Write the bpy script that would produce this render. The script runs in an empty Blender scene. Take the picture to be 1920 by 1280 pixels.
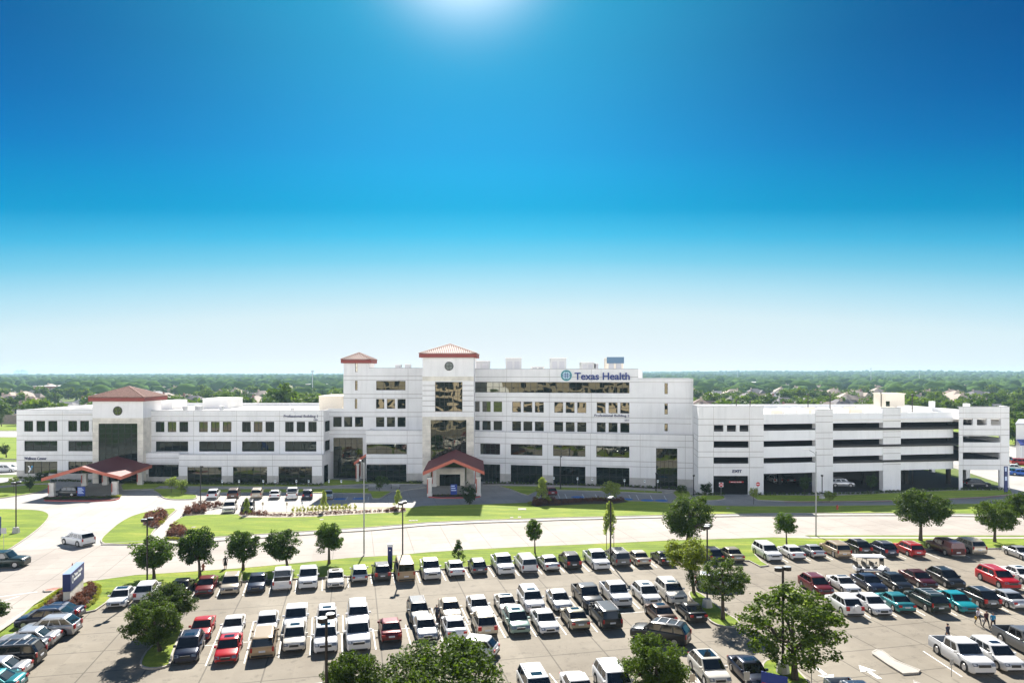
import bpy, bmesh, math, random
import numpy as np
from mathutils import Vector, Matrix, noise as mnoise
R = math.radians
random.seed(7); np.random.seed(7)
sc = bpy.context.scene
COL = sc.collection
# ------------------------------------------------------------------ camera
F = 1340.0; H = 23.5; CX = 960.0; HY = 700.0      # measured from the photograph (1920x1280)
cam = bpy.data.cameras.new('camera'); camo = bpy.data.objects.new('camera', cam); COL.objects.link(camo)
camo.location = (0, 0, H); camo.rotation_euler = (R(90), 0, 0)
cam.sensor_width = 36.0; cam.lens = 36.0*F/1920.0
cam.shift_y = (HY-640.0)/1920.0
cam.clip_start = 0.5; cam.clip_end = 60000
sc.camera = camo
# ------------------------------------------------------------------ sun and sky
SUN_EL = R(39); SUN_AZ = math.atan(-90.0/F)      # azimuth measured from +Y towards +X
sd = Vector((math.sin(SUN_AZ)*math.cos(SUN_EL), math.cos(SUN_AZ)*math.cos(SUN_EL), math.sin(SUN_EL)))
sl = bpy.data.lights.new('sun', 'SUN'); sl.energy = 5.0; sl.angle = R(0.55); sl.color = (1.0, 0.945, 0.86)
so = bpy.data.objects.new('sun', sl); COL.objects.link(so)
so.rotation_euler = sd.to_track_quat('Z', 'Y').to_euler(); so.location = (0, 60, 80)
w = bpy.data.worlds.new('World'); sc.world = w; w.use_nodes = True
nt = w.node_tree; nt.nodes.clear()
def N(tp, **kw):
    n = nt.nodes.new(tp)
    for k, v in kw.items(): setattr(n, k, v)
    return n
def L(a, b): nt.links.new(a, b)
def mth(op, a, b=None, clamp=False):
    n = N('ShaderNodeMath', operation=op, use_clamp=clamp)
    for i, v in enumerate((a, b)):
        if v is None: continue
        if isinstance(v, (int, float)): n.inputs[i].default_value = v
        else: L(v, n.inputs[i])
    return n.outputs[0]
def srgb(r, g, b):
    f = lambda c: (c/255/12.92) if c/255 <= .04045 else ((c/255+.055)/1.055)**2.4
    return (f(r), f(g), f(b), 1)
tc = N('ShaderNodeTexCoord'); nz = N('ShaderNodeVectorMath', operation='NORMALIZE'); L(tc.outputs['Generated'], nz.inputs[0])
sep = N('ShaderNodeSeparateXYZ'); L(nz.outputs[0], sep.inputs[0])
ramp = N('ShaderNodeValToRGB'); L(mth('ADD', sep.outputs['Z'], mth('MULTIPLY', mth('MULTIPLY', sep.outputs['X'], sep.outputs['X']), 0.12)), ramp.inputs[0])   # the pale band is deepest under the sun
stops = [(0.0, (244,249,250)), (.04, (230,242,247)), (.085, (218,239,246)), (.124, (178,225,243)), (.158, (124,206,236)), (.19, (70,186,229)), (.225, (8,157,212)),
         (.265, (0,141,206)), (.30, (0,122,196)), (.35, (0,104,179)), (.41, (0,88,160)), (.52, (0,74,138)), (1.0, (1,40,84))]
els = ramp.color_ramp.elements
while len(els) < len(stops): els.new(0.5)
for e, (p, c) in zip(els, stops): e.position = p; e.color = srgb(*c)
dot = N('ShaderNodeVectorMath', operation='DOT_PRODUCT'); L(nz.outputs[0], dot.inputs[0]); GL = R(32.5); dot.inputs[1].default_value = (math.sin(SUN_AZ)*math.cos(GL), math.cos(SUN_AZ)*math.cos(GL), math.sin(GL))   # the glare sits a little below the sun
dp = mth('MAXIMUM', dot.outputs['Value'], 0.0)
g1 = mth('MULTIPLY', mth('POWER', dp, 330.0), 1.5); g2 = mth('MULTIPLY', mth('POWER', dp, 15.0), 0.42)
gc = N('ShaderNodeMix', data_type='RGBA', blend_type='ADD'); gc.inputs[0].default_value = 1.0
gm1 = N('ShaderNodeVectorMath', operation='SCALE'); gm1.inputs[0].default_value = (1.15, .95, .85); L(g1, gm1.inputs['Scale'])
gm2 = N('ShaderNodeVectorMath', operation='SCALE'); fd = N('ShaderNodeMapRange'); L(sep.outputs['Z'], fd.inputs[0]); fd.inputs[1].default_value = .06; fd.inputs[2].default_value = .27; gm2.inputs[0].default_value = (.10, .88, 1.05); L(mth('MULTIPLY', g2, fd.outputs[0]), gm2.inputs['Scale'])
gm = N('ShaderNodeVectorMath', operation='ADD'); L(gm1.outputs[0], gm.inputs[0]); L(gm2.outputs[0], gm.inputs[1])
# the sky away from the sun's bearing is a deeper blue
side = mth('SUBTRACT', 1.0, mth('MULTIPLY', mth('POWER', mth('MAXIMUM', sep.outputs['X'], 0.0), 1.8), 0.4), True)
lowf = N('ShaderNodeMapRange', interpolation_type='SMOOTHSTEP'); L(sep.outputs['Z'], lowf.inputs[0]); lowf.inputs[1].default_value = .03; lowf.inputs[2].default_value = .3
lowf.inputs[3].default_value = 0; lowf.inputs[4].default_value = 1
sf = mth('ADD', mth('MULTIPLY', side, lowf.outputs[0]), mth('SUBTRACT', 1.0, lowf.outputs[0]))
sv = N('ShaderNodeVectorMath', operation='SCALE'); L(ramp.outputs[0], sv.inputs[0]); L(sf, sv.inputs['Scale'])
L(sv.outputs[0], gc.inputs[6]); L(gm.outputs[0], gc.inputs[7])
# extra-bright low sky behind the camera, added to light the shaded facades
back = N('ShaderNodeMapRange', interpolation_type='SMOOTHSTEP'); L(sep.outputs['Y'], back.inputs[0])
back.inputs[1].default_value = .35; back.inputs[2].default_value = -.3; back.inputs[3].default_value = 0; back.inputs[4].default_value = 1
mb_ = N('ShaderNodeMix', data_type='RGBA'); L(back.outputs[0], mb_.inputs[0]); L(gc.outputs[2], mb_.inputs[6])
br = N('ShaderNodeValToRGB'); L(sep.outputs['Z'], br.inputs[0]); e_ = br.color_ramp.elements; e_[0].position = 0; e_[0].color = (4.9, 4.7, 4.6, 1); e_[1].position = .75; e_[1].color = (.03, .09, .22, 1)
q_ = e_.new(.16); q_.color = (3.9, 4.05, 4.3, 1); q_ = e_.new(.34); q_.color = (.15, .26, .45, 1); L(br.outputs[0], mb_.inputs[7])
sky = N('ShaderNodeTexSky', sky_type='NISHITA'); sky.sun_disc = False; sky.sun_elevation = SUN_EL; sky.sun_rotation = SUN_AZ
bg1 = N('ShaderNodeBackground'); L(sky.outputs[0], bg1.inputs[0]); bg1.inputs[1].default_value = 0.00002
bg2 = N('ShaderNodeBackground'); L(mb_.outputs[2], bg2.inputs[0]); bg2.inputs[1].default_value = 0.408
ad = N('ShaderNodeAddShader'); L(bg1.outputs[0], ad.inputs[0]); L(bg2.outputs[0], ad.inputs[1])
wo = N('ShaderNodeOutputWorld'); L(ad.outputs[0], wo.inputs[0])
vs = sc.view_settings; sc.display_settings.display_device = 'sRGB'
vs.view_transform = 'Standard'; vs.look = 'None'; vs.gamma = 1.0; vs.exposure = 1.3; vs.use_curve_mapping = False
sc.cycles.max_bounces = 6; sc.cycles.diffuse_bounces = 3; sc.cycles.glossy_bounces = 3; sc.cycles.transmission_bounces = 4
sc.cycles.volume_bounces = 0; sc.cycles.sample_clamp_indirect = 4.0; sc.cycles.sample_clamp_direct = 12.0
HAZE = 0.00012
sc.cycles.caustics_reflective = False; sc.cycles.caustics_refractive = False

# ------------------------------------------------------------------ measuring helpers
def G(px, py):
    Y = F*H/(py-HY); return ((px-CX)/F*Y, Y)
def atY(px, py, Y): return ((px-CX)/F*Y, H-(py-HY)/F*Y)       # X, Z of a point known to be Y metres off
class Plane:                                                   # a vertical facade plane
    def __init__(s, ox, oy, ang=0.0):
        s.o = (ox, oy); s.a = ang; s.c = math.cos(ang); s.s = math.sin(ang)
    def uz(s, px, py):
        rx = (px-CX)/F; rz = -(py-HY)/F
        t = (s.o[0]*s.s-s.o[1]*s.c)/(rx*s.s-s.c)
        return ((t*rx-s.o[0])*s.c+(t-s.o[1])*s.s, H+t*rz)
    def P(s, u, d, z):                                         # d metres towards the viewer
        return (s.o[0]+u*s.c+d*s.s, s.o[1]+u*s.s-d*s.c, z)
def planeat(px, Y, ang=0.0): return Plane((px-CX)/F*Y, Y, ang)

# ------------------------------------------------------------------ object helpers
def tag(o, label=None, cat=None, group=None, kind=None):
    if label: o['label'] = label
    if cat: o['category'] = cat
    if group: o['group'] = group
    if kind: o['kind'] = kind
    return o
def empty(name, loc=(0,0,0), rz=0.0, label=None, cat=None, group=None):
    o = bpy.data.objects.new(name, None); COL.objects.link(o); o.location = loc; o.rotation_euler = (0,0,rz); o.empty_display_size = .5
    return tag(o, label, cat, group)
def link_mesh(name, me, parent=None, loc=(0,0,0), rot=(0,0,0), scale=(1,1,1)):
    o = bpy.data.objects.new(name, me); COL.objects.link(o); o.parent = parent
    o.location = loc; o.rotation_euler = rot; o.scale = scale
    return o
class MB:
    def __init__(s, T=None): s.v = []; s.f = []; s.m = []; s.T = T; s.sm = []
    def add(s, vs_, fs, m=0, smooth=False):
        b = len(s.v)
        s.v += [s.T(*p) if s.T else tuple(p) for p in vs_]
        for f in fs: s.f.append([b+i for i in f]); s.m.append(m); s.sm.append(smooth)
    def box(s, x0, x1, y0, y1, z0, z1, m=0):
        s.add([(x0,y0,z0),(x1,y0,z0),(x1,y1,z0),(x0,y1,z0),(x0,y0,z1),(x1,y0,z1),(x1,y1,z1),(x0,y1,z1)],
              [(0,3,2,1),(4,5,6,7),(0,1,5,4),(1,2,6,5),(2,3,7,6),(3,0,4,7)], m)
    def quad(s, a, b, c, d, m=0): s.add([a,b,c,d], [(0,1,2,3)], m)
    def prism(s, poly, z0, z1, m=0, mside=None, bottom=True):
        n = len(poly)
        s.add([(x,y,z0) for x,y in poly]+[(x,y,z1) for x,y in poly],
              [tuple(range(n,2*n))]+([tuple(range(n-1,-1,-1))] if bottom else []), m)
        b = [(x,y,z0) for x,y in poly]+[(x,y,z1) for x,y in poly]
        s.add(b, [(i,(i+1)%n,n+(i+1)%n,n+i) for i in range(n)], m if mside is None else mside)
    def tube(s, pts, rads, n=8, m=0, cap=True, smooth=True):
        rings = []; pts = [Vector(p) for p in pts]
        for i, p in enumerate(pts):
            d = (pts[min(i+1,len(pts)-1)]-pts[max(i-1,0)]).normalized()
            a = d.orthogonal().normalized() if abs(d.z) < .95 else Vector((1,0,0)); a = (a-d*a.dot(d)).normalized()
            b = d.cross(a)
            rings.append([p+(a*math.cos(2*math.pi*k/n)+b*math.sin(2*math.pi*k/n))*rads[i] for k in range(n)])
        V = [tuple(q) for r in rings for q in r]
        Fc = [(i*n+k, i*n+(k+1)%n, (i+1)*n+(k+1)%n, (i+1)*n+k) for i in range(len(rings)-1) for k in range(n)]
        s.add(V, Fc, m, smooth)
        if cap: s.add([tuple(q) for q in rings[-1]], [tuple(range(n))], m); s.add([tuple(q) for q in rings[0]], [tuple(range(n-1,-1,-1))], m)
    def build(s, name, mats, parent=None, world=True, label=None, cat=None, kind=None, group=None):
        me = bpy.data.meshes.new(name)
        V = s.v
        if parent is not None and world:
            l = parent.location; V = [(x-l[0], y-l[1], z-l[2]) for x,y,z in V]
        me.from_pydata(V, [], s.f)
        for m in (mats if isinstance(mats, (list,tuple)) else [mats]): me.materials.append(m)
        me.polygons.foreach_set('material_index', s.m); me.polygons.foreach_set('use_smooth', s.sm)
        me.update()
        return tag(link_mesh(name, me, parent), label, cat, group, kind)

# ------------------------------------------------------------------ materials
def mat(name, col, rough=.6, metal=0.0, noise=0.0, nscale=3.0, bump=0.0, bscale=20.0, spec=.5, coat=0.0):
    m = bpy.data.materials.new(name); m.use_nodes = True; t = m.node_tree; b = t.nodes['Principled BSDF']
    b.inputs['Base Color'].default_value = (*col, 1); b.inputs['Roughness'].default_value = rough; b.inputs['Metallic'].default_value = metal
    b.inputs['Specular IOR Level'].default_value = spec; b.inputs['Coat Weight'].default_value = coat; b.inputs['Coat Roughness'].default_value = .04
    if noise or bump:
        geo = t.nodes.new('ShaderNodeNewGeometry')
    if noise:
        n1 = t.nodes.new('ShaderNodeTexNoise'); n1.inputs['Scale'].default_value = nscale; n1.inputs['Detail'].default_value = 5; t.links.new(geo.outputs['Position'], n1.inputs['Vector'])
        mx = t.nodes.new('ShaderNodeMix'); mx.data_type = 'RGBA'
        mr = t.nodes.new('ShaderNodeMapRange'); mr.inputs[1].default_value = .3; mr.inputs[2].default_value = .7; t.links.new(n1.outputs[0], mr.inputs[0]); t.links.new(mr.outputs[0], mx.inputs[0])
        mx.inputs[6].default_value = (*[c*(1-noise) for c in col], 1); mx.inputs[7].default_value = (*[min(1, c*(1+noise)) for c in col], 1)
        t.links.new(mx.outputs[2], b.inputs['Base Color'])
    if bump:
        n2 = t.nodes.new('ShaderNodeTexNoise'); n2.inputs['Scale'].default_value = bscale; t.links.new(geo.outputs['Position'], n2.inputs['Vector'])
        bp = t.nodes.new('ShaderNodeBump'); bp.inputs['Strength'].default_value = bump; bp.inputs['Distance'].default_value = .05
        t.links.new(n2.outputs[0], bp.inputs['Height']); t.links.new(bp.outputs[0], b.inputs['Normal'])
    return m
def concrete(name, c1, c2, joint=4.6, ang=12.5, jdark=.72, stain=.35, stscale=.9, jw=.010):
    m = bpy.data.materials.new(name); m.use_nodes = True; t = m.node_tree; b = t.nodes['Principled BSDF']; b.inputs['Roughness'].default_value = .85
    b.inputs['Specular IOR Level'].default_value = .3
    nn = t.nodes.new; lk = t.links.new
    geo = nn('ShaderNodeNewGeometry'); mp = nn('ShaderNodeMapping'); mp.vector_type = 'POINT'; mp.inputs['Rotation'].default_value = (0,0,R(-ang)); lk(geo.outputs['Position'], mp.inputs[0])
    n1 = nn('ShaderNodeTexNoise'); n1.inputs['Scale'].default_value = .09; n1.inputs['Detail'].default_value = 8; n1.inputs['Roughness'].default_value = .65; lk(mp.outputs[0], n1.inputs['Vector'])
    mr = nn('ShaderNodeMapRange'); mr.inputs[1].default_value = .35; mr.inputs[2].default_value = .65; lk(n1.outputs[0], mr.inputs[0])
    mx = nn('ShaderNodeMix'); mx.data_type = 'RGBA'; lk(mr.outputs[0], mx.inputs[0]); mx.inputs[6].default_value = (*c1,1); mx.inputs[7].default_value = (*c2,1)
    # slab to slab variation
    sn = nn('ShaderNodeVectorMath'); sn.operation = 'SNAP'; sn.inputs[1].default_value = (joint, joint, 1000); lk(mp.outputs[0], sn.inputs[0])
    wn = nn('ShaderNodeTexWhiteNoise'); lk(sn.outputs[0], wn.inputs['Vector'])
    m2 = nn('ShaderNodeMapRange'); m2.inputs[3].default_value = .93; m2.inputs[4].default_value = 1.05; lk(wn.outputs['Value'], m2.inputs[0])
    v = nn('ShaderNodeVectorMath'); v.operation = 'SCALE'; lk(mx.outputs[2], v.inputs[0]); lk(m2.outputs[0], v.inputs['Scale'])
    # joints
    def mt(op, a, b_=None):
        n = nn('ShaderNodeMath'); n.operation = op
        for i, q in enumerate((a, b_)):
            if q is None: continue
            if isinstance(q, (int,float)): n.inputs[i].default_value = q
            else: lk(q, n.inputs[i])
        return n.outputs[0]
    sp = nn('ShaderNodeSeparateXYZ'); lk(mp.outputs[0], sp.inputs[0])
    jx = mt('LESS_THAN', mt('ABSOLUTE', mt('SUBTRACT', mt('FRACT', mt('DIVIDE', sp.outputs[0], joint)), .5)), jw)
    jy = mt('LESS_THAN', mt('ABSOLUTE', mt('SUBTRACT', mt('FRACT', mt('DIVIDE', sp.outputs[1], joint)), .5)), jw)
    jj = mt('MAXIMUM', jx, jy)
    # stains: oil and tyre marks
    n3 = nn('ShaderNodeTexNoise'); n3.inputs['Scale'].default_value = stscale; n3.inputs['Detail'].default_value = 6; n3.inputs['Roughness'].default_value = .7; lk(mp.outputs[0], n3.inputs['Vector'])
    st = nn('ShaderNodeMapRange'); st.inputs[1].default_value = .56; st.inputs[2].default_value = .8; st.inputs[3].default_value = 1; st.inputs[4].default_value = 1-stain; lk(n3.outputs[0], st.inputs[0])
    # cracks
    n4 = nn('ShaderNodeTexNoise'); n4.inputs['Scale'].default_value = .12; n4.inputs['Detail'].default_value = 9; n4.inputs['Roughness'].default_value = .6; lk(geo.outputs['Position'], n4.inputs['Vector'])
    ck = mt('LESS_THAN', mt('ABSOLUTE', mt('SUBTRACT', n4.outputs[0], .5)), .0009)
    jd = mt('SUBTRACT', 1.0, mt('MULTIPLY', mt('MAXIMUM', jj, mt('MULTIPLY', ck, .8)), 1-jdark))
    v2 = nn('ShaderNodeVectorMath'); v2.operation = 'SCALE'; lk(v.outputs[0], v2.inputs[0]); lk(mt('MULTIPLY', jd, st.outputs[0]), v2.inputs['Scale'])
    lk(v2.outputs[0], b.inputs['Base Color'])
    return m
def grass(name, c1, c2, c3):
    m = bpy.data.materials.new(name); m.use_nodes = True; t = m.node_tree; b = t.nodes['Principled BSDF']; b.inputs['Roughness'].default_value = .9; b.inputs['Specular IOR Level'].default_value = .15
    nn = t.nodes.new; lk = t.links.new
    geo = nn('ShaderNodeNewGeometry'); mp = nn('ShaderNodeMapping'); mp.inputs['Scale'].default_value = (.25, 1, 1); mp.inputs['Rotation'].default_value = (0,0,R(-6)); lk(geo.outputs['Position'], mp.inputs[0])
    n1 = nn('ShaderNodeTexNoise'); n1.inputs['Scale'].default_value = .5; n1.inputs['Detail'].default_value = 7; n1.inputs['Roughness'].default_value = .7; lk(mp.outputs[0], n1.inputs['Vector'])
    rp = nn('ShaderNodeValToRGB'); lk(n1.outputs[0], rp.inputs[0]); e = rp.color_ramp.elements; e[0].position = .33; e[0].color = (*c1,1); e[1].position = .66; e[1].color = (*c3,1)
    q = e.new(.5); q.color = (*c2,1)
    n2 = nn('ShaderNodeTexNoise'); n2.inputs['Scale'].default_value = 5; n2.inputs['Detail'].default_value = 6; lk(geo.outputs['Position'], n2.inputs['Vector'])
    mr = nn('ShaderNodeMapRange'); mr.inputs[1].default_value = .3; mr.inputs[2].default_value = .7; mr.inputs[3].default_value = .8; mr.inputs[4].default_value = 1.2; lk(n2.outputs[0], mr.inputs[0])
    mw = nn('ShaderNodeTexWave'); mw.inputs['Scale'].default_value = .28; mw.inputs['Distortion'].default_value = 1.2; mw.inputs['Detail'].default_value = 1; mw.bands_direction = 'Y'; lk(geo.outputs['Position'], mw.inputs['Vector'])
    mm = nn('ShaderNodeMapRange'); mm.inputs[3].default_value = .88; mm.inputs[4].default_value = 1.08; lk(mw.outputs['Fac'], mm.inputs[0])
    v0 = nn('ShaderNodeVectorMath'); v0.operation = 'SCALE'; lk(rp.outputs[0], v0.inputs[0]); lk(mm.outputs[0], v0.inputs['Scale'])
    v = nn('ShaderNodeVectorMath'); v.operation = 'SCALE'; lk(v0.outputs[0], v.inputs[0]); lk(mr.outputs[0], v.inputs['Scale']); lk(v.outputs[0], b.inputs['Base Color'])
    b.inputs['Sheen Weight'].default_value = .3; b.inputs['Sheen Tint'].default_value = (.6,.8,.15,1)
    bp = nn('ShaderNodeBump'); bp.inputs['Strength'].default_value = .6; bp.inputs['Distance'].default_value = .08; lk(n2.outputs[0], bp.inputs['Height']); lk(bp.outputs[0], b.inputs['Normal'])
    return m
def leafmat(name, c1, c2, trans=.35, hi=None, spec=.12):
    m = bpy.data.materials.new(name); m.use_nodes = True; t = m.node_tree; t.nodes.clear(); nn = t.nodes.new; lk = t.links.new
    geo = nn('ShaderNodeNewGeometry'); oi = nn('ShaderNodeObjectInfo')
    ad_ = nn('ShaderNodeMath'); ad_.operation = 'MULTIPLY_ADD'; lk(oi.outputs['Random'], ad_.inputs[0]); ad_.inputs[1].default_value = .55
    ml = nn('ShaderNodeMath'); ml.operation = 'MULTIPLY'; lk(geo.outputs['Random Per Island'], ml.inputs[0]); ml.inputs[1].default_value = .6; lk(ml.outputs[0], ad_.inputs[2])
    mx = nn('ShaderNodeMix'); mx.data_type = 'RGBA'; lk(ad_.outputs[0], mx.inputs[0]); mx.inputs[6].default_value = (*c1,1); mx.inputs[7].default_value = (*c2,1)
    d = nn('ShaderNodeBsdfPrincipled'); lk(mx.outputs[2], d.inputs['Base Color']); d.inputs['Roughness'].default_value = .6; d.inputs['Specular IOR Level'].default_value = spec
    tr = nn('ShaderNodeBsdfTranslucent'); sc_ = nn('ShaderNodeVectorMath'); sc_.operation = 'MULTIPLY'; lk(mx.outputs[2], sc_.inputs[0]); sc_.inputs[1].default_value = hi or (2.0, 2.0, .8); lk(sc_.outputs[0], tr.inputs[0])
    ms = nn('ShaderNodeMixShader'); ms.inputs[0].default_value = trans; lk(d.outputs[0], ms.inputs[1]); lk(tr.outputs[0], ms.inputs[2])
    o = nn('ShaderNodeOutputMaterial'); lk(ms.outputs[0], o.inputs[0]); return m
def glassmat(name, base, refl, f0, rough=.015, wav=.02, wsc=.8):
    # mirror-coated facade glass; the panes are never quite flat, so what they mirror is wavy
    m = bpy.data.materials.new(name); m.use_nodes = True; t = m.node_tree; t.nodes.clear(); nn = t.nodes.new; lk = t.links.new
    geo = nn('ShaderNodeNewGeometry'); n = nn('ShaderNodeTexNoise'); n.inputs['Scale'].default_value = wsc; n.inputs['Detail'].default_value = 1.5; lk(geo.outputs['Position'], n.inputs['Vector'])
    bp = nn('ShaderNodeBump'); bp.inputs['Strength'].default_value = 1; bp.inputs['Distance'].default_value = wav; lk(n.outputs[0], bp.inputs['Height'])
    g = nn('ShaderNodeBsdfAnisotropic'); g.inputs['Color'].default_value = (*refl,1); g.inputs['Roughness'].default_value = rough; lk(bp.outputs[0], g.inputs['Normal'])
    d = nn('ShaderNodeBsdfDiffuse'); d.inputs[0].default_value = (*base,1)
    ms = nn('ShaderNodeMixShader'); ms.inputs[0].default_value = f0; lk(d.outputs[0], ms.inputs[1]); lk(g.outputs[0], ms.inputs[2])
    o = nn('ShaderNodeOutputMaterial'); lk(ms.outputs[0], o.inputs[0]); return m

M = {}
M['lot'] = concrete('lot_concrete', (.180,.155,.120), (.268,.238,.190), joint=4.6, jdark=.52, stain=.6, jw=.013)
M['road'] = concrete('road_concrete', (.32,.285,.255), (.39,.355,.32), joint=5.2, jdark=.66, stain=.25, stscale=.35)
M['drive'] = concrete('drive_concrete', (.34,.325,.30), (.43,.41,.385), joint=4.2, jdark=.72, stain=.22, stscale=.4)
M['kerb'] = mat('kerb_concrete', (.38,.35,.31), .9, noise=.15, nscale=1.5)
M['walk'] = concrete('walk_concrete', (.40,.375,.335), (.48,.455,.41), joint=1.6, jdark=.8, stain=.1)
M['grass'] = grass('lawn', (.06,.10,.010), (.125,.18,.010), (.235,.245,.03))
M['field'] = grass('field', (.03,.05,.015), (.06,.085,.025), (.12,.125,.05))
M['mulch'] = mat('mulch', (.07,.045,.035), .95, noise=.4, nscale=6, bump=.6)
M['line'] = mat('line_paint', (.72,.72,.70), .8, noise=.12, nscale=5)
M['redline'] = mat('red_kerb_paint', (.42,.09,.08), .8, noise=.15)
M['wall'] = mat('precast_wall', (.80,.79,.78), .85, noise=.045, nscale=.35, bump=.15, bscale=30)
M['wall2'] = mat('precast_spandrel', (.84,.84,.84), .8, noise=.03, nscale=.4)
def streaks(m, lo=.88):
    t = m.node_tree; b = t.nodes['Principled BSDF']; src = b.inputs['Base Color'].links[0].from_socket; nn = t.nodes.new; lk = t.links.new
    geo = nn('ShaderNodeNewGeometry'); mp = nn('ShaderNodeMapping'); mp.inputs['Scale'].default_value = (1,1,.07); lk(geo.outputs['Position'], mp.inputs[0])
    n = nn('ShaderNodeTexNoise'); n.inputs['Scale'].default_value = 1.3; n.inputs['Detail'].default_value = 6; n.inputs['Roughness'].default_value = .7; lk(mp.outputs[0], n.inputs['Vector'])
    r = nn('ShaderNodeMapRange'); r.inputs[1].default_value = .5; r.inputs[2].default_value = .75; r.inputs[3].default_value = 1; r.inputs[4].default_value = lo; lk(n.outputs[0], r.inputs[0])
    sn = nn('ShaderNodeVectorMath'); sn.operation = 'SNAP'; sn.inputs[1].default_value = (5.3,50,4.27); lk(geo.outputs['Position'], sn.inputs[0]); wn = nn('ShaderNodeTexWhiteNoise'); lk(sn.outputs[0], wn.inputs['Vector'])
    q = nn('ShaderNodeMapRange'); q.inputs[3].default_value = .965; q.inputs[4].default_value = 1.0; lk(wn.outputs['Value'], q.inputs[0])
    k = nn('ShaderNodeMath'); k.operation = 'MULTIPLY'; lk(r.outputs[0], k.inputs[0]); lk(q.outputs[0], k.inputs[1])
    v = nn('ShaderNodeVectorMath'); v.operation = 'SCALE'; lk(src, v.inputs[0]); lk(k.outputs[0], v.inputs['Scale']); lk(v.outputs[0], b.inputs['Base Color'])
streaks(M['wall']); streaks(M['wall2'], .91)
M['stone'] = mat('limestone', (.66,.62,.54), .9, noise=.16, nscale=.8, bump=.2, bscale=8)
M['stonegrey'] = mat('grey_base_stone', (.47,.45,.42), .9, noise=.12, nscale=1.2)
M['joint'] = mat('joint_sealant', (.40,.37,.35), .9)
M['coping'] = mat('metal_coping', (.42,.42,.44), .5, metal=.3)
M['unit'] = mat('roof_unit_grey', (.50,.50,.49), .6, noise=.05)
M['roofw'] = mat('white_roof_membrane', (.80,.78,.75), .8, noise=.06, nscale=.2)
M['cream'] = mat('cream_penthouse', (.78,.70,.58), .85, noise=.05)
M['glass'] = glassmat('bronze_mirror_glass', (.006,.008,.006), (.90,.85,.70), .22, wav=.05, wsc=.22)
M['gdark'] = glassmat('dark_glass', (.006,.010,.009), (.6,.68,.62), .07, wav=.04, wsc=.3)
M['gmid'] = glassmat('mid_mirror_glass', (.005,.008,.006), (.80,.80,.66), .13, wav=.04, wsc=.25)
M['mull'] = mat('dark_mullion', (.03,.028,.025), .5, metal=.3)
M['tile'] = mat('clay_tile', (.36,.20,.155), .7, noise=.22, nscale=2.5)
M['tiledark'] = mat('clay_tile_gap', (.09,.02,.015), .8)
M['fascia'] = mat('red_fascia', (.24,.04,.028), .6, noise=.05)
M['canopyroof'] = mat('canopy_shingle', (.20,.04,.042), .7, noise=.15, nscale=4)
M['canopyedge'] = mat('canopy_fascia', (.46,.12,.075), .6, noise=.06)
M['column'] = mat('column_stone', (.62,.60,.56), .85, noise=.08, nscale=2)
M['colred'] = mat('column_red_stripe', (.42,.10,.07), .7)
M['navy'] = mat('navy_sign_paint', (.010,.022,.13), .5)
M['blue'] = mat('letter_blue', (.02,.045,.20), .5)
M['inkblue'] = mat('ink_blue', (.012,.018,.09), .5)
M['teal'] = mat('emblem_teal', (.01,.14,.16), .5)
M['signblue'] = mat('sign_blue', (.006,.035,.26), .5)
M['white'] = mat('white_paint', (.85,.85,.85), .5)
M['red'] = mat('sign_red', (.50,.02,.02), .5)
M['dark'] = mat('dark_bronze', (.025,.02,.018), .45, metal=.4)
M['silver'] = mat('galvanised_steel', (.36,.37,.38), .4, metal=.7)
M['black'] = mat('black_rubber', (.015,.015,.016), .7)
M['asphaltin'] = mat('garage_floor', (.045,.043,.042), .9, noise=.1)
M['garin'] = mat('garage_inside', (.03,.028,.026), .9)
M['yellow'] = mat('yellow_paint', (.8,.55,.03), .6)
M['bark'] = mat('bark', (.085,.06,.045), .95, noise=.3, nscale=8, bump=.5)
M['leaf_street'] = leafmat('leaf_street', (.014,.036,.007), (.075,.135,.014))
M['leaf_oak'] = leafmat('leaf_oak', (.012,.030,.005), (.080,.130,.013))
M['leaf_yellow'] = leafmat('leaf_yellow', (.10,.14,.010), (.25,.29,.025))
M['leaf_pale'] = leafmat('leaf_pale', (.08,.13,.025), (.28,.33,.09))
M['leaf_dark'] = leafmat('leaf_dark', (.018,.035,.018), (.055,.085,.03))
M['leaf_far'] = leafmat('leaf_far', (.009,.035,.006), (.115,.175,.022), trans=.3, spec=.05)
M['leaf_forest'] = leafmat('leaf_forest', (.006,.024,.010), (.078,.135,.036), trans=.0, spec=.0)
M['shrub_red'] = leafmat('shrub_red', (.055,.025,.020), (.20,.095,.060), trans=.3, hi=(1.6,1.2,1.0))
M['shrub_lime'] = leafmat('shrub_lime', (.16,.19,.012), (.32,.33,.02), trans=.35)
M['shrub_green'] = leafmat('shrub_green', (.03,.055,.02), (.09,.12,.03))
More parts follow.
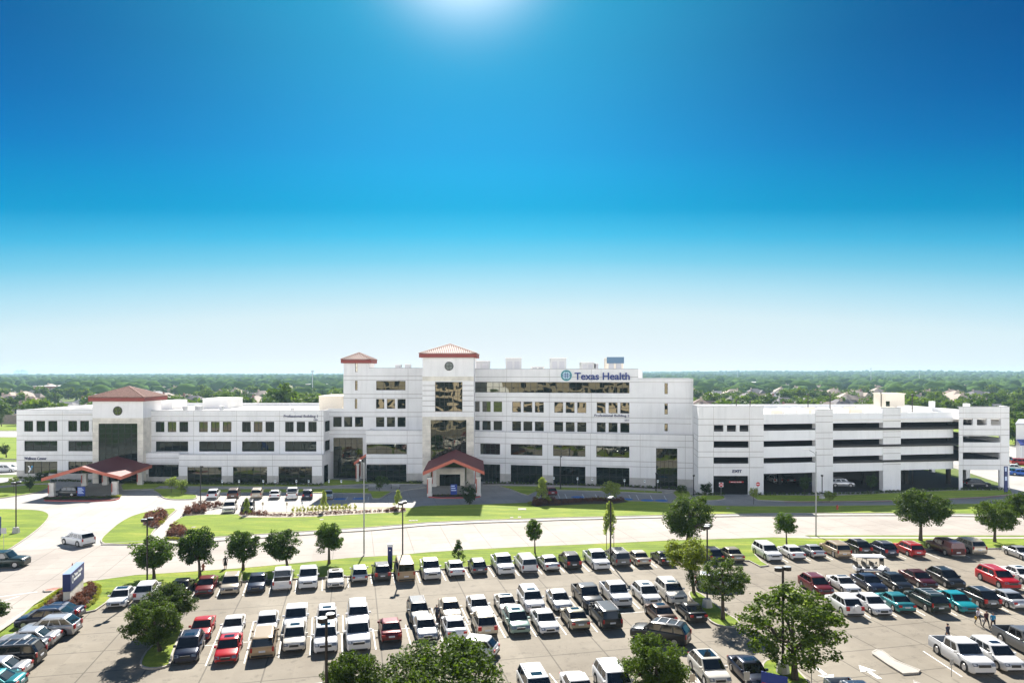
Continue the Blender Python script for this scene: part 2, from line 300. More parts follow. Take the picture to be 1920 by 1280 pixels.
# ------------------------------------------------------------------ ground
def polyw(pts): return [G(*p) for p in pts]
def area2(P): return sum(P[i][0]*P[(i+1)%len(P)][1]-P[(i+1)%len(P)][0]*P[i][1] for i in range(len(P)))/2
def ccw(P): return P if area2(P) > 0 else P[::-1]
def resample(P, step=2.5):
    out = []
    for i in range(len(P)):
        a, b = P[i], P[(i+1) % len(P)]; n = max(1, int(math.hypot(a[0]-b[0], a[1]-b[1])/step))
        out += [(a[0]+(b[0]-a[0])*k/n, a[1]+(b[1]-a[1])*k/n) for k in range(n)]
    return out
def smoothp(P, it=2):
    for _ in range(it):
        Q = []
        for i in range(len(P)):
            a, b = P[i], P[(i+1) % len(P)]
            Q += [(a[0]*.75+b[0]*.25, a[1]*.75+b[1]*.25), (a[0]*.25+b[0]*.75, a[1]*.25+b[1]*.75)]
        P = Q
    return P
def offset(P, d):
    P = ccw(P); n = len(P); out = []
    for i in range(n):
        a, b, c = Vector(P[i-1]), Vector(P[i]), Vector(P[(i+1) % n])
        e1 = (b-a).normalized() if (b-a).length > 1e-6 else Vector((1,0)); e2 = (c-b).normalized() if (c-b).length > 1e-6 else e1
        nn_ = Vector((e1.y+e2.y, -e1.x-e2.x)); nn_ = nn_.normalized() if nn_.length > 1e-6 else Vector((e1.y,-e1.x))
        out.append((b.x+nn_.x*d, b.y+nn_.y*d))
    return out
def sheet(name, P, z, m, kind='structure', label=None, cat=None):
    P = ccw(P); me = bpy.data.meshes.new(name); bm = bmesh.new()
    vs_ = [bm.verts.new((x, y, z)) for x, y in P]; f = bm.faces.new(vs_); bm.normal_update(); bmesh.ops.triangulate(bm, faces=[f]); bm.to_mesh(me); bm.free(); me.materials.append(m)
    o = link_mesh(name, me); return tag(o, label, cat, None, kind)
def raised(name, P, m, top=.15, kerb=.16, kmat=None, kname='kerb', sm=1):
    P = ccw(P)
    if sm: P = smoothp(P, sm)
    me = bpy.data.meshes.new(name); bm = bmesh.new(); inner = offset(P, -kerb)
    f = bm.faces.new([bm.verts.new((x, y, top-.02)) for x, y in inner]); bm.normal_update(); bmesh.ops.triangulate(bm, faces=[f]); bm.to_mesh(me); bm.free(); me.materials.append(m)
    o = tag(link_mesh(name, me), kind='structure')
    k = MB(); n = len(P)
    V = [(x,y,0) for x,y in P]+[(x,y,top) for x,y in P]+[(x,y,top) for x,y in inner]+[(x,y,top-.05) for x,y in inner]
    fs = []
    for i in range(n):
        j = (i+1) % n; fs += [(i,j,n+j,n+i), (n+i,n+j,2*n+j,2*n+i), (2*n+i,2*n+j,3*n+j,3*n+i)]
    k.add(V, fs); k.build(kname, kmat or M['kerb'], kind='structure')
    return o
def hfar(x, y):                                # far terrain swells to low wooded hills
    t = min(1, max(0, (y-900)/3300)); t = t*t*(3-2*t)
    side_ = 15 + 11*math.tanh((x-300)/900.0)
    return t*side_*(.74+.16*math.sin(x/520.0+y/900.0)+.10*math.sin(x/173.0+1.3)*math.cos(y/310.0))
def terrain():
    xs = [-9000,-6500,-4500,-3000,-2000,-1400,-900,-600,-400,-250,-120,0,120,250,400,600,900,1400,2000,3000,4500,6500,9000]
    ys = [-400,-200,-60,40,120,200,300,450,600,800,1000,1300,1600,2000,2400,2800,3200,3600,4000,4600,5400,6500,8000,10500]
    mb = MB(); mb.add([(x, y, -.04+hfar(x, y)) for y in ys for x in xs],
        [(j*len(xs)+i, j*len(xs)+i+1, (j+1)*len(xs)+i+1, (j+1)*len(xs)+i) for j in range(len(ys)-1) for i in range(len(xs)-1)], 0, True)
    mb.build('ground', M['field'], kind='structure')
terrain()
# the paved parts: one lot sheet near, one pale drive sheet in front of the buildings
sheet('parking_lot', [(-140, -60), (140, -60), (160, 112), (60, 100), (-20, 94), (-140, 90)], 0.0, M['lot'])
road = [(-900,1052),(-300,1040),(0,1036),(15,1034),(190,1022),(250,1024),(310,1022),(400,1015.5),(480,1010),(560,1004.5),(637,999),(700,995),(800,986),(900,981),(1000,978),(1050,976),(1250,971),(1450,967.5),(1667,967),(1830,969),(2100,974),(2600,982),
        (2600,1010),(1920,1003),(1510,1003),(1450,1007),(1250,1013),(1100,1020),(1000,1024),(900,1029),(800,1035),(750,1040.5),(650,1046),(550,1056),(450,1065),(400,1069),(252,1078),(166,1090),(135,1098),(100,1108),(58,1135),(28,1164),(0,1185),(-60,1215),(-900,1240)]
sheet('road', polyw(road), .008, M['road'])
drv = [(-220, 79), (-58, 79), (-41, 80), (-27, 84), (0, 91), (34, 97), (69, 99), (170, 101), (170, 215), (118, 215), (104, 150), (60, 143), (40, 148), (-20,158), (-52,165), (-150, 160), (-150, 190), (-220, 190)]
sheet('driveway', drv, .004, M['drive'])
# lawns (raised behind kerbs)
raised('lawn_strip', polyw([(30,1163),(60,1136),(100,1109),(135,1099),(166,1091),(252,1079),(350,1073),(450,1066),(550,1057),(650,1047),(750,1041),(800,1036),(900,1030),(1000,1025),(1100,1021),(1250,1014),(1450,1008),
     (1520,1010),(1700,1010.5),(1920,1010.5),(2100,1011),(2100,1030),(1920,1028),(1858,1029),(1700,1030),(1560,1034),(1455,1036),(1416,1040),(1430,1054),(1442,1061),(1425,1063),(1404,1052),(1222,1047),(1050,1055),(882,1064),(735,1075),(650,1082),(500,1089),
     (350,1098),(250,1108),(215,1116),(200,1131),(180,1145),(148,1152),(100,1158),(60,1170),(10,1200),(-30,1220),(-40,1205),(0,1183)]), M['grass'], sm=0)
sheet('verge', polyw([(1508,1003.6),(1700,1003.8),(2100,1004),(2100,1006.3),(1700,1006),(1520,1006)]), .06, M['grass'])
sheet('sidewalk', polyw([(1516,1006.4),(1700,1006.4),(2100,1006.8),(2100,1009.8),(1700,1009.6),(1524,1009.2)]), .05, M['walk'])
raised('lawn_west', polyw([(-150,957),(0,954.5),(59,956),(80,958),(92,963),(93,970),(82,984),(62,1001),(39,1017),(15,1033),(0,1034),(-150,1040)]), M['grass'], sm=1)
raised('lawn_entrance', polyw([(336,952.5),(297,956),(252,965),(223,980),(203,997),(189,1010),(189,1019),(210,1021),(268,1022),(281,1010),(287,998),(298,987),(316,970)]), M['grass'], sm=1)
raised('sidewalk', polyw([(100,1109),(135,1099),(166,1091),(166,1093),(110,1112),(60,1139),(30,1166),(0,1189),(-40,1212),(-60,1210),(0,1172)]), M['walk'], top=.13, sm=0)
raised('lawn', polyw([(345,968),(331,975),(318,985),(311,998),(309,1011),(345,1012),(400,1008),(480,1003),(560,998),(637,993),(700,989),(800,980.5),(900,976),(1000,973),(1050,971.2),(1250,966.5),(1450,963),(1667,962.5),(1830,964.5),(2100,969),
     (2100,950),(1950,946),(1850,944.5),(1700,947),(1500,949.5),(1400,949.5),(1330,948),(1260,944),(1225,941),(1180,940),(1168,936),(1120,933.5),(1060,936),(1010,939),(985,943),(900,946),(860,947),(790,949),(770,953),(735,952),(640,952.5),(545,961),(470,961),(445,964.5),(380,965.5)]), M['grass'], sm=0)
raised('sidewalk', polyw([(309,1012.5),(345,1013),(400,1009),(480,1004),(560,999),(637,994),(700,990),(800,981.5),(900,977),(1000,974),(1050,972.2),(1250,967.5),(1450,964),(1667,963.5),(1830,965.5),(2100,970),
     (2100,973.5),(1830,968.6),(1667,966.6),(1450,967.1),(1250,970.6),(1050,975.6),(1000,977.6),(900,980.6),(800,985.6),(700,994.6),(637,998.6),(560,1004.1),(480,1009.6),(400,1015),(309,1021.5),(189,1021.5),(192,1019.8)]), M['walk'], top=.14, sm=0)
raised('sidewalk', polyw([(336,953.5),(348,953),(347,962),(335,973),(322,983),(314,996),(309,1012),(308,1020),(270,1021),(283,1009),(289,998),(300,987),(318,970)]), M['walk'], top=.13, sm=1)
# grass against the buildings (in their shade)
raised('lawn', polyw([(-60,921),(10,914),(60,909),(96,908.5),(88,917),(70,924),(0,935),(-60,940)]), M['grass'], sm=1)
raised('lawn', polyw([(-60,912),(20,904),(95,901),(95,906.5),(50,908),(0,912),(-60,920)]), M['grass'], sm=0)
raised('lawn_island', polyw([(283,918),(300,916.5),(352,917),(352,923),(345,926),(371,928),(368,936),(350,937),(318,937),(303,933),(299,926)]), M['grass'], sm=1)
raised('lawn', polyw([(378,917.5),(520,917.5),(668,916.5),(692,916),(692,921),(735,921.5),(724,929),(712,935),(698,935),(694,926),(668,925),(520,924),(372,924)]), M['grass'], sm=0)
raised('lawn', polyw([(240,903),(350,906),(610,909),(600,913),(350,912.5),(300,912),(290,917),(230,919),(225,911)]), M['grass'], sm=0)
raised('sidewalk', polyw([(262,919),(290,913.5),(350,913.5),(600,914),(700,913),(700,908),(747,908),(748,913),(790,910),(800,914),(760,919),(748,921),(735,921),(692,920.5),(692,915.5),(520,916.8),(352,916.4),(350,920),(372,920.5),(362,928),(345,926),(352,922),(352,916.6),(300,916),(283,919)]), M['walk'], top=.13, sm=0)
raised('lawn', polyw([(615,899),(690,902),(790,905),(790,908),(700,907),(600,912)]), M['grass'], sm=0)
raised('lawn', polyw([(905,906),(1000,907.5),(1150,911),(1290,918),(1288,921),(1240,918),(1150,913),(1000,909),(940,908.5),(905,909)]), M['mulch'], sm=0)
raised('sidewalk', polyw([(916,909),(1000,909.5),(1130,913.5),(1245,919),(1300,924),(1300,927),(1262,925),(1245,925.5),(1243,921.5),(1130,915.8),(1000,911.5),(940,911)]), M['walk'], top=.13, sm=0)
raised('lawn_island', polyw([(936,911.5),(1000,912),(1130,916.3),(1242,922),(1243,925.5),(1130,921.5),(1050,919),(1015,918),(1002,924),(990,929),(975,925),(955,917)]), M['grass'], sm=0)
raised('lawn_island', polyw([(1257,921),(1291,920),(1296,927),(1294,935),(1272,936)]), M['grass'], sm=1)
raised('lawn_island', polyw([(1302,929),(1355,928.5),(1362,934),(1352,938),(1322,939),(1304,937)]), M['grass'], sm=1)
raised('lawn', polyw([(1404,928),(1560,930),(1620,927),(1780,920),(1895,919),(1900,927),(1850,932),(1750,937),(1620,940),(1500,941),(1420,938)]), M['grass'], sm=0)
raised('lawn_island', polyw([(1292,1108),(1310,1110),(1335,1128),(1362,1150),(1388,1166),(1386,1174),(1366,1178),(1335,1170),(1322,1155),(1305,1135),(1290,1118)]), M['grass'], sm=1)
raised('lawn_island', polyw([(1452,1098),(1475,1098),(1500,1112),(1545,1140),(1576,1160),(1574,1167),(1556,1167),(1530,1152),(1490,1128),(1455,1106)]), M['grass'], sm=1)
raised('lawn_island', polyw([(1438,1236),(1470,1238),(1492,1252),(1510,1272),(1540,1300),(1520,1330),(1470,1310),(1440,1280),(1425,1250)]), M['grass'], sm=1)
raised('lawn_island', polyw([(331,1178),(344,1183),(338,1195),(325,1225),(322,1240),(318,1250),(285,1256),(262,1252),(262,1240),(276,1218),(300,1200)]), M['grass'], sm=1)
raised('concrete_island', polyw([(1634,1224),(1643,1219),(1655,1221),(1680,1240),(1726,1258),(1722,1263),(1693,1265),(1665,1248),(1636,1228)]), M['walk'], top=.16, sm=0)
raised('concrete_island', polyw([(1712,1277),(1727,1284),(1800,1300),(1760,1330),(1716,1300)]), M['walk'], top=.16, sm=0)
# right-hand far lot beyond the garage
gx = lambda a,b: G(a,b)
raised('lawn', polyw([(1835,874),(1905,884),(2060,912),(2060,898),(1930,872),(1868,862),(1830,862)]), M['grass'], sm=0)
raised('lawn_field', [(150,235),(420,235),(420,330),(150,330)], M['grass'], sm=0)
sheet('side_lot', [(112,165),(400,165),(400,232),(112,232)], .01, M['drive'])
raised('lawn_field', [(-420,196),(-116,196),(-130,262),(-420,262)], M['grass'], sm=0)
sheet('side_road', [(-500,166),(-114,166),(-112,190),(-500,190)], .012, M['drive'])
sheet('side_lot', [(-520,264),(-128,264),(-136,292),(-520,292)], .012, M['drive'])
raised('lawn_field', [(-520,294),(-140,294),(-150,330),(-520,330)], M['grass'], sm=0)

# beds
def bed(P, m=None, z=.155): return sheet('planting_bed', P, z, m or M['mulch'])
bed(polyw([(268,975),(275,967),(300,962),(317,964),(312,973),(302,984),(296,992),(280,990),(268,984)]))
bed(polyw([(312,1010),(314,998),(324,989),(340,990),(352,998),(345,1009),(325,1011)]))
bed(polyw([(341,966),(352,958),(375,950),(386,953),(384,963),(372,966),(355,968)]), z=.16)
bed(polyw([(446,966),(460,962),(545,962),(640,953.5),(730,953.5),(762,956),(760,961),(700,963.5),(600,969),(540,971),(455,971)]), mat('bed_gravel', (.42,.36,.30), .95, noise=.3, nscale=5), z=.158)
bed(polyw([(990,946),(1000,939),(1050,936),(1120,934),(1166,937),(1178,942),(1150,946),(1100,946),(1040,949),(1005,951)]), z=.158)
bed(polyw([(66,1150),(100,1118),(118,1108),(150,1105),(172,1096),(186,1104),(184,1122),(170,1138),(150,1145),(100,1150)]), z=.158)
raised('sidewalk_ramp', polyw([(80,1108),(100,1103),(118,1102),(104,1109),(84,1110)]), mat('brick_ramp', (.42,.17,.13), .9, noise=.2, nscale=4), top=.145, sm=0)
# canopy islands
raised('planting_bed', polyw([(82,937),(90,932),(150,932),(208,931),(226,932),(222,937),(205,939.5),(85,940)]), M['mulch'], top=.2, kmat=M['redline'], sm=1)
raised('planting_bed', polyw([(800,929),(850,927.5),(895,929),(903,931),(890,934),(806,934)]), M['mulch'], top=.2, kmat=M['redline'], sm=1)
# kerb in red along the fire lane
def strip(name, pts, wd, z, m, kind='structure'):
    P = polyw(pts); L_ = []; Rr = []
    for i, p in enumerate(P):
        a, b = Vector(P[max(i-1,0)]), Vector(P[min(i+1,len(P)-1)]); d = (b-a).normalized(); n = Vector((-d.y, d.x))*wd/2
        L_.append((p[0]+n.x, p[1]+n.y, z)); Rr.append((p[0]-n.x, p[1]-n.y, z))
    mb = MB(); n = len(P); mb.add(L_+Rr, [(i, i+1, n+i+1, n+i) for i in range(n-1)]); return mb
mb = strip('x', [(1470,942),(1620,941.4),(1750,938.3),(1850,933.3),(1900,928.2)], .35, .165, None); mb.build('red_kerb_paint', M['redline'], kind='structure')
# painted stall lines
lines = MB()
def pline(x0, y0, x1, y1, wd=.11, z=.014):
    a, b = Vector(G(x0, y0)), Vector(G(x1, y1)); d = (b-a).normalized(); n = Vector((-d.y, d.x))*wd/2
    lines.add([(a.x+n.x,a.y+n.y,z),(b.x+n.x,b.y+n.y,z),(b.x-n.x,b.y-n.y,z),(a.x-n.x,a.y-n.y,z)], [(0,3,2,1)])
def vpx(px):
    T = [(-200,600),(500,602),(730,632),(1000,690),(1200,752),(1500,862),(1770,935),(2100,955)]
    for (a, va), (b, vb) in zip(T, T[1:]):
        if px <= b: return va+(vb-va)*max(0, (px-a))/(b-a)
    return 955
def heading(px, py):
    v = vpx(px); return Vector(((v-CX)/F, 1.0)).normalized()
def nearfar(px, py, length):
    """point `length` metres further along the stall direction"""
    g = Vector(G(px, py)); q = g+heading(px, py)*length; return q
def sline(px, py, length, wd=.11):
    a = Vector(G(px, py)); b = a+heading(px, py)*length; d = (b-a).normalized(); n = Vector((-d.y, d.x))*wd/2; z = .014
    lines.add([(a.x+n.x,a.y+n.y,z),(b.x+n.x,b.y+n.y,z),(b.x-n.x,b.y-n.y,z),(a.x-n.x,a.y-n.y,z)], [(0,3,2,1)])
def between(xs, yf, length):
    for a, b in zip(xs, xs[1:]): x = (a+b)/2+2; sline(x, yf(x), length)
lerp = lambda pts: (lambda x: next((y0+(y1-y0)*(x-x0)/(x1-x0) for (x0,y0),(x1,y1) in zip(pts, pts[1:]) if x <= x1), pts[-1][1]))
mid = lerp([(300,1218),(382,1210),(712,1181),(1197,1147),(1420,1130)])
pline(360,1212,712,1181); pline(712,1181,1197,1147); pline(1197,1147,1290,1141)
pline(1560,1120,1950,1100)
for i in range(8):
    x0 = 1.6*i; a = G(36,1275); b = G(143,1160); t = i/7.0
    p = (a[0]+(b[0]-a[0])*t, a[1]+(b[1]-a[1])*t-1.3)
    lines.add([(p[0]-5.2,p[1]-1.1,.014),(p[0]+.6,p[1]+.1,.014),(p[0]+.6,p[1]+.22,.014),(p[0]-5.2,p[1]-.98,.014)], [(0,1,2,3)])
pline(1731,1220,1804,1268)
# hatch near bottom
for k in range(4): pline(1290+14*k,1250+10*k,1302+18*k,1290+12*k)
pline(1283,1262,1340,1300); pline(1030,1262,1052,1290); pline(1012,1265,1030,1292)
# front accessible bays
for x in (625,648,664,690): pline(x, 937.5, x+4 if x<660 else x+1, 931, .14)
for x in (1050,1063,1096,1121,1184,1198,1224,1250): pline(x, 934+(x-1050)*.02, x-4 if x<1100 else x-5, 925+(x-1050)*.018, .14)
# left turn markings
pline(0,1118,70,1109,.18); pline(0,1128,36,1117,.18)
sheet_blue = MB()
for x, y in ((637,935),(673,934.5),(1083,931.5),(1174,935.5),(1214,937.5),(1240,938)):
    g = G(x, y); sheet_blue.add([(g[0]+1.3*math.cos(a*math.pi/6), g[1]+1.1*math.sin(a*math.pi/6), .018) for a in range(12)], [tuple(range(12))])
sheet_blue.build('painted_marking', mat('bay_blue', (.05,.20,.55), .8), kind='structure')
def arrow(tx, ty, bx, by, wid):
    t, b = Vector(G(tx, ty)), Vector(G(bx, by)); d = (t-b).normalized(); n = Vector((-d.y, d.x)); L_ = (t-b).length; h = t-d*L_*.42; z = .016
    P = [b+n*wid*.14, h+n*wid*.14, h+n*wid*.5-d*.15, t, h-n*wid*.5-d*.15, h-n*wid*.14, b-n*wid*.14]
    mb = MB(); mb.add([(p.x, p.y, z) for p in P], [(0,1,5,6)]); mb.add([(P[2].x,P[2].y,z),(P[3].x,P[3].y,z),(P[4].x,P[4].y,z)], [(2,1,0)])
    return mb
for a in ((1565,1277,1530,1251,1.35),(1610,1246,1650,1272,1.35)):
    o = arrow(*a); lines.v += []; 
    b0 = len(lines.v); lines.v += o.v; lines.f += [[b0+i for i in f] for f in o.f]; lines.m += o.m; lines.sm += o.sm
# ------------------------------------------------------------------ buildings
def rects_px(pl, rs):
    out = []
    for x0, y0, x1, y1 in rs:
        xm = (x0+x1)/2; u0 = pl.uz(x0, y0)[0]; u1 = pl.uz(x1, y0)[0]; out.append((u0, u1, pl.uz(xm, y1)[1], pl.uz(xm, y0)[1]))
    return out
def wall(root, pl, u0, u1, z0, z1, ops=(), jz=(), ju=(), stone=0.0, rev=.35, name='wall', mats=None, jt=.10, cop=True, stmat=None, d=0.0):
    """a precast wall with real openings, reveals and sealant joints; z joints and u joints in metres"""
    ops = [(max(a, u0), min(b, u1), max(c, z0), min(e, z1)) for a, b, c, e in ops]
    us = {u0, u1}; zs = {z0, z1}
    for a, b, c, e in ops: us |= {a, b}; zs |= {c, e}
    jzs = [(j-jt/2, j+jt/2) for j in jz if z0+.2 < j < z1-.2]; jus = [(j-.03, j+.03) for j in ju if u0+.2 < j < u1-.2]
    for a, b in jzs: zs |= {a, b}
    for a, b in jus: us |= {a, b}
    if z0 < stone < z1: zs.add(stone)
    us = sorted(us); zs = sorted(zs); mb = MB(T=lambda u, dd, z: pl.P(u, dd+d, z))
    for i in range(len(us)-1):
        for k in range(len(zs)-1):
            a, b, c, e = us[i], us[i+1], zs[k], zs[k+1]
            if b-a < 1e-5 or e-c < 1e-5: continue
            uc, zc = (a+b)/2, (c+e)/2
            if any(p < uc < q and r_ < zc < s_ for p, q, r_, s_ in ops): continue
            m = 1 if (any(p < zc < q for p, q in jzs) or any(p < uc < q for p, q in jus)) else (2 if zc < stone else 0)
            dd = -.02 if m == 1 else 0
            mb.quad((a,dd,c), (b,dd,c), (b,dd,e), (a,dd,e), m)
    for a, b, c, e in ops:
        mb.quad((a,0,c),(a,-rev,c),(a,-rev,e),(a,0,e)); mb.quad((b,0,c),(b,0,e),(b,-rev,e),(b,-rev,c))
        mb.quad((a,0,e),(a,-rev,e),(b,-rev,e),(b,0,e)); mb.quad((a,0,c),(b,0,c),(b,-rev,c),(a,-rev,c))
    if cop: mb.box(u0-.04, u1+.04, -.45, .06, z1, z1+.12, 3)
    return mb.build(name, mats or [M['wall'], M['joint'], stmat or M['stonegrey'], M['coping']], root)
def window(root, pl, r, cols, rows, glass=None, rev=.22, name='window', fr=.07, d=0.0):
    a, b, c, e = r; mb = MB(T=lambda u, dd, z: pl.P(u, dd+d, z)); mb.quad((a,-rev,c),(b,-rev,c),(b,-rev,e),(a,-rev,e))
    o = mb.build(name, glass or M['glass'], root)
    f = MB(T=lambda u, dd, z: pl.P(u, dd+d, z)); t = fr/2; q = -rev+.004; p = -rev+.07
    for i in range(cols+1):
        x = a+t+(b-a-fr)*i/cols; f.box(x-t, x+t, q, p, c, e)
    for k in range(rows+1):
        z = c+t+(e-c-fr)*k/rows; f.box(a, b, q, p-.005, z-t, z+t)
    fo = f.build('window_frame', M['mull'], root); fo.parent = o; fo.location = (0,0,0)
    return o
def textmesh(s, size_w, size_h, bold=.0, ext=.04):
    cu = bpy.data.curves.new('lettering', 'FONT'); cu.body = s; cu.offset = bold; cu.extrude = ext; cu.size = 1.0; cu.resolution_u = 3
    t = bpy.data.objects.new('lettering', cu); COL.objects.link(t); dg = bpy.context.evaluated_depsgraph_get(); dg.update()
    me = bpy.data.meshes.new_from_object(t.evaluated_get(dg)); bpy.data.objects.remove(t); 
    co = np.empty(len(me.vertices)*3); me.vertices.foreach_get('co', co); co = co.reshape(-1, 3)
    mn, mx = co.min(0), co.max(0); s_ = np.array([size_w/(mx[0]-mn[0]), size_h/(mx[1]-mn[1]), 1]); co = (co-np.array([mn[0], mn[1], 0]))*s_
    me.vertices.foreach_set('co', co.ravel()); me.update(); me.materials.clear(); return me
def lettering(root, pl, s, x0, y0, x1, y1, m, bold=.01, name='lettering', d=.05, label=None):
    u0, zt = pl.uz(x0, y0); u1 = pl.uz(x1, y0)[0]; zb = pl.uz((x0+x1)/2, y1)[1]
    me = textmesh(s, u1-u0, zt-zb, bold); me.materials.append(m); p = pl.P(u0, d, zb); l = root.location
    o = link_mesh(name, me, root, (p[0]-l[0], p[1]-l[1], p[2]-l[2]), (math.pi/2, 0, pl.a)); return tag(o, label)
def side(root, plA, uA, plB_pt, z0, z1, m=None, name='wall', stone=0.0):
    """plain side wall from a facade corner back to a world point"""
    a = plA.P(uA, 0, 0); mb = MB(); zz = [z0]+([stone] if z0 < stone < z1 else [])+[z1]
    for k in range(len(zz)-1):
        mb.quad((a[0],a[1],zz[k]), (plB_pt[0],plB_pt[1],zz[k]), (plB_pt[0],plB_pt[1],zz[k+1]), (a[0],a[1],zz[k+1]), 1 if zz[k+1] <= stone else 0)
    return mb.build(name, [m or M['wall'], M['stonegrey']], root)
def hiproof(root, x0, x1, y0, y1, z0, zp, over=.6, name='roof'):
    """clay tile pyramid roof with barrel tile ribs over a red fascia"""
    x0 -= over; x1 += over; y0 -= over; y1 += over; cx, cy = (x0+x1)/2, (y0+y1)/2; mb = MB()
    mb.box(x0, x1, y0, y1, z0-.75, z0, 1)
    C = [(x0,y0),(x1,y0),(x1,y1),(x0,y1)]
    for i in range(4):
        a, b = C[i], C[(i+1) % 4]; mb.add([(a[0],a[1],z0+.01),(b[0],b[1],z0+.01),(cx,cy,zp)], [(0,1,2)], 2)
        n = int(math.hypot(b[0]-a[0], b[1]-a[1])/.42)
        for k in range(n+1):
            t = (k+.5)/(n+1); e = (a[0]+(b[0]-a[0])*t, a[1]+(b[1]-a[1])*t); s_ = min(t, 1-t)*2
            # the rib runs perpendicular to the eave until it meets the hip
            mid_ = ((a[0]+b[0])/2, (a[1]+b[1])/2); top = (e[0]+(cx-mid_[0])*s_, e[1]+(cy-mid_[1])*s_, z0+(zp-z0)*s_)
            if s_ > .03: mb.tube([(e[0],e[1],z0+.08), (top[0],top[1],top[2]+.08)], [.135,.135], 5, 0, False, False)
    for a in C: mb.tube([(a[0],a[1],z0+.12),(cx,cy,zp+.12)], [.16,.16], 6, 0)
    return mb.build(name, [M['tile'], M['fascia'], M['tiledark']], root)

h_of = lambda y, Y: H-(y-HY)/F*Y
def group3(y0, y1, xs): return [(a, y0, b, y1) for a, b in xs]

# ---------------- the three-storey building on the left
B1 = empty('office_building', ((320-CX)/F*156, 162, 0), label='long white three-storey building on the left with clay-tiled entrance tower', cat='building')
LW = planeat(102, 159.0)             # left wing
top = h_of(768.7, 159)
xL, xR = LW.uz(31, 800)[0], LW.uz(176, 800)[0]
o3 = rects_px(LW, group3(788.7, 808.7, [(45,62),(68,84.5),(90.2,107.5),(127.7,144.5),(150,166.8),(172.5,176)]))
o2 = rects_px(LW, [(45.5,826,107.5,845.5),(128,826,176,845.5)]); o1 = rects_px(LW, [(45.5,864.5,107.5,887.5),(128,864.5,176,887.5)])
jz1 = [h_of(y, 159) for y in (778, 788, 816.5, 824.5, 853.2, 862.5)]
wall(B1, LW, xL, xR, -.05, top, o3+o2+o1, jz1, [LW.uz(117, 800)[0]], stone=h_of(881.5, 159))
for r in o3[:5]: window(B1, LW, r, 2, 1, M['gdark'])
for r in o2: window(B1, LW, r, 4, 2, M['gdark'])
for r in o1: window(B1, LW, r, 4, 2, M['gmid'])
lettering(B1, LW, 'Wellness Center', 45.5, 856.2, 87.5, 861.6, M['inkblue'], .012)
def ylogo():
    u0, zt = LW.uz(51, 873); u1 = LW.uz(61, 873)[0]; zb = LW.uz(55, 885)[1]; T = lambda u, z: LW.P(u0+(u1-u0)*u, -.19, zb+(zt-zb)*z)
    mb = MB(); w_ = lambda pts, m: mb.add([T(*p) for p in pts], [tuple(range(len(pts)))], m)
    w_([(0,1),(.34,1),(.62,.52),(.34,0),(.06,0),(.36,.5)], 0); w_([(.62,1),(1,1),(.72,.46),(.62,.3),(.50,.3),(.66,.52)], 1)
    return mb.build('emblem', [M['white'], mat('emblem_blue', (.03,.28,.55), .5)], B1)
ylogo()
side(B1, LW, xL, (LW.P(xL,0,0)[0], 196), -.05, top)
# main right part
MW = planeat(440, 156.5); topM = h_of(770, 156.5); zpod = h_of(852.5, 152)
xs3 = [(291.7,308.2),(314.2,330.5),(336.2,352.7),(373,389.5),(395.2,411.7),(417.5,434),(453.7,470.2),(475.7,492.2),(497.7,514.2),(534.5,550.5),(556,572),(578,593.7)]
p3 = rects_px(MW, group3(790.2, 809.7, xs3)); p2 = rects_px(MW, [(292,827,352.7,846),(373.2,827,433.2,846),(453.7,827,514.2,846),(534.5,827,593.2,846)])
uM0, uM1 = MW.uz(283, 800)[0], MW.uz(606.5, 800)[0]
jM = [h_of(y, 156.5) for y in (780, 789, 817.5, 825.5)]; juM = [MW.uz(x, 800)[0] for x in (363,443.5,524,585+18)]
wall(B1, MW, uM0, uM1, zpod-2.0, topM, p3+p2, jM, juM)
for i, r in enumerate(p3): window(B1, MW, r, 2, 1, M['glass'] if i in (1,3,4,5,7) else M['gdark'])
for r in p2: window(B1, MW, r, 4, 1, M['gdark'])
lettering(B1, MW, 'Professional Building 1', 532.2, 777.4, 596, 783.8, M['inkblue'], .012)
lettering(B1, MW, '6301', 588, 785.4, 595.8, 788, M['inkblue'], .01)
eB = (605.5-CX)/F*156.5
side(B1, MW, uM1, (MW.P(uM1,0,0)[0]+.35, 162.5), 0, topM)
# side windows of that east end
for z_ in ((h_of(790,156.5), h_of(809.7,156.5)), (h_of(827,156.5), h_of(846,156.5))):
    xx = MW.P(uM1,0,0)[0]+.05; mb = MB(); mb.quad((xx+.12,157.4,z_[1]),(xx+.3,161.2,z_[1]),(xx+.3,161.2,z_[0]),(xx+.12,157.4,z_[0])); mb.build('window', M['gdark'], B1)
# podium
PW = planeat(470, 152.0); uP0, uP1 = PW.uz(335.5, 870)[0], PW.uz(604, 870)[0]
q = rects_px(PW, [(351,875,415.5,906),(436.7,874.7,500.7,906),(522,874.5,585,906)])
wall(B1, PW, uP0, uP1, -.05, zpod, q, [h_of(y,152) for y in (862,873.5)], [PW.uz(x,870)[0] for x in (426,511)], stone=h_of(891.5,152))
for r in q: window(B1, PW, r, 5, 3, M['gmid'])
PL = planeat(300, 154.2); ql = rects_px(PL, [(278,870.5,334.6,893.8)]); uq0 = PL.uz(271, 870)[0]; uq1 = PL.uz(336.5, 870)[0]
wall(B1, PL, uq0, uq1, -.05, h_of(848.7,154.2), ql, [h_of(858,154.2),h_of(868.5,154.2)], [], stone=h_of(888,154.2)); window(B1, PL, ql[0], 4, 1, M['gdark'])
mb = MB()   # terraces, side wall and roofs
pX0, pX1 = PW.P(uP0,0,0)[0], PW.P(uP1,0,0)[0]
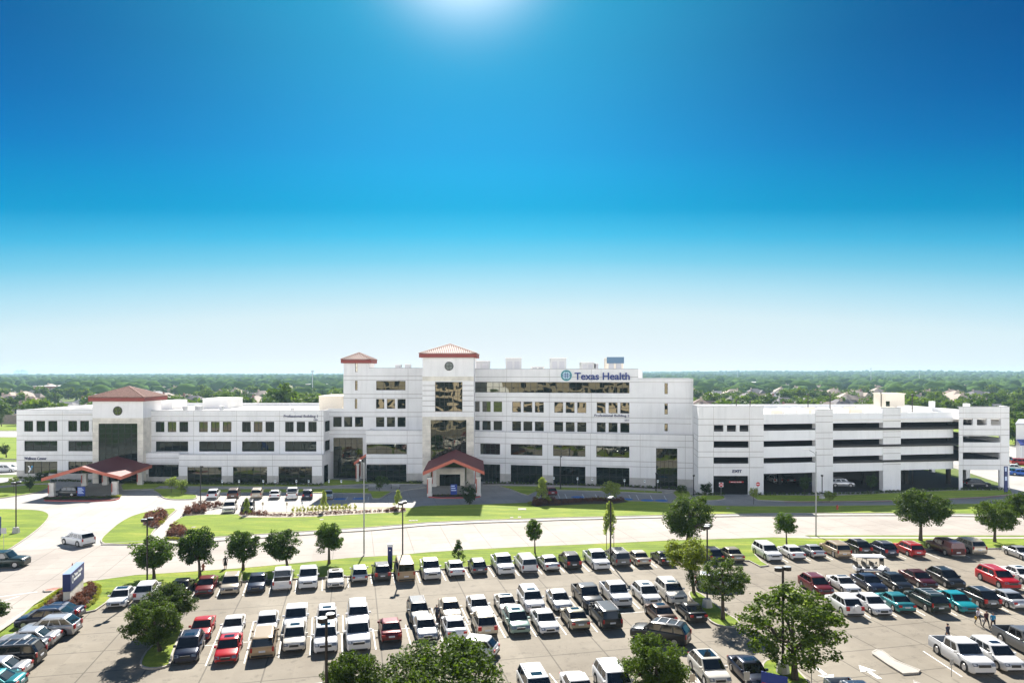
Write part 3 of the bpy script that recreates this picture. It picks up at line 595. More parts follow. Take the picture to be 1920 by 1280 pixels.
mb.quad((pX0,152,zpod-.5),(pX1,152,zpod-.5),(pX1,156.5,zpod-.5),(pX0,156.5,zpod-.5),0); mb.quad((PL.P(uq0,0,0)[0],154.2,zpod-.6),(pX0,154.2,zpod-.6),(pX0,156.5,zpod-.6),(PL.P(uq0,0,0)[0],156.5,zpod-.6),0)
mb.build('terrace', M['roofw'], B1)
mb = MB(); mb.quad((pX0,152,-.05),(pX0,156.5,-.05),(pX0,156.5,zpod),(pX0,152,zpod)); mb.build('wall', M['wall'], B1); mb = MB(); mb.quad((pX1,152,-.05),(pX1+.3,162.5,-.05),(pX1+.3,162.5,zpod),(pX1,152,zpod)); mb.build('wall', M['wall'], B1)
mb = MB()
for z0_, z1_, ya, yb in ((h_of(874,152), .1, 153.2, 156.0), (h_of(874,152), .1, 156.8, 160.5)): mb.quad((pX1+.13,ya,z0_),(pX1+.24,yb,z0_),(pX1+.24,yb,z1_),(pX1+.13,ya,z1_))
mb.build('window', M['gdark'], B1)
mb = MB(); x0r = LW.P(xL,0,0)[0]; xe = eB
mb.quad((x0r,159,top-.7),(xe,157,top-.7),(xe,196,top-.7),(x0r,196,top-.7),0)
for a in ((x0r,x0r+.35,159.3,196),(xe-.3,xe,156.9,196)): mb.box(a[0],a[1],a[2],a[3],top-.9,top+.02,1)
mb.box(x0r,xe,195.6,196,top-3,top+.1,1)
mb.build('roof', [M['roofw'], M['wall']], B1)
for x0_, x1_, yt, Y0, Y1 in ((380,427,748,180,190),(598,642,743,166,178),(134,173,763.5,168,176),(300,323,752,176,184)):
    mb = MB(); a = (x0_-CX)/F*Y0; b = (x1_-CX)/F*Y0; mb.box(a,b,Y0,Y1,top-.68,h_of(yt,Y0)); mb.box(a-.1,b+.1,Y0-.1,Y1+.1,h_of(yt,Y0),h_of(yt,Y0)+.15)
    mb.build('roof_penthouse', M['cream'] if x0_ > 590 else M['roofw'], B1)
def rooftop_unit(x0, x1, yt, Y, zb, dep, m, label, group=None, louv=True):
    a = (x0-CX)/F*Y; b = (x1-CX)/F*Y; t = h_of(yt, Y); r = empty('rooftop_unit', ((a+b)/2, Y+dep/2, zb), label=label, cat='air conditioner', group=group)
    mb = MB(); mb.box(a,b,Y,Y+dep,zb+.25,t-.12); mb.build('casing', m, r)
    mb = MB(); mb.box(a-.06,b+.06,Y-.06,Y+dep+.06,t-.12,t); mb.build('lid', M['roofw'], r)
    mb = MB()
    for k in range(2): mb.box(a+(b-a)*.1+k*(b-a)*.45, a+(b-a)*.42+k*(b-a)*.45, Y-.03, Y-.003, zb+.25+(t-zb)*.22, zb+.25+(t-zb)*.7)
    mb.build('louvre', M['coping'] if louv else M['silver'], r)
    mb = MB(); mb.box(a+.1,a+.3,Y+.1,Y+dep-.1,zb,zb+.25); mb.box(b-.3,b-.1,Y+.1,Y+dep-.1,zb,zb+.25); mb.build('rail', M['dark'], r)
for x0_, x1_, yt, Y, l in ((342,348,761,164,'small dark condenser near the left end of the long white roof'),(364,369,760,163,'grey condenser second from left on the long white roof'),(370,376,760.3,163,'grey condenser beside the white penthouse on the left building'),(411,415.5,760.6,163,'pale condenser below the roof penthouse of the left building'),(544,549,764,162,'cream box unit near the right end of the left building roof')):
    rooftop_unit(x0_, x1_, yt, Y, top-.68, 1.2, M['silver'], l, 'small roof units on the left building')
# entrance tower
TW = planeat(220, 153.0); tz = h_of(751, 153); u0, u1 = TW.uz(173.5, 800)[0], TW.uz(268.3, 800)[0]
tw = rects_px(TW, [(184.5,793.7,257.5,909)]); circ = TW.uz(220.8, 770)
wall(B1, TW, u0, u1, h_of(783.5,153), tz, [], [h_of(783.7,153)], [], cop=False, name='tower_wall')
wall(B1, TW, u0, u1, -.05, h_of(783.5,153), [(tw[0][0],tw[0][1],-.04,tw[0][3])], [h_of(y,153) for y in (790,797.5,812,826,840,854,868,882,896)], [], cop=False, name='tower_wall', mats=[M['stone'],M['joint'],M['stonegrey'],M['coping']], jt=.05)
window(B1, TW, (tw[0][0],tw[0][1],-.04,tw[0][3]), 6, 12, M['gdark'])
def roundwin(root, pl, cx_, cy_, r_px, Y):
    u, z = pl.uz(cx_, cy_); r = r_px/F*Y; mb = MB(T=lambda a, d, b: pl.P(a, d, b)); n = 32
    mb.add([(u+r*.86*math.cos(2*math.pi*k/n), .02, z+r*.86*math.sin(2*math.pi*k/n)) for k in range(n)], [tuple(range(n))]); g = mb.build('round_window', M['glass'] if root.name == 'office_building' else M['gdark'], root)
    f = MB(T=lambda a, d, b: pl.P(a, d, b))
    ring = lambda rr, d: [(u+rr*math.cos(2*math.pi*k/n), d, z+rr*math.sin(2*math.pi*k/n)) for k in range(n)]
    f.add(ring(r,.0)+ring(r,.09)+ring(r*.84,.09)+ring(r*.84,.0), [(q*n+i, q*n+(i+1)%n, (q+1)*n+(i+1)%n, (q+1)*n+i) for q in range(3) for i in range(n)])
    t = r*.05; f.box(u-r*.85,u+r*.85,.022,.07,z-t,z+t); f.box(u-t,u+t,.022,.065,z-r*.85,z+r*.85)
    o = f.build('window_frame', M['mull'], root); o.parent = g; o.location = (0,0,0)
roundwin(B1, TW, 220.8, 770, 8.6, 153)
tx0, tx1 = TW.P(u0,0,0)[0], TW.P(u1,0,0)[0]
mb = MB(); mb.quad((tx0,153,-.05),(tx0,161,-.05),(tx0,161,tz),(tx0,153,tz),0); mb.quad((tx1,153,h_of(783.5,153)),(tx1,161,h_of(783.5,153)),(tx1,161,tz),(tx1,153,tz),0); mb.quad((tx1,153,-.05),(tx1,161,-.05),(tx1,161,h_of(783.5,153)),(tx1,153,h_of(783.5,153)),1); mb.quad((tx0,161,6),(tx1,161,6),(tx1,161,tz),(tx0,161,tz),0)
mb.build('tower_wall', [M['wall'], M['stone']], B1)
hiproof(B1, tx0, tx1, 153, 162.0, h_of(745.5, 152.5), h_of(725.5, 157.5)); 

def canopy(root, cxw, y0, length, wd, ang, ze, zr, cols, colz, over=1.2, cw=.85, ncol=4, redside=-1, patch=None):
    """gabled porte-cochere: roof, soffit, thick fascia and four stone piers; local v runs back towards the building"""
    c_, s_ = math.cos(ang), math.sin(ang); T = lambda u, v, z: (cxw+u*c_-v*s_, y0+u*s_+v*c_, z)
    e = wd/2; th = .62; mb = MB(T=T)
    for sg in (-1, 1):
        mb.add([(sg*e,0,ze),(0,0,zr),(0,length,zr),(sg*e,length,ze)], [(0,1,2,3)], 0)
        mb.add([(sg*(e-.02),.05,ze-th),(0,.05,zr-th),(0,length,zr-th),(sg*(e-.02),length,ze-th)], [(0,1,2,3)], 2)
        for v in (0, length): mb.add([(sg*e,v,ze),(0,v,zr),(0,v,zr-th),(sg*e,v,ze-th)], [(0,1,2,3)], 1)
        mb.add([(sg*e,0,ze),(sg*e,length,ze),(sg*e,length,ze-th),(sg*e,0,ze-th)], [(0,1,2,3)], 1)
        n = int(length/.55)
        for k in range(n): v = (k+.5)*length/n; mb.add([(sg*e,v-.02,ze+.02),(0,v-.02,zr+.02),(0,v+.02,zr+.02),(sg*e,v+.02,ze+.02)], [(0,1,2,3)], 3)
    mb.build('canopy_roof', [M['canopyroof'], M['canopyedge'], M['wall'], M['fascia']], root)
    for u, v in cols:
        p = MB(T=T); p.box(u-cw/2,u+cw/2,v-cw/2,v+cw/2,.1,colz); p.box(u-cw/2-.08,u+cw/2+.08,v-cw/2-.08,v+cw/2+.08,.1,.7); p.box(u-cw/2-.06,u+cw/2+.06,v-cw/2-.06,v+cw/2+.06,colz-.35,colz)
        p.box(u+redside*cw/2-.08,u+redside*cw/2+.08,v-cw/2-.16,v-cw/2-.081,.72,colz-.36,1)
        p.build('column', [M['column'], M['colred']], root)
# gable front: ground points of the two front piers
canopy(B1, -81.6, 135.4, 17.6, 13.9, R(9), h_of(898,136)+.45, h_of(878.5,136)+.5, [(-5.9,1.9),(5.3,1.9),(-5.4,15.0),(5.6,14.6),(-1.6,15.6)], h_of(903,137.2))

# ---------------- the five-storey building in the middle
B2 = empty('office_building', (2, 165, 0), label='tall white five-storey building in the centre with twin clay-tiled towers', cat='building')
YW = 160.5; WW = planeat(700, YW); tw_ = h_of(690.3, YW)
ua, ub = WW.uz(692.5, 750)[0], WW.uz(793, 750)[0]
wy = rects_px(WW, [(705.3,713.8,760.3,731.3)]+group3(747.7,765.8,[(705,720.5),(725.3,740.6),(745.3,760.5)])+group3(781.6,799.8,[(705,720.5),(725.3,740.6),(745.3,760.5)]))
jW = [h_of(y, YW) for y in (704.5,712.5,738.5,746,772.5,780.7,806.5,814)]
wall(B2, WW, ua, ub, h_of(812,YW), tw_, wy, jW, [WW.uz(765,750)[0], WW.uz(793,750)[0]])
for i, r in enumerate(wy): window(B2, WW, r, 4 if i == 0 else 1, 2 if i == 0 else 1, (M['gmid'] if i == 0 else M['glass']) if i < 4 else M['gdark'])
# stair tower
us0, us1 = WW.uz(644, 750)[0], WW.uz(692.5, 750)[0]; ts = h_of(679.5, YW)
ws = rects_px(WW, [(666,680.5,670.5,697.3),(665.6,713.5,670.3,731.5),(665.2,747.5,669.8,765.8)])
uc0 = WW.uz(615.5, 800)[0]; zc = h_of(767, YW)
wall(B2, WW, us0, us1, zc, ts, ws, jW, [], cop=False, name='stair_wall')
for r in ws: window(B2, WW, r, 1, 2)
sx0, sx1 = WW.P(us0,0,0)[0], WW.P(us1,0,0)[0]
mb = MB(); mb.quad((sx0,YW,zc-.5),(sx0,YW+6,zc-.5),(sx0,YW+6,ts),(sx0,YW,ts)); mb.quad((sx1,YW,ts),(sx1,YW+6,ts),(sx1,YW+6,tw_-2),(sx1,YW,tw_-2)); mb.quad((sx0,YW+6,zc),(sx1,YW+6,zc),(sx1,YW+6,ts),(sx0,YW+6,ts)); mb.build('stair_wall', M['wall'], B2)
hiproof(B2, sx0, sx1, YW, YW+6, h_of(674.5, YW), h_of(662, YW+3), over=.5)
# connector
wc = rects_px(WW, group3(781.3,799.8,[(624.7,640.6),(645,660.3),(665.3,680.7)])+[(625,820.2,680.3,900)])
wc[-1] = (wc[-1][0], wc[-1][1], -.04, wc[-1][3])
wall(B2, WW, uc0, ua-.0, -.05, zc, wc, jW, [], name='wall', cop=False); wall(B2, WW, ua, WW.uz(700,800)[0], -.05, h_of(812,YW), [], [], [], cop=False)
mb = MB(); mb.box(WW.P(uc0,0,0)[0], sx0, YW-.1, YW+.3, zc, zc+.14); mb.build('coping', M['coping'], B2)
for r in wc[:3]: window(B2, WW, r, 1, 1, M['gdark'])
window(B2, WW, wc[3], 5, 7, M['gmid'])
mb = MB(); a_ = WW.P(uc0,0,0)[0]; mb.quad((a_,YW+.1,zc-.3),(sx0,YW+.1,zc-.3),(sx0,178,zc-.3),(a_,178,zc-.3)); mb.build('roof', M['roofw'], B2)
# left podium, two storeys
QW = planeat(740, 154.5); uq0, uq1 = QW.uz(686.3, 830)[0], QW.uz(793, 830)[0]; zq = h_of(807, 154.5)
wq = rects_px(QW, [(687,832,762.7,851.2),(687,870.3,762,903)])
wall(B2, QW, uq0, uq1, -.05, zq, [wq[0], (wq[1][0],wq[1][1],-.04,wq[1][3])], [h_of(y,154.5) for y in (816,830,858.5,869)], [QW.uz(763.5,830)[0]], stone=h_of(887,154.5))
window(B2, QW, wq[0], 4, 2, M['gmid']); window(B2, QW, (wq[1][0],wq[1][1],-.04,wq[1][3]), 6, 3, M['gdark'])
qx0, qx1 = QW.P(uq0,0,0)[0], QW.P(uq1,0,0)[0]
mb = MB(); mb.quad((qx0,154.5,zq-.6),(qx1,154.5,zq-.6),(qx1,YW,zq-.6),(qx0,YW,zq-.6)); mb.build('terrace', M['roofw'], B2)
mb = MB(); mb.quad((qx0,154.5,-.05),(qx0,YW,-.05),(qx0,YW,zq),(qx0,154.5,zq)); mb.build('wall', M['wall'], B2)
# centre tower
CW_ = planeat(840, 152.0); c0, c1 = CW_.uz(792, 700)[0], CW_.uz(888.3, 700)[0]; zt2 = h_of(667.5, 152); zs1 = h_of(781, 152)
wcw = rects_px(CW_, [(815.7,715.7,867,771)]); zst, zsb = h_of(705.5,152), h_of(714,152)
wall(B2, CW_, c0, c1, zst, zt2, [], [zst], [], cop=False, name='tower_wall')
wall(B2, CW_, c0, c1, zsb, zst, [], [], [], cop=False, name='tower_wall', mats=[M['stone'],M['joint'],M['stone'],M['coping']])
wall(B2, CW_, c0, c1, zs1, zsb, wcw, [h_of(y,152) for y in (722.5,732,741.5,751,761,771.5)], [], cop=False, name='tower_wall', jt=.14)
window(B2, CW_, wcw[0], 6, 6)
wl = rects_px(CW_, [(807.5,787,874.5,858),(824,888.5,863,909)])
uo = CW_.uz(807.5,800)[0], CW_.uz(874.5,800)[0]
wall(B2, CW_, c0, c1, -.05, zs1, [(uo[0],uo[1],-.04,h_of(787,152))], [h_of(y,152) for y in (796,811,826,841,856,871,886)], [], cop=False, name='tower_wall', mats=[M['stone'],M['joint'],M['stonegrey'],M['coping']], jt=.05)
window(B2, CW_, (uo[0],uo[1],h_of(870,152),h_of(787,152)), 8, 6, M['gmid'])
# entrance vestibule under the canopy
VW = planeat(845, 149.6); v0, v1 = VW.uz(815,880)[0], VW.uz(871,880)[0]; dv = rects_px(VW, [(824,888.7,863,911.5)])
wall(B2, VW, v0, v1, -.05, h_of(878,149.6), [(dv[0][0],dv[0][1],-.04,dv[0][3])], [], [], cop=True, name='vestibule', stmat=M['stone'], stone=3.9)
dr = window(B2, VW, (dv[0][0],dv[0][1],-.04,dv[0][3]), 4, 1, M['gdark'], name='entrance_door')
mb = MB(); a, b = VW.P(v0,0,0)[0], VW.P(v1,0,0)[0]; mb.quad((a,149.6,0),(a,152,0),(a,152,h_of(878,149.6)),(a,149.6,h_of(878,149.6))); mb.quad((b,149.6,0),(b,152,0),(b,152,h_of(878,149.6)),(b,149.6,h_of(878,149.6))); mb.quad((a,149.6,h_of(878,149.6)),(b,149.6,h_of(878,149.6)),(b,152,h_of(878,149.6)),(a,152,h_of(878,149.6))); mb.build('vestibule', M['stone'], B2)
roundwin(B2, CW_, 842, 686.2, 8.4, 152)
cx0, cx1 = CW_.P(c0,0,0)[0], CW_.P(c1,0,0)[0]
mb = MB()
for xx in (cx0, cx1): mb.quad((xx,152,-.05),(xx,162.5,-.05),(xx,162.5,zt2),(xx,152,zt2))
mb.quad((cx0,162.5,10),(cx1,162.5,10),(cx1,162.5,zt2),(cx0,162.5,zt2)); mb.build('tower_wall', M['wall'], B2)
hiproof(B2, cx0, cx1, 152, 162.5, h_of(663.2, 151.4), h_of(646, 157.2), over=.65)
# right wing: a slightly rotated plane
RB = R(-12.2); o_ = G(938, 903.5)
RW = Plane(o_[0], o_[1], RB)                                   # podium plane, u = 0 at px 938
RU = Plane(*RW.P(0, -1.6, 0)[:2], RB)                           # upper floors set back
r0 = RU.uz(888, 700)[0]; r1 = RU.uz(1196.7, 700)[0]; r2 = RU.uz(1299.3, 720)[0]
zr_ = RU.uz(1040, 692.0)[1]; zr2 = RU.uz(1250, 710)[1]; zp = RW.uz(1090, 812.0)[1]
X4 = [(888.7,899.3),(904.3,920),(925.3,941.3),(960.3,976.8),(981.3,998),(1002.8,1019.5),(1039.3,1055.8),(1060.8,1077.3),(1082.3,1099.3),(1119,1135.5),(1141,1157.8),(1163,1180)]
yl = lambda x, a, b: a+(b-a)*(x-920)/(1172-920)
def rr(pl, xs, ta, tb, ba, bb):
    R_ = [(a, yl((a+b)/2, ta, tb), b, yl((a+b)/2, ba, bb)) for a, b in xs]; R_ = rects_px(pl, R_)
    zt_ = sum(r[3] for r in R_)/len(R_); zb_ = sum(r[2] for r in R_)/len(R_); return [(r[0], r[1], zb_, zt_) for r in R_]
a5 = rects_px(RU, [(888.7,716.4,1180,736.2)]); a4 = rr(RU, X4, 752.2,755.2, 771.5,775.3); a3 = rr(RU, X4, 788.7,792.7, 806.3,810.5)
nar = rects_px(RU, [(1246,718,1252,738.5),(1246,756.3,1252,776.5),(1246,794,1252,808)])
jR = [RU.uz(1100, y)[1] for y in (706.5,716,745.5,753.5,782,791.5)]
wall(B2, RU, r0, r1, zp-1.5, zr_, a5+a4+a3, jR, [RU.uz(x,700)[0] for x in (950,1030,1109)])
wall(B2, RU, r1, r2, zp-1.5, zr2, nar, jR[1:], [])
window(B2, RU, a5[0], 24, 2, M['gmid'])
for r in a4: window(B2, RU, r, 1, 2)
for r in a3: window(B2, RU, r, 1, 1, M['gdark'])
for r in nar: window(B2, RU, r, 1, 1)
q0 = RW.uz(886, 850)[0]; q1 = RW.uz(1299.3, 850)[0]
X2 = [(900.5,937.5),(957.5,1017),(1037,1097.5),(1118,1180)]
b2 = rr(RW, X2, 831.8,836.2, 852,857.3); b1 = rr(RW, X2, 870.3,876, 905,912)
b1 = [(a,b,-.04,e) for a,b,c,e in b1]; tall = rects_px(RW, [(1230,840,1270,915)]); tall = [(tall[0][0],tall[0][1],-.04,tall[0][3])]
jP = [RW.uz(1100, y)[1] for y in (823,834.5,862.5,872)]
wall(B2, RW, q0, q1, -.05, zp, b2+b1+tall, jP, [RW.uz(x,850)[0] for x in (947.5,1027,1107.5,1200.3,1285)], stone=RW.uz(1100,892.5)[1])
for r in b2: window(B2, RW, r, 4, 2, M['gmid'])
for r in b1: window(B2, RW, r, 5, 2, M['gdark'])
window(B2, RW, tall[0], 5, 6, M['gmid'])
# terrace strip, roof and end wall
P_ = RW.P; mb = MB(); mb.quad(P_(q0,0,zp-.05),P_(q1,0,zp-.05),P_(q1,-1.6,zp-.05),P_(q0,-1.6,zp-.05)); mb.build('terrace', M['coping'], B2)
P_ = RU.P; mb = MB(); mb.quad(P_(r0,-.1,zr_-.9),P_(r1,-.1,zr_-.9),P_(r1,-28,zr_-.9),P_(r0,-28,zr_-.9)); mb.quad(P_(r1,-.1,zr2-1.6),P_(r2,-.1,zr2-1.6),P_(r2,-28,zr2-1.6),P_(r1,-28,zr2-1.6))
mb.quad((sx1,YW+.1,tw_-.9),(cx1,YW+.1,tw_-.9),(cx1+10,188,tw_-.9),(sx1,188,tw_-.9)); mb.build('roof', M['roofw'], B2)
mb = MB(); mb.quad(P_(r1,0,zr2-.6),P_(r1,-28,zr2-.6),P_(r1,-28,zr_+.02),P_(r1,0,zr_+.02)); mb.quad(P_(r2,1.6,-.05),P_(r2,-28,-.05),P_(r2,-28,zr2),P_(r2,1.6,zr2)); mb.quad(P_(r0,-28,-.05),P_(r2,-28,-.05),P_(r2,-28,zr2),P_(r0,-28,zr2))
mb.quad((sx1,188,0),(cx1+10,188,0),(cx1+10,188,tw_-.9),(sx1,188,tw_-.9)); mb.quad((sx0,YW+6,0),(sx0,188,0),(sx0,188,zc),(sx0,YW+6,zc)); mb.quad((sx1,YW,zc),(sx1,188,zc),(sx1,188,tw_),(sx1,YW,tw_)); mb.build('wall', M['wall'], B2)
# big sign and emblem
lettering(B2, RU, 'Texas Health', 1077.5, 698.2, 1181, 712.0, M['blue'], .022, d=.25, label='large raised dark blue sign letters')
def emblem(root, pl, cx_, cy_, rp):
    u, z = pl.uz(cx_, cy_); r = rp/F*150; T = lambda a, d, b: pl.P(a, d, b); n = 40
    def disc(rad, d, m):
        b = MB(T=T); b.add([(u+rad*math.cos(2*math.pi*k/n), d, z+rad*math.sin(2*math.pi*k/n)) for k in range(n)], [tuple(range(n))]); return b
    b = MB(T=T)
    def ring(cu, cz, ro, ri, d, m):
        V = [(u+cu+rr_*math.cos(2*math.pi*k/n), d, z+cz+rr_*math.sin(2*math.pi*k/n)) for rr_ in (ro, ri) for k in range(n)]
        b.add(V, [(i, (i+1)%n, n+(i+1)%n, n+i) for i in range(n)], m)
    b.add([(u+r*math.cos(2*math.pi*k/n), .1, z+r*math.sin(2*math.pi*k/n)) for k in range(n)], [tuple(range(n))], 0)
    b.add([(u+r*math.cos(2*math.pi*k/n), dd, z+r*math.sin(2*math.pi*k/n)) for dd in (0,.1) for k in range(n)], [(i,(i+1)%n,n+(i+1)%n,n+i) for i in range(n)], 0)
    b.add([(u+r*.84*math.cos(2*math.pi*k/n), .104, z+r*.84*math.sin(2*math.pi*k/n)) for k in range(n)], [tuple(range(n))], 1)
    ring(0,0,r*.84,r*.74,.112,2)
    # four interlaced loops
    for ax, az in ((1,0),(-1,0),(0,1),(0,-1)):
        V = []; F_ = []; m_ = 26
        for k in range(m_+1):
            t = -math.pi/2+math.pi*k/m_
            for q_ in (.36, .26):
                a1 = r*(.38+ q_*math.cos(t)*1.05) if True else 0; b1_ = r*q_*math.sin(t)*.62
                V.append((u+a1*ax-b1_*az*1.0, .118, z+a1*az+b1_*ax))
        for k in range(m_): F_.append((2*k, 2*k+1, 2*k+3, 2*k+2))
        b.add(V, F_, 3 if ax else 2)
    t = r*.055
    for s_ in (-1, 1):
        b.box(u-r*.42,u+r*.42,.119,.13,z+s_*r*.19-t,z+s_*r*.19+t,3); b.box(u+s_*r*.19-t,u+s_*r*.19+t,.121,.134,z-r*.42,z+r*.42,3)
    b.build('emblem', [mat('emblem_rim', (.05,.28,.31), .5), mat('emblem_face', (.40,.58,.68), .5), M['teal'], M['blue']], root, label='round teal and blue interlaced emblem')
emblem(B2, RU, 1062, 703.6, 10.6)
lettering(B2, RU, 'Professional Building 2', 1114.5, 776.0, 1180, 782.3, M['inkblue'], .012, d=.06)
lettering(B2, RU, '6317', 1171.5, 785.6, 1180, 789.4, M['inkblue'], .01, d=.06)
# canopy over the main door
canopy(B2, (852-CX)/F*136.6, 134.9, 17.0, 11.6, R(3), h_of(887.5,135)+.35, h_of(865.5,135)+.55, [(-4.6,1.7),(4.7,1.7),(-4.4,13.6),(4.5,13.6)], h_of(893,137), cw=.8)
# small porch between the two blocks
canopy(B2, (690-CX)/F*156, 154.7, 5.6, 5.6, R(0), h_of(866,155), h_of(849,155), [(-2.1,.6),(-2.1,4.6)], h_of(869,155), cw=.5)
# roof units on the tall building
zR = zr_-.9
for x0_, x1_, yt, Y, m_, l in ((948,978,670.3,168,M['unit'],'large white box unit behind the parapet, left of the blue sign'),(1032.5,1062,670.5,166,M['unit'],'large white box unit just above the round emblem'),(1090,1114,678.5,166,M['unit'],'plain white unit behind the parapet above the lettering'),(1138,1169,670,163,M['cream'],'cream roof unit with blue-grey hood near the right parapet'),(888,918,676,170,M['silver'],'grey sloped unit hard against the right of the central tower'),(996,1021,687,172,M['roofw'],'low white unit between the two large white box units'),(1117,1122,681,166,M['coping'],'thin dark unit beside the plain white one')):
    rooftop_unit(x0_, x1_, yt, Y, zR, 5.0, m_, l, 'roof units on the five-storey building')
for x0_, x1_, yt, l in ((741,751.5,683.5,'grey fan unit left of the pair behind the wing parapet'),(759,769.5,682.5,'grey fan unit right of the pair behind the wing parapet')):
    rooftop_unit(x0_, x1_, yt, 168, tw_-.9, 1.6, M['silver'], l, 'fan units on the left wing')
mb = MB(); a, b = (1137.5-CX)/F*163, (1169.5-CX)/F*163; zt_ = h_of(670,163); zb_ = h_of(681,163)
tmp = [o for o in bpy.data.objects if o.get('label','').startswith('cream roof unit')][0]
mb.box(a,b,162.5,163.0-.07,zb_,zt_+.1); mb.build('hood', mat('hood_blue', (.07,.13,.20), .4, metal=.4), tmp)

# ---------------- the parking garage
B3 = empty('parking_garage', (70, 160, 0), label='white four-level parking garage at the right with dark slot openings', cat='parking garage')
YA = 138.7; GA = planeat(1309.3, YA); gA0 = 0.0; gA1 = GA.uz(1431.8, 800)[0]; gz = h_of(762, YA)
grey = [M['wall2'], M['joint'], M['wall2'], M['coping']]
oA = rects_px(GA, group3(796.7,808.8,[(1338.7,1356.7),(1363,1380.5),(1386.7,1404)])+[(1338.3,827,1404.3,839),(1338,857,1404,869),(1337.7,891.7,1403.3,927)])
oA[-1] = (oA[-1][0], oA[-1][1], -.04, oA[-1][3])
wall(B3, GA, gA0, gA1, -.05, gz, oA, [h_of(y,YA) for y in (785.5,796,817,826.5,846.5,857,876)], [GA.uz(x,800)[0] for x in (1338,1405.3)], rev=.45)
lettering(B3, GA, 'EXIT', 1373.3, 880.3, 1390.8, 885.8, M['inkblue'], .02)
# chamfer towards the tall building
pA = GA.P(0,0,0); pC = G(1300.7, 925); pC = ((1300.7-CX)/F*146.0, 146.0)
mb = MB()
zzs = [-.05]+sorted([h_of(y,YA) for y in (785.5,796,817,826.5,846.5,857,876)])+[gz]
for k in range(len(zzs)-1): mb.quad((pC[0],pC[1],zzs[k]),(pA[0],pA[1],zzs[k]),(pA[0],pA[1],zzs[k+1]-.07),(pC[0],pC[1],zzs[k+1]-.07)); mb.quad((pC[0]+.01,pC[1],zzs[k+1]-.07),(pA[0]+.01,pA[1],zzs[k+1]-.07),(pA[0]+.01,pA[1],zzs[k+1]),(pC[0]+.01,pC[1],zzs[k+1]),1)
mb.quad((pC[0],pC[1],-.05),(pC[0],184,-.05),(pC[0],184,gz),(pC[0],pC[1],gz)); mb.build('wall', [M['wall'], M['joint']], B3)
# bays B: rotated plane
bs = GA.P(gA1,0,0); be = ((1790.7-CX)/F*146.2, 146.2); gang = math.atan2(be[1]-bs[1], be[0]-bs[0]); GB = Plane(bs[0], bs[1], gang); gBL = math.hypot(be[0]-bs[0], be[1]-bs[1])
U = lambda x: GB.uz(x, 800)[0]
cols_ = [(1529.5,1561.8),(1656,1689)]
bays = [(1431.8,1529.5),(1561.8,1656),(1689,1787.5)]
Z = lambda x, y: GB.uz(x, y)[1]
spz = [(Z(1482,775.5), Z(1482,794.3)), (Z(1482,806.7), Z(1482,825.7)), (Z(1482,836.7), Z(1482,857.2)), (Z(1482,867.5), Z(1482,886.7))]
for i, (a, b) in enumerate(bays):
    m = MB(T=GB.P)
    for zt_, zb_ in spz: m.box(U(a)-.1, U(b)+.1, -.45, -.12, zb_, zt_)
    m.build('spandrel', M['wall2'], B3)
for i, (a, b) in enumerate(cols_):
    zt_ = Z((a+b)/2, 768.5 if i == 0 else 765); m = MB(T=GB.P); js = sorted([Z(1482,y)+.55 for y in (786,797,817,828,848,859,880)])
    wall(B3, GB, U(a), U(b), -.05, zt_, [], js, [], name='pilaster'); m.quad((U(a),0,-.05),(U(a),-1.2,-.05),(U(a),-1.2,zt_),(U(a),0,zt_)); m.quad((U(b),0,-.05),(U(b),-1.2,-.05),(U(b),-1.2,zt_),(U(b),0,zt_)); m.quad((U(a),-1.2,-.05),(U(b),-1.2,-.05),(U(b),-1.2,zt_),(U(a),-1.2,zt_)); m.build('pilaster', M['wall'], B3)
# end block
GE = Plane(be[0], be[1]-1.2, 0); e0, e1 = 0.0, GE.uz(1892.7, 800)[0]; ze_ = h_of(763, 145)
oE = rects_px(GE, group3(785,796.8,[(1806,1824.7),(1831.7,1850.3),(1857.7,1876)])+[(1805.5,817,1875.7,829),(1805.3,848,1875.3,861),(1805,880.5,1874.6,920)])
oE[-1] = (oE[-1][0], oE[-1][1], -.04, oE[-1][3])
wall(B3, GE, e0, e1, -.05, ze_, oE, [h_of(y,145) for y in (773.5,784,805,815.5,837,848,872)], [GE.uz(x,800)[0] for x in (1806,1876.5)], rev=.5)
ex0, ex1 = GE.P(e0,0,0)[0], GE.P(e1,0,0)[0]
# decks, far walls, inner columns
lev = [Z(1482,y) for y in (859,829,797)]          # slabs at the foot of each opening
roofz = Z(1482, 776)-1.1
foot = [(pA[0]+.3, YA+.5), (bs[0], YA+.5), (be[0], be[1]-.6), (ex1-.5, be[1]-.6), (ex1-.5, 186), (pC[0]+.3, 186), (pC[0]+.3, 146)]
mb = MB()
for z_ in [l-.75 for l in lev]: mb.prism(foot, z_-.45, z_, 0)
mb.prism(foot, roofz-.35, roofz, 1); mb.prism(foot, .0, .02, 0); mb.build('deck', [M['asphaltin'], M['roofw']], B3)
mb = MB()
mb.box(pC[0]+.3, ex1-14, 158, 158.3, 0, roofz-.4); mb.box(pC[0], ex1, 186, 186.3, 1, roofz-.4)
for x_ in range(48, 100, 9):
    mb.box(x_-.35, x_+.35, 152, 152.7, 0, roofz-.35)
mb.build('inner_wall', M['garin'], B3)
mb = MB()
for z_ in [l-.75 for l in lev]+[roofz]: mb.box(ex1-.3, ex1, 147, 186, z_-.45, z_+.95)
for y_ in (146.2, 158, 171, 185): mb.box(ex1-.9, ex1-.02, y_-.6, y_+.6, -.05, gz-.2)
for z_ in [l-.75 for l in lev]: mb.box(ex1-24, ex1, 185.7, 186, z_-.45, z_+.95)
mb.build('side_wall', M['wall2'], B3)
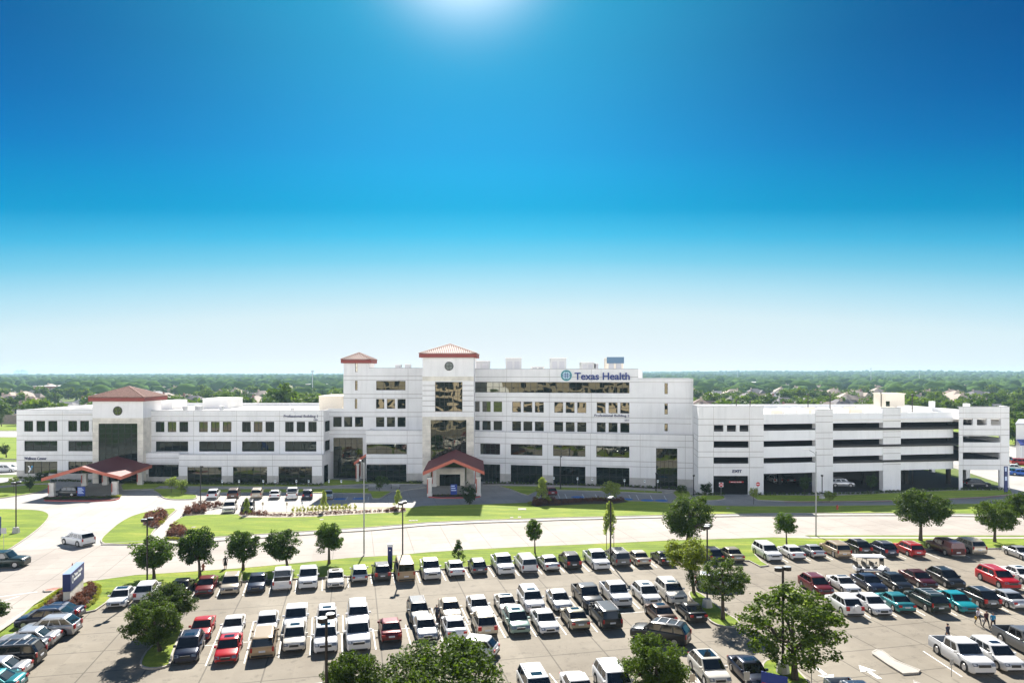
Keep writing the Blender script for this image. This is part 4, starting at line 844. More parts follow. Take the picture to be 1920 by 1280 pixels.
# roof-level ramp panels and stair box
for k in range(10):
    for r_ in range(2):
        x_ = 1446+k*25+r_*12; Y = 149+r_*5+k*.6; a = (x_-CX)/F*Y; m = MB(); m.box(a, a+2.3, Y, Y+.3, roofz+.02, roofz+1.45+.25*r_)
        m.build('ramp_panel', M['roofw'] if (k+r_) % 3 else M['cream'], B3)
mb = MB(); mb.box(pC[0], ex1, 186.301, 186.6, roofz-.5, roofz+1.0); mb.build('parapet', M['wall2'], B3)
mb = MB(); a, b = (1661-CX)/F*176, (1696-CX)/F*176; zt_ = h_of(739, 176); mb.box(a,b,176,182,roofz,zt_); mb.box(a-.2,b+.2,175.8,182.2,zt_,zt_+.25); mb.build('stair_box', M['cream'], B3)
mb = MB(); mb.box(a-.0,a+.9,175.9,176,roofz,roofz+2.2); mb.build('door', M['gdark'], B3)
# exit banner
lb = MB(T=GA.P); ua_, ub_ = GA.uz(1368,903)[0], GA.uz(1395,903)[0]; zz_ = h_of(903.5, YA); lb.box(ua_, ub_, -.34, -.25, zz_-.12, zz_+.12); lb.build('exit_banner', M['red'], B3)
lettering(B3, GA, 'DO NOT ENTER', 1371, 902.7, 1391, 904.2, M['white'], .01, d=-.2)
lb = MB(T=GA.P); 
for q_ in (ua_+.1, ub_-.1): lb.tube([(q_, -.3, zz_+.1),(q_, -.3, oA[-1][3]+.02)], [.02,.02], 5)
lb.build('hanger', M['dark'], B3)

# ---------------- the tan hospital the picture was taken from: it is what the mirror glass reflects
B4 = empty('hospital_building', (0, -20, 0), label='tan hospital wing behind the viewpoint, mirrored in the bronze windows', cat='building')
M['tan'] = mat('tan_wall', (.50,.43,.32), .85, noise=.06, nscale=.3)
HW = Plane(75, -3.0, R(180))
ops = []
wr_ = random.Random(4)
for f_ in range(5):
    u_ = 3.0
    while u_ < 143: w__ = wr_.choice((1.6, 2.7, 5.5, 8.0)); ops.append((u_, min(u_+w__, 147), .7+f_*4.2, 3.5+f_*4.2)); u_ += w__+wr_.choice((1.0, 2.4, 5.0))
wall(B4, HW, 0, 150, 0, 21.6, ops, [4.0+4.2*i for i in range(5)], [], mats=[M['tan'], M['joint'], M['tan'], M['coping']])
mb = MB(T=HW.P); mb.quad((0,-.3,0),(150,-.3,0),(150,-.3,21.4),(0,-.3,21.4)); mb.build('glazing', M['gdark'], B4)
mb = MB(); mb.quad((-75,-3,0),(-75,-40,0),(-75,-40,21.6),(-75,-3,21.6)); mb.quad((75,-3,0),(75,-40,0),(75,-40,21.6),(75,-3,21.6)); mb.quad((-75,-40,0),(75,-40,0),(75,-40,21.6),(-75,-40,21.6)); mb.build('side_wall', M['tan'], B4)
mb = MB(); mb.quad((-75,-3.4,20.8),(75,-3.4,20.8),(75,-40,20.8),(-75,-40,20.8)); mb.build('roof', M['roofw'], B4)
# ------------------------------------------------------------------ vegetation
def crown_mesh(name, n, leaf, seed, mt, clumps=70, cr=.25, squash=.0, inner=.25, cone=0.0, gaps=.0):
    rg = np.random.default_rng(seed)
    d = rg.normal(size=(clumps,3)); d /= np.linalg.norm(d, axis=1)[:,None]; rad = rg.uniform(.45,.86,clumps)**.8
    c = d*rad[:,None]
    if cone:
        z = rg.uniform(-.9,.9,clumps); r = (1-(z+1)/2)**.8*.85*np.sqrt(rg.uniform(.25,1,clumps)); a = rg.uniform(0,6.283,clumps); c = np.stack([r*np.cos(a), r*np.sin(a), z], 1)
    if squash: c[:,2] = np.where(c[:,2] < 0, c[:,2]*(1-squash), c[:,2])
    w_ = rg.uniform(.5,1.3,clumps); idx = rg.choice(clumps, n, p=w_/w_.sum()); crs = cr*rg.uniform(.7,1.25,clumps)
    off = rg.normal(size=(n,3)); off /= np.linalg.norm(off, axis=1)[:,None]; off *= (rg.uniform(.2,1,n)**.5)[:,None]
    p = c[idx]+off*crs[idx][:,None]*np.array([1,1,.8])
    k = int(n*inner); p[:k] = p[:k]*.6
    nrm = off*.6+rg.normal(size=(n,3))*.55+np.array([0,0,.35]); nrm /= np.linalg.norm(nrm, axis=1)[:,None]
    t = rg.normal(size=(n,3)); t -= nrm*(t*nrm).sum(1)[:,None]; t /= np.linalg.norm(t, axis=1)[:,None]; b = np.cross(nrm, t)
    s = leaf*rg.uniform(.6,1.35,n)[:,None]
    V = np.stack([p-t*s, p-b*s*.55+nrm*s*.12, p+t*s, p+b*s*.55+nrm*s*.12], 1).reshape(-1,3)
    return quads_mesh(name, V, mt)
def quads_mesh(name, V, mt, nv=4, tri=False):
    me = bpy.data.meshes.new(name); nq = len(V)//4; me.vertices.add(len(V)); me.vertices.foreach_set('co', V.astype(np.float32).ravel())
    me.loops.add(len(V)); me.loops.foreach_set('vertex_index', np.arange(len(V), dtype=np.int32)); me.polygons.add(nq)
    me.polygons.foreach_set('loop_start', np.arange(0, len(V), 4, dtype=np.int32)); me.polygons.foreach_set('loop_total', np.full(nq, 4, dtype=np.int32))
    me.update(calc_edges=True); me.materials.append(mt); return me
CR = {}
for i in range(3): CR['street%d' % i] = crown_mesh('crown', 8500, .055, 10+i, M['leaf_street'], 95, .23)
for i in range(2): CR['oak%d' % i] = crown_mesh('crown', 17000, .036, 20+i, M['leaf_oak'], 120, .20, squash=.12, inner=.15)
CR['open'] = crown_mesh('crown', 8500, .038, 27, M['leaf_oak'], 150, .15, squash=-.1, inner=.04)
CR['big'] = crown_mesh('crown', 21000, .028, 25, M['leaf_oak'], 170, .17, inner=.2)
CR['yellow'] = crown_mesh('crown', 7000, .05, 31, M['leaf_yellow'], 90, .22)
for i in range(2): CR['pale%d' % i] = crown_mesh('crown', 1500, .085, 40+i, M['leaf_pale'], 45, .26)
CR['dark'] = crown_mesh('crown', 1800, .08, 45, M['leaf_dark'], 45, .26)
CR['cone'] = crown_mesh('crown', 1700, .075, 50, M['leaf_street'], 60, .22, cone=1)
CR['conepale'] = crown_mesh('crown', 1600, .085, 52, M['leaf_pale'], 60, .22, cone=.7)
CR['airy'] = crown_mesh('crown', 2600, .05, 55, M['leaf_oak'], 60, .24, squash=.1, inner=.05)
for i in range(5): CR['far%d' % i] = crown_mesh('crown', 620, .15, 60+i, M['leaf_far'], 34, .30, inner=.3)
def trunk_mb(hc, rx, rz, r0, seed, limbs=6, lean=0.0, dx=0.0, low=.55, fork=False):
    rg = random.Random(seed); mb = MB(); zf = max(.35*hc, hc-rz*low)
    P = [(0,0,0),(dx*.1,0,zf*.3),(dx*.3,rg.uniform(-.05,.05),zf*.7),(dx*.5,0,zf),(dx,0,hc+rz*.4)]
    mb.tube(P, [r0*1.35, r0, r0*.85, r0*.75, r0*.2], 9)
    for k in range(limbs):
        a = 2*math.pi*k/limbs+rg.uniform(-.4,.4); l = rg.uniform(.5,.8); z0_ = zf*rg.uniform(.78,1.0); z2 = hc+rz*rg.uniform(-.15,.45)
        q = (dx+math.cos(a)*rx*l, math.sin(a)*rx*l, z2); s_ = (dx*.45, 0, z0_); m_ = ((s_[0]*.45+q[0]*.55), s_[1]*.45+q[1]*.55, s_[2]*.6+q[2]*.4)
        mb.tube([s_, m_, q], [r0*.5, r0*.33, r0*.08], 6)
        for j in range(2):
            b_ = a+rg.uniform(-.8,.8); e = (m_[0]+math.cos(b_)*rx*.35, m_[1]+math.sin(b_)*rx*.35, m_[2]+rz*rg.uniform(.1,.5)); mb.tube([m_, e], [r0*.24, r0*.05], 5)
    return mb
tcount = [0]
def tree(kind, bx, by, x0, y0, x1, y1, label, group='street trees along the grass strip', name='tree', r0=.16, limbs=6, cat='tree', stakes=False, rot=None, depth=1.0, Y=None):
    tcount[0] += 1
    if Y is None: X, Y = G(bx, by)
    else: X = (bx-CX)/F*Y
    cxp, cyp = (x0+x1)/2, (y0+y1)/2; rx = (x1-x0)/2/F*Y; rz = (y1-y0)/2/F*Y; zc = H-(cyp-HY)/F*Y; dx = (cxp-bx)/F*Y
    rz = max(.3, min(rz, zc-.25)) if by < 1280 else rz
    r = empty(name, (X, Y, .1 if by < 1100 else .1), label=label, cat=cat, group=group)
    tb = trunk_mb(zc, rx, rz, r0, tcount[0], limbs, dx=dx); tb.build('trunk', M['bark'], r, world=False)
    link_mesh('crown', CR[kind], r, (dx, 0, zc), (0, 0, rot if rot is not None else tcount[0]*1.3), (rx*1.1, rx*1.1*depth, rz*1.06))
    if stakes:
        for s_ in (-.5, .45):
            m = MB(); m.tube([(s_,0,0),(s_,0,3.4)], [.04,.04], 6); m.build('stake', M['dark'], r, world=False)
        m = MB(); m.add([(.9*math.cos(k*.5236), .9*math.sin(k*.5236), .06) for k in range(12)], [tuple(range(12))]); m.build('mulch_ring', M['mulch'], r, world=False)
    return r
st = 'street trees along the grass strip'
tree('street0',289,1086,245,1005,325,1067,'round leafy street tree just behind the lamp post at the left end of the strip',st)
tree('street1',375,1083,334,989,404,1063,'fullest round street tree, second from left, with a red hydrant at its foot',st)
tree('street2',456,1070,425,996,487,1052,'round street tree just right of the walking woman in black',st)
tree('street0',539,1067,497,991,564,1051,'wide round street tree above the white tailgate of a pickup',st)
tree('street1',617,1057.5,589,980,644,1037,'round street tree nearest left of the tall silver street light',st)
tree('cone',860,1052,845,1010,873,1052,'small cone-shaped bush behind the glaring white sedan',st,r0=.06,cat='bush',name='conifer_bush')
tree('street2',1003,1037.5,986,974,1017,1014,'slim young street tree between the white pickup and the white minivan',st,r0=.09)
tree('conepale',1144.5,1035,1126,943,1161,1006,'young staked tree with open pointed crown beside the black lamp post',st,r0=.08,stakes=True)
tree('oak0',1290,1022,1247,926,1338,1014,'very large dark evergreen oak beyond the yellow-green tree on the road verge',st,r0=.3)
tree('yellow',1301,1113,1245,1010,1333,1072,'bright yellow-green bushy tree at the top of the middle island','trees on the parking lot islands',r0=.15)
tree('airy',1301.5,1117,1285,1060,1316,1108,'thin green sapling crown hanging below the yellow-green tree','trees on the parking lot islands',r0=.08)
tree('open',1355.5,1162,1306,1046,1402,1122,'spreading open oak on the middle island above a parked silver car','trees on the parking lot islands',r0=.17)
tree('open',1490.5,1275,1391,1099,1578,1248,'wide spreading oak with a forked trunk in the lower right of the lot','trees on the parking lot islands',r0=.24,limbs=8)
tree('street1',1475,1022,1450,961,1494,1003,'small round street tree behind the first white cars of the right lot',st,r0=.1)
tree('oak1',1726,1014.5,1682,915,1777,992,'large round street tree in front of the garage, behind the red wagon',st,r0=.22)
tree('oak0',1865,1017,1831,936,1902,1000,'round street tree at the far right, behind the old beige wagon',st,r0=.18)
tree('oak1',1932,1012,1893,916,1965,984,'tree cut by the right edge of the picture above the parked cars',st,r0=.18)
tree('oak0',300,1222,236,1126,336,1216,'nearer dark oak of the pair on the island at lower left','trees on the parking lot islands',r0=.16)
tree('oak1',338,1181,273,1094,365,1167,'farther dark oak of the pair on the island at lower left','trees on the parking lot islands',r0=.15)
tree('big',835,1392,700,1196,965,1400,'huge leafy crown filling the bottom centre of the picture','big trees at the bottom edge',r0=.3,Y=50)
tree('oak1',655,1400,598,1216,722,1345,'small crown rising left of the big tree at the bottom edge','big trees at the bottom edge',r0=.2,Y=50.5)
tree('oak0',1232,1345,1167,1192,1292,1322,'dense round tree at the bottom beside a white crossover','big trees at the bottom edge',r0=.2,Y=52.5)
tree('street1',-12,1180,-46,1128,15,1162,'branch of a tree showing at the left edge above the parked cars','big trees at the bottom edge',r0=.15)
fr = 'small ornamental trees before the buildings'
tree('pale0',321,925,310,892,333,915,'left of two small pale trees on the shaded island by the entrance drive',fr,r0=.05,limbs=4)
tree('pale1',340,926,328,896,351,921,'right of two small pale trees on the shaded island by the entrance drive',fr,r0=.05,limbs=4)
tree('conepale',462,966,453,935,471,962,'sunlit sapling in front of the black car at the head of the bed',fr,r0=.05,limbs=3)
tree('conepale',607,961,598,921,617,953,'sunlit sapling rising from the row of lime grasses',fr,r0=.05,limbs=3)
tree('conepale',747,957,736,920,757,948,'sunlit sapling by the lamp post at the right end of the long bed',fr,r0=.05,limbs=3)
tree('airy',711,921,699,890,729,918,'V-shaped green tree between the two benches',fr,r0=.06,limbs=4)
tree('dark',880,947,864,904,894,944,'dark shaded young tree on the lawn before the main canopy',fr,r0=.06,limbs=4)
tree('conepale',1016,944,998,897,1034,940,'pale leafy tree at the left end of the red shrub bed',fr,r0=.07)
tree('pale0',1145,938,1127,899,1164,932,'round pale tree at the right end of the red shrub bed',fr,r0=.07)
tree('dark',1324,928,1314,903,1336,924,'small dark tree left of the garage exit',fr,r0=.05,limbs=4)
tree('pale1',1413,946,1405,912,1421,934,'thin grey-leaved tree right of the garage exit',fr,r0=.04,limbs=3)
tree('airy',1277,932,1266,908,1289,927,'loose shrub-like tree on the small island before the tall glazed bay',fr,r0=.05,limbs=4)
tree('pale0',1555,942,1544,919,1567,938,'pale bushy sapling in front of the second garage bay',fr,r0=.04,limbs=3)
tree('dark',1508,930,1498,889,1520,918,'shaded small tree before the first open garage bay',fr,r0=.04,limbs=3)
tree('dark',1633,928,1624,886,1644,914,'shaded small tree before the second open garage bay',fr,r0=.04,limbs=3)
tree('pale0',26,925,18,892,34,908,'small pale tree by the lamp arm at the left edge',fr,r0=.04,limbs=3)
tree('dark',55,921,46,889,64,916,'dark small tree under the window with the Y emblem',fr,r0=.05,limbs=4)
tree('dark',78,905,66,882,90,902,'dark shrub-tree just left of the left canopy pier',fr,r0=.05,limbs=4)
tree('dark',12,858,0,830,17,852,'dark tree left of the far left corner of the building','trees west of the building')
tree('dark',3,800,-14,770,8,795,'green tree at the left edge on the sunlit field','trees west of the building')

# shrubs: one bush per plant
SH = {}
for nm, mt_ in (('red','shrub_red'),('lime','shrub_lime'),('green','shrub_green'),('pale','leaf_pale')):
    SH[nm] = crown_mesh('shrub', 420, .13, 90, M[mt_], 22, .32)
def shrub(kind, X, Y, r, h, z=.16, name=None, label=None, group=None):
    nm = {'red':'red_shrub','lime':'lime_shrub','green':'green_shrub','pale':'pale_shrub'}[kind]
    r *= .82; h *= .8; o = link_mesh(name or nm, SH[kind], None, (X, Y, z+h*.45), (0,0,random.uniform(0,6.28)), (r, r, h*.55)); return tag(o, label, 'shrub', group)
def scatter(kind, pts, n, r, label, group, h=None, tries=4000):
    P = polyw(pts); xs = [p[0] for p in P]; ys = [p[1] for p in P]; got = []
    def inside(x, y):
        c = False
        for i in range(len(P)):
            (x1, y1), (x2, y2) = P[i-1], P[i]
            if (y1 > y) != (y2 > y) and x < (x2-x1)*(y-y1)/(y2-y1)+x1: c = not c
        return c
    while len(got) < n and tries:
        tries -= 1; x, y = random.uniform(min(xs),max(xs)), random.uniform(min(ys),max(ys))
        if inside(x, y) and all((x-a)**2+(y-b)**2 > (r*1.2)**2 for a, b in got): got.append((x, y))
    for x, y in got: k = random.uniform(.8,1.2); shrub(kind, x, y, r*k, (h or r*1.5)*k, label=label, group=group)
def rowof(kind, pts, n, r, label, group, h=None, jit=.15):
    P = polyw(pts); Ls = [math.dist(P[i], P[i+1]) for i in range(len(P)-1)]; T = sum(Ls)
    for k in range(n):
        s_ = T*(k+.5)/n; i = 0
        while i < len(Ls)-1 and s_ > Ls[i]: s_ -= Ls[i]; i += 1
        t = s_/Ls[i]; x = P[i][0]+(P[i+1][0]-P[i][0])*t+random.uniform(-jit,jit); y = P[i][1]+(P[i+1][1]-P[i][1])*t+random.uniform(-jit,jit)
        q = random.uniform(.85,1.15); shrub(kind, x, y, r*q, (h or r*1.5)*q, label=label, group=group)
scatter('red',[(269,974),(277,968),(300,963),(315,965),(308,975),(298,982),(285,980)],20,.85,'dark red shrub in the bed left of the white footpath','red shrubs left of the footpath',h=1.3)
scatter('red',[(275,984),(290,984),(294,990),(282,989)],5,.8,'dark red shrub at the near end of the bed left of the path','red shrubs at the tip of the left bed',h=1.2)
scatter('lime',[(297,979),(312,972),(306,982),(297,987)],9,.4,'lime green bedding plant at the path edge','lime plants at the path edge')
scatter('red',[(313,1008),(316,999),(326,990),(340,991),(350,999),(342,1007)],16,.8,'red-brown shrub right of the footpath, near the road','red shrubs right of the footpath',h=1.2)
rowof('lime',[(311,1013),(322,1013),(336,1014)],8,.35,'lime green edging plant at the road end of the footpath','lime plants at the road end of the path')
scatter('red',[(342,965),(353,958),(374,951),(384,954),(382,963),(368,965)],17,.85,'red-brown shrub around the foot of the slender dark lamp post','red shrubs by the slender lamp',h=1.5)
scatter('red',[(386,950),(416,947),(416,953),(388,955)],7,.75,'reddish round shrub beside the old white wagon','red shrubs beside the white wagon',h=1.3)
rowof('red',[(448,966),(480,967),(540,968.5),(600,966),(700,961),(745,959)],44,.42,'small dark red clump in the long front row of the bed','front row of clumps in the long bed')
rowof('lime',[(545,962),(600,959.5),(668,956)],17,.42,'upright lime green grass tuft in the long bed','lime grass tufts in the long bed',h=1.5)
scatter('red',[(470,963),(500,962),(500,966),(470,966)],5,.6,'dark red shrub at the left end of the long bed','red shrubs at the left end of the long bed')
scatter('red',[(724,958),(760,957),(757,960),(724,961)],9,.6,'red shrub at the right end of the long bed','red shrubs at the right end of the long bed')
scatter('red',[(997,947),(1003,941),(1040,939),(1045,946),(1010,950)],16,.9,'red-brown shrub around the pale tree in the middle bed','red shrubs around the pale tree',h=1.4)
rowof('red',[(1045,946),(1080,943.5),(1120,941),(1170,941)],24,.6,'red shrub in the bed before the accessible bays','red shrubs before the accessible bays',h=1.2)
rowof('lime',[(1110,939.5),(1140,938.5)],6,.5,'yellow-green shrub at the back of the middle bed','yellow-green shrubs of the middle bed')
rowof('lime',[(992,947.5),(996,947)],2,.55,'yellow shrub at the left tip of the middle bed','yellow shrubs at the tip of the middle bed')
scatter('red',[(90,1137),(120,1116),(148,1122),(128,1146),(100,1147)],26,.55,'crimson shrub left of the monument sign','crimson shrubs left of the sign')
scatter('red',[(140,1140),(158,1108),(172,1098),(180,1106),(176,1122),(160,1138)],36,.5,'dark red-brown shrub right of the monument sign','brown shrubs right of the sign',h=.9)
rowof('lime',[(66,1148),(84,1132),(103,1116),(118,1107)],22,.32,'yellow-green edging plant along the sidewalk by the sign','edging plants left of the sign',h=.4)
rowof('lime',[(173,1096),(184,1102),(186,1112),(178,1128),(164,1142)],20,.36,'bright lime edging plant curving round the bed by the sign','edging plants right of the sign',h=.4)
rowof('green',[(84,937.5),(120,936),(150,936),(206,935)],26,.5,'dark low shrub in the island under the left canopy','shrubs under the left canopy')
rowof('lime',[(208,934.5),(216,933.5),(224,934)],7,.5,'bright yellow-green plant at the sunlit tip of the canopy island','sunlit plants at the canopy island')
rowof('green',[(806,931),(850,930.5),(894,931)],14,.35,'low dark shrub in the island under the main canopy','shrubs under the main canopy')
for pts, n, l, g in (([(228,907),(345,908),(350,909)],22,'dark shrub at the foot of the low wall right of the left entrance','shrubs at the left entrance wall'),
                     ([(352,909.5),(520,910),(604,911)],36,'dark low shrub along the front of the left building glazing','shrubs along the left glazing'),
                     ([(690,905.5),(795,907)],20,'dark shrub along the low block left of the main entrance','shrubs left of the main entrance'),
                     ([(910,907),(1130,912.5),(1285,918.5)],52,'dark low shrub along the foot of the right wing','shrubs along the right wing'),
                     ([(1405,929.5),(1620,927),(1780,919.5),(1893,919.5)],60,'small round shrub at the foot of the garage','shrubs at the foot of the garage'),
                     ([(1304,929),(1358,929)],10,'dark shrub left of the garage exit lane','shrubs left of the garage exit'),
                     ([(30,898),(95,898.5)],14,'dark shrub under the left end windows','shrubs under the left end windows'),
                     ([(96,903),(170,905)],12,'dark shrub behind the left canopy piers','shrubs behind the left canopy piers')):
    rowof('green', pts, n, .55, l, g, h=.8)
scatter('pale',[(755,905),(780,905),(782,908),(756,908)],3,.5,'pale shrub against the base stone left of the main canopy','pale shrubs left of the main canopy')

# ------------------------------------------------------------------ the neighbourhood beyond
HM = []
ROOFS = [mat('roof_tan', (.36,.29,.24), .9, noise=.12, nscale=1), mat('roof_grey', (.26,.25,.26), .9, noise=.12, nscale=1), mat('roof_dark', (.12,.11,.12), .9, noise=.12, nscale=1), mat('roof_brown', (.24,.17,.14), .9, noise=.12, nscale=1)]
BR = [mat('brick_tan', (.48,.38,.29), .9, noise=.1, nscale=2), mat('brick_red', (.30,.15,.11), .9, noise=.1, nscale=2), mat('stucco', (.62,.58,.50), .9)]
hg = random.Random(5)
def house_proto(i):
    rf = ROOFS[i % 4]; wl_ = BR[i % 3]; w_ = hg.uniform(7,9.5); d_ = hg.uniform(6,7.5); hz = 3.0 if i % 3 else 5.4; parts = []
    mb = MB(); mb.box(-w_,w_,-d_,d_,0,hz); mb.box(w_*.2,w_*.95,-d_-3,-d_+.5,0,hz-.4); parts.append(('wall', mb, wl_))
    mb = MB(); e = .5; rz_ = hz+d_*.62; k = w_-d_*.9
    mb.add([(-w_-e,-d_-e,hz),(w_+e,-d_-e,hz),(w_+e,d_+e,hz),(-w_-e,d_+e,hz),(-k,0,rz_),(k,0,rz_)], [(0,1,5,4),(1,2,5),(2,3,4,5),(3,0,4),(3,2,1,0)])
    gx0, gx1, gy = w_*.15, w_, -d_-3.5; gm = (gx0+gx1)/2; gz_ = hz+2.6
    mb.add([(gx0,gy,hz-.3),(gx1,gy,hz-.3),(gm,gy+1.6,gz_),(gm,0,gz_),(gx0,0,hz-.3),(gx1,0,hz-.3)], [(0,1,2),(1,5,3,2),(0,2,3,4)]); parts.append(('roof', mb, rf))
    mb = MB(); mb.box(-w_*.5,-w_*.5+.9,-.6,.6,hz,rz_+.9); parts.append(('chimney', mb, wl_))
    for x_ in (-w_*.75, -w_*.35):
        mb = MB(); mb.box(x_-.7,x_+.7,-d_-.06,-d_+.02,1,2.4); parts.append(('window', mb, M['gdark']))
    mb = MB(); mb.box(w_*.35,w_*.8,-d_-3.05,-d_-2.98,0,2.3); parts.append(('garage_door', mb, M['roofw'])); out = []
    for nm, b, mt_ in parts:
        o = b.build(nm, mt_); out.append((nm, o.data)); bpy.data.objects.remove(o)
    return out
HP = [house_proto(i) for i in range(8)]
HN = ['tan','grey','dark','brown']
def place_house(x, y, i, rz, label, group):
    r = empty('suburban_house', (x, y, hfar(x, y)-.02), rz, label, 'house', group)
    for nm, me in HP[i]: link_mesh(nm, me, r)
taken = []
def zone(x, y):
    px = CX+F*x/y
    return ('beyond the left building' if px < 640 else 'beyond the parking garage')
for (xa, xb, ya, yb, n) in ((-.78,-.235,345,620,44),(.25,.80,345,640,46),(-.75,-.22,640,1000,34),(.24,.78,660,1100,36)):
    k = 0; tr = 0
    while k < n and tr < 3000:
        tr += 1; y = hg.uniform(ya, yb); x = hg.uniform(xa, xb)*y
        if any(abs(x-a) < 23 and abs(y-b) < 26 for a, b in taken): continue
        if 110 < x < 430 and y < 345: continue
        taken.append((x, y)); i = hg.randrange(8); far_ = 'farther' if y > 640 else 'nearer'
        place_house(x, y, i, hg.choice([0,.15,-.2,1.57,3.1,1.4]), f'{HN[i%4]}-roofed suburban house with {"red" if i%3==1 else "pale"} walls, {far_} rows, {zone(x,y)}, {"two" if i%3==0 else "one"} storey', f'{HN[i%4]} roofed {"red" if i%3==1 else "pale"} {"two" if i%3==0 else "one"} storey houses {far_} {zone(x,y)}'); k += 1
# long low buildings farther off
def longbuilding(px0, px1, yb, hgt, label, m, dep=40):
    Y = F*H/(yb-HY); a, b = (px0-CX)/F*Y, (px1-CX)/F*Y; z0 = hfar((a+b)/2, Y); r = empty('low_building', ((a+b)/2, Y, z0), label=label, cat='building')
    mb = MB(); mb.box(a,b,Y,Y+dep,z0-1,z0+hgt); mb.build('wall', m, r); mb = MB(); mb.box(a-.5,b+.5,Y-.5,Y+dep+.5,z0+hgt,z0+hgt+.5); mb.build('roof', M['roofw'], r)
    mb = MB()
    for k in range(int((b-a)/9)): mb.box(a+3+k*9,a+7+k*9,Y-.08,Y-.01,z0+hgt*.35,z0+hgt*.7)
    mb.build('window', M['gdark'], r); taken.append(((a+b)/2, Y))
longbuilding(62,166,734,7,'long low white-roofed warehouse left of the left tiled tower',BR[1])
longbuilding(213,297,727.5,8,'long pale-roofed building in the distance above the left tiled tower',BR[0],60)
longbuilding(1368,1440,726,8,'flat white-roofed school among the trees beyond the garage',BR[1],50)
longbuilding(1560,1600,722,9,'red brick school in the trees straight beyond the garage',BR[1],50)
longbuilding(1705,1745,719,9,'white-roofed hall on the wooded slope at the right',BR[0],50)
longbuilding(1768,1808,730,7,'low white-roofed building among trees at the far right',BR[2],40)
longbuilding(1838,1870,727,8,'small brick building below the wooded skyline at far right',BR[1],40)
longbuilding(560,642,729,7,'brown flat-roofed store between the left building and the stair tower',BR[1],40)
# white clinic right of the garage
r = empty('low_building', (140, 190, 0), label='white low clinic with blue awning at the right edge beyond the garage', cat='building')
cl_ = [(137.5,195),(190,195),(190,214),(152,214)]; mb = MB(); mb.prism(cl_, 0, 9.5); mb.build('wall', M['roofw'], r); mb = MB(); mb.prism(offset(cl_, .3), 9.5, 9.9); mb.build('roof', M['coping'], r)
mb = MB(); mb.add([(136.5,192,4.6),(141,192,4.6),(141,195,5.6),(137.6,195,5.6),(136.5,192,4.2),(141,192,4.2)], [(0,1,2,3),(0,1,5,4)]); mb.build('awning', M['signblue'], r)
mb = MB(); mb.tube([(137,192.4,0),(137,192.4,4.5)], [.2,.2], 8); mb.build('post', M['white'], r)
# wall at the left, behind the field
o = MB(); o.box(-420,-139,333,333.5,0,4.2); o.build('boundary_wall', mat('fence_brown', (.24,.19,.16), .9, noise=.15, nscale=1), label='long brown boundary wall at the left behind the sunlit field', cat='wall')
o = MB(); o.box(118,420,334,334.5,0,3.5); o.build('boundary_wall', bpy.data.materials['fence_brown'], label='long brown boundary wall at the right behind the field', cat='wall')
# individual neighbourhood trees
tg = random.Random(11)
TB = []
for i in range(2):
    b = trunk_mb(5.0, 3.5, 3.5, .35, 300+i, 4); o = b.build('trunk', M['bark']); TB.append(o.data); bpy.data.objects.remove(o)
def fartree(x, y, s, label, group, sq=1.0):
    z = hfar(x, y); r = empty('tree', (x, y, z-.05), tg.uniform(0,6.28), label, 'tree', group)
    link_mesh('trunk', tg.choice(TB), r, scale=(s,s,s)); link_mesh('crown', CR['far%d' % tg.randrange(5)], r, (0,0,4.6*s), (0,0,0), (5.2*s*tg.uniform(.9,1.2), 5.2*s, 4.5*s*sq))
cnt = 0; tt = []
for (xa, xb, ya, yb, n) in ((-.78,-.235,332,480,62),(.25,.80,336,480,66),(-.78,-.235,480,760,72),(.25,.80,480,760,72)):
    k = 0; tr = 0
    while k < n and tr < 5000:
        tr += 1; y = tg.uniform(ya, yb); x = tg.uniform(xa, xb)*y
        if any(math.hypot(x-a, y-b) < 10.5 for a, b in taken) or any(math.hypot(x-a, y-b) < 6.5 for a, b in tt): continue
        tt.append((x, y)); k += 1; band = 'nearer' if y < 480 else 'farther'
        fartree(x, y, tg.uniform(.85,1.45) if y < 480 else tg.uniform(.9,1.4), f'bushy green tree in the {band} rows between the roofs {zone(x,y)}', f'{band} neighbourhood trees {zone(x,y)}')
for (px, by, s) in ((2,782,1.0),(18,776,1.2),(44,768,1.35),(8,790,.8),(1905,835,1.0),(1915,815,1.2),(1899,822,.9)):
    X, Y = G(px, by); 
    fartree(X, Y, s*.9, 'green tree at the edge of the sunlit field %s' % ('on the left' if px < 900 else 'on the right'), 'trees at the field edge %s' % ('left' if px < 900 else 'right'))
# two tall trees that stand above the left roof
for px, yt, yb, Yd, s, l in ((530,730,765,330,1.9,'tallest pointed green tree just beyond the right end of the left roof'),(556,742,766,325,1.4,'rounded yellow-green tree right beside the tallest tree beyond the left roof'),(588,742,765,335,1.6,'dark leafy tree next to the stair tower beyond the left roof')):
    fartree((px-CX)/F*Yd, Yd, s, l, 'tall trees just beyond the left roof', 1.15)
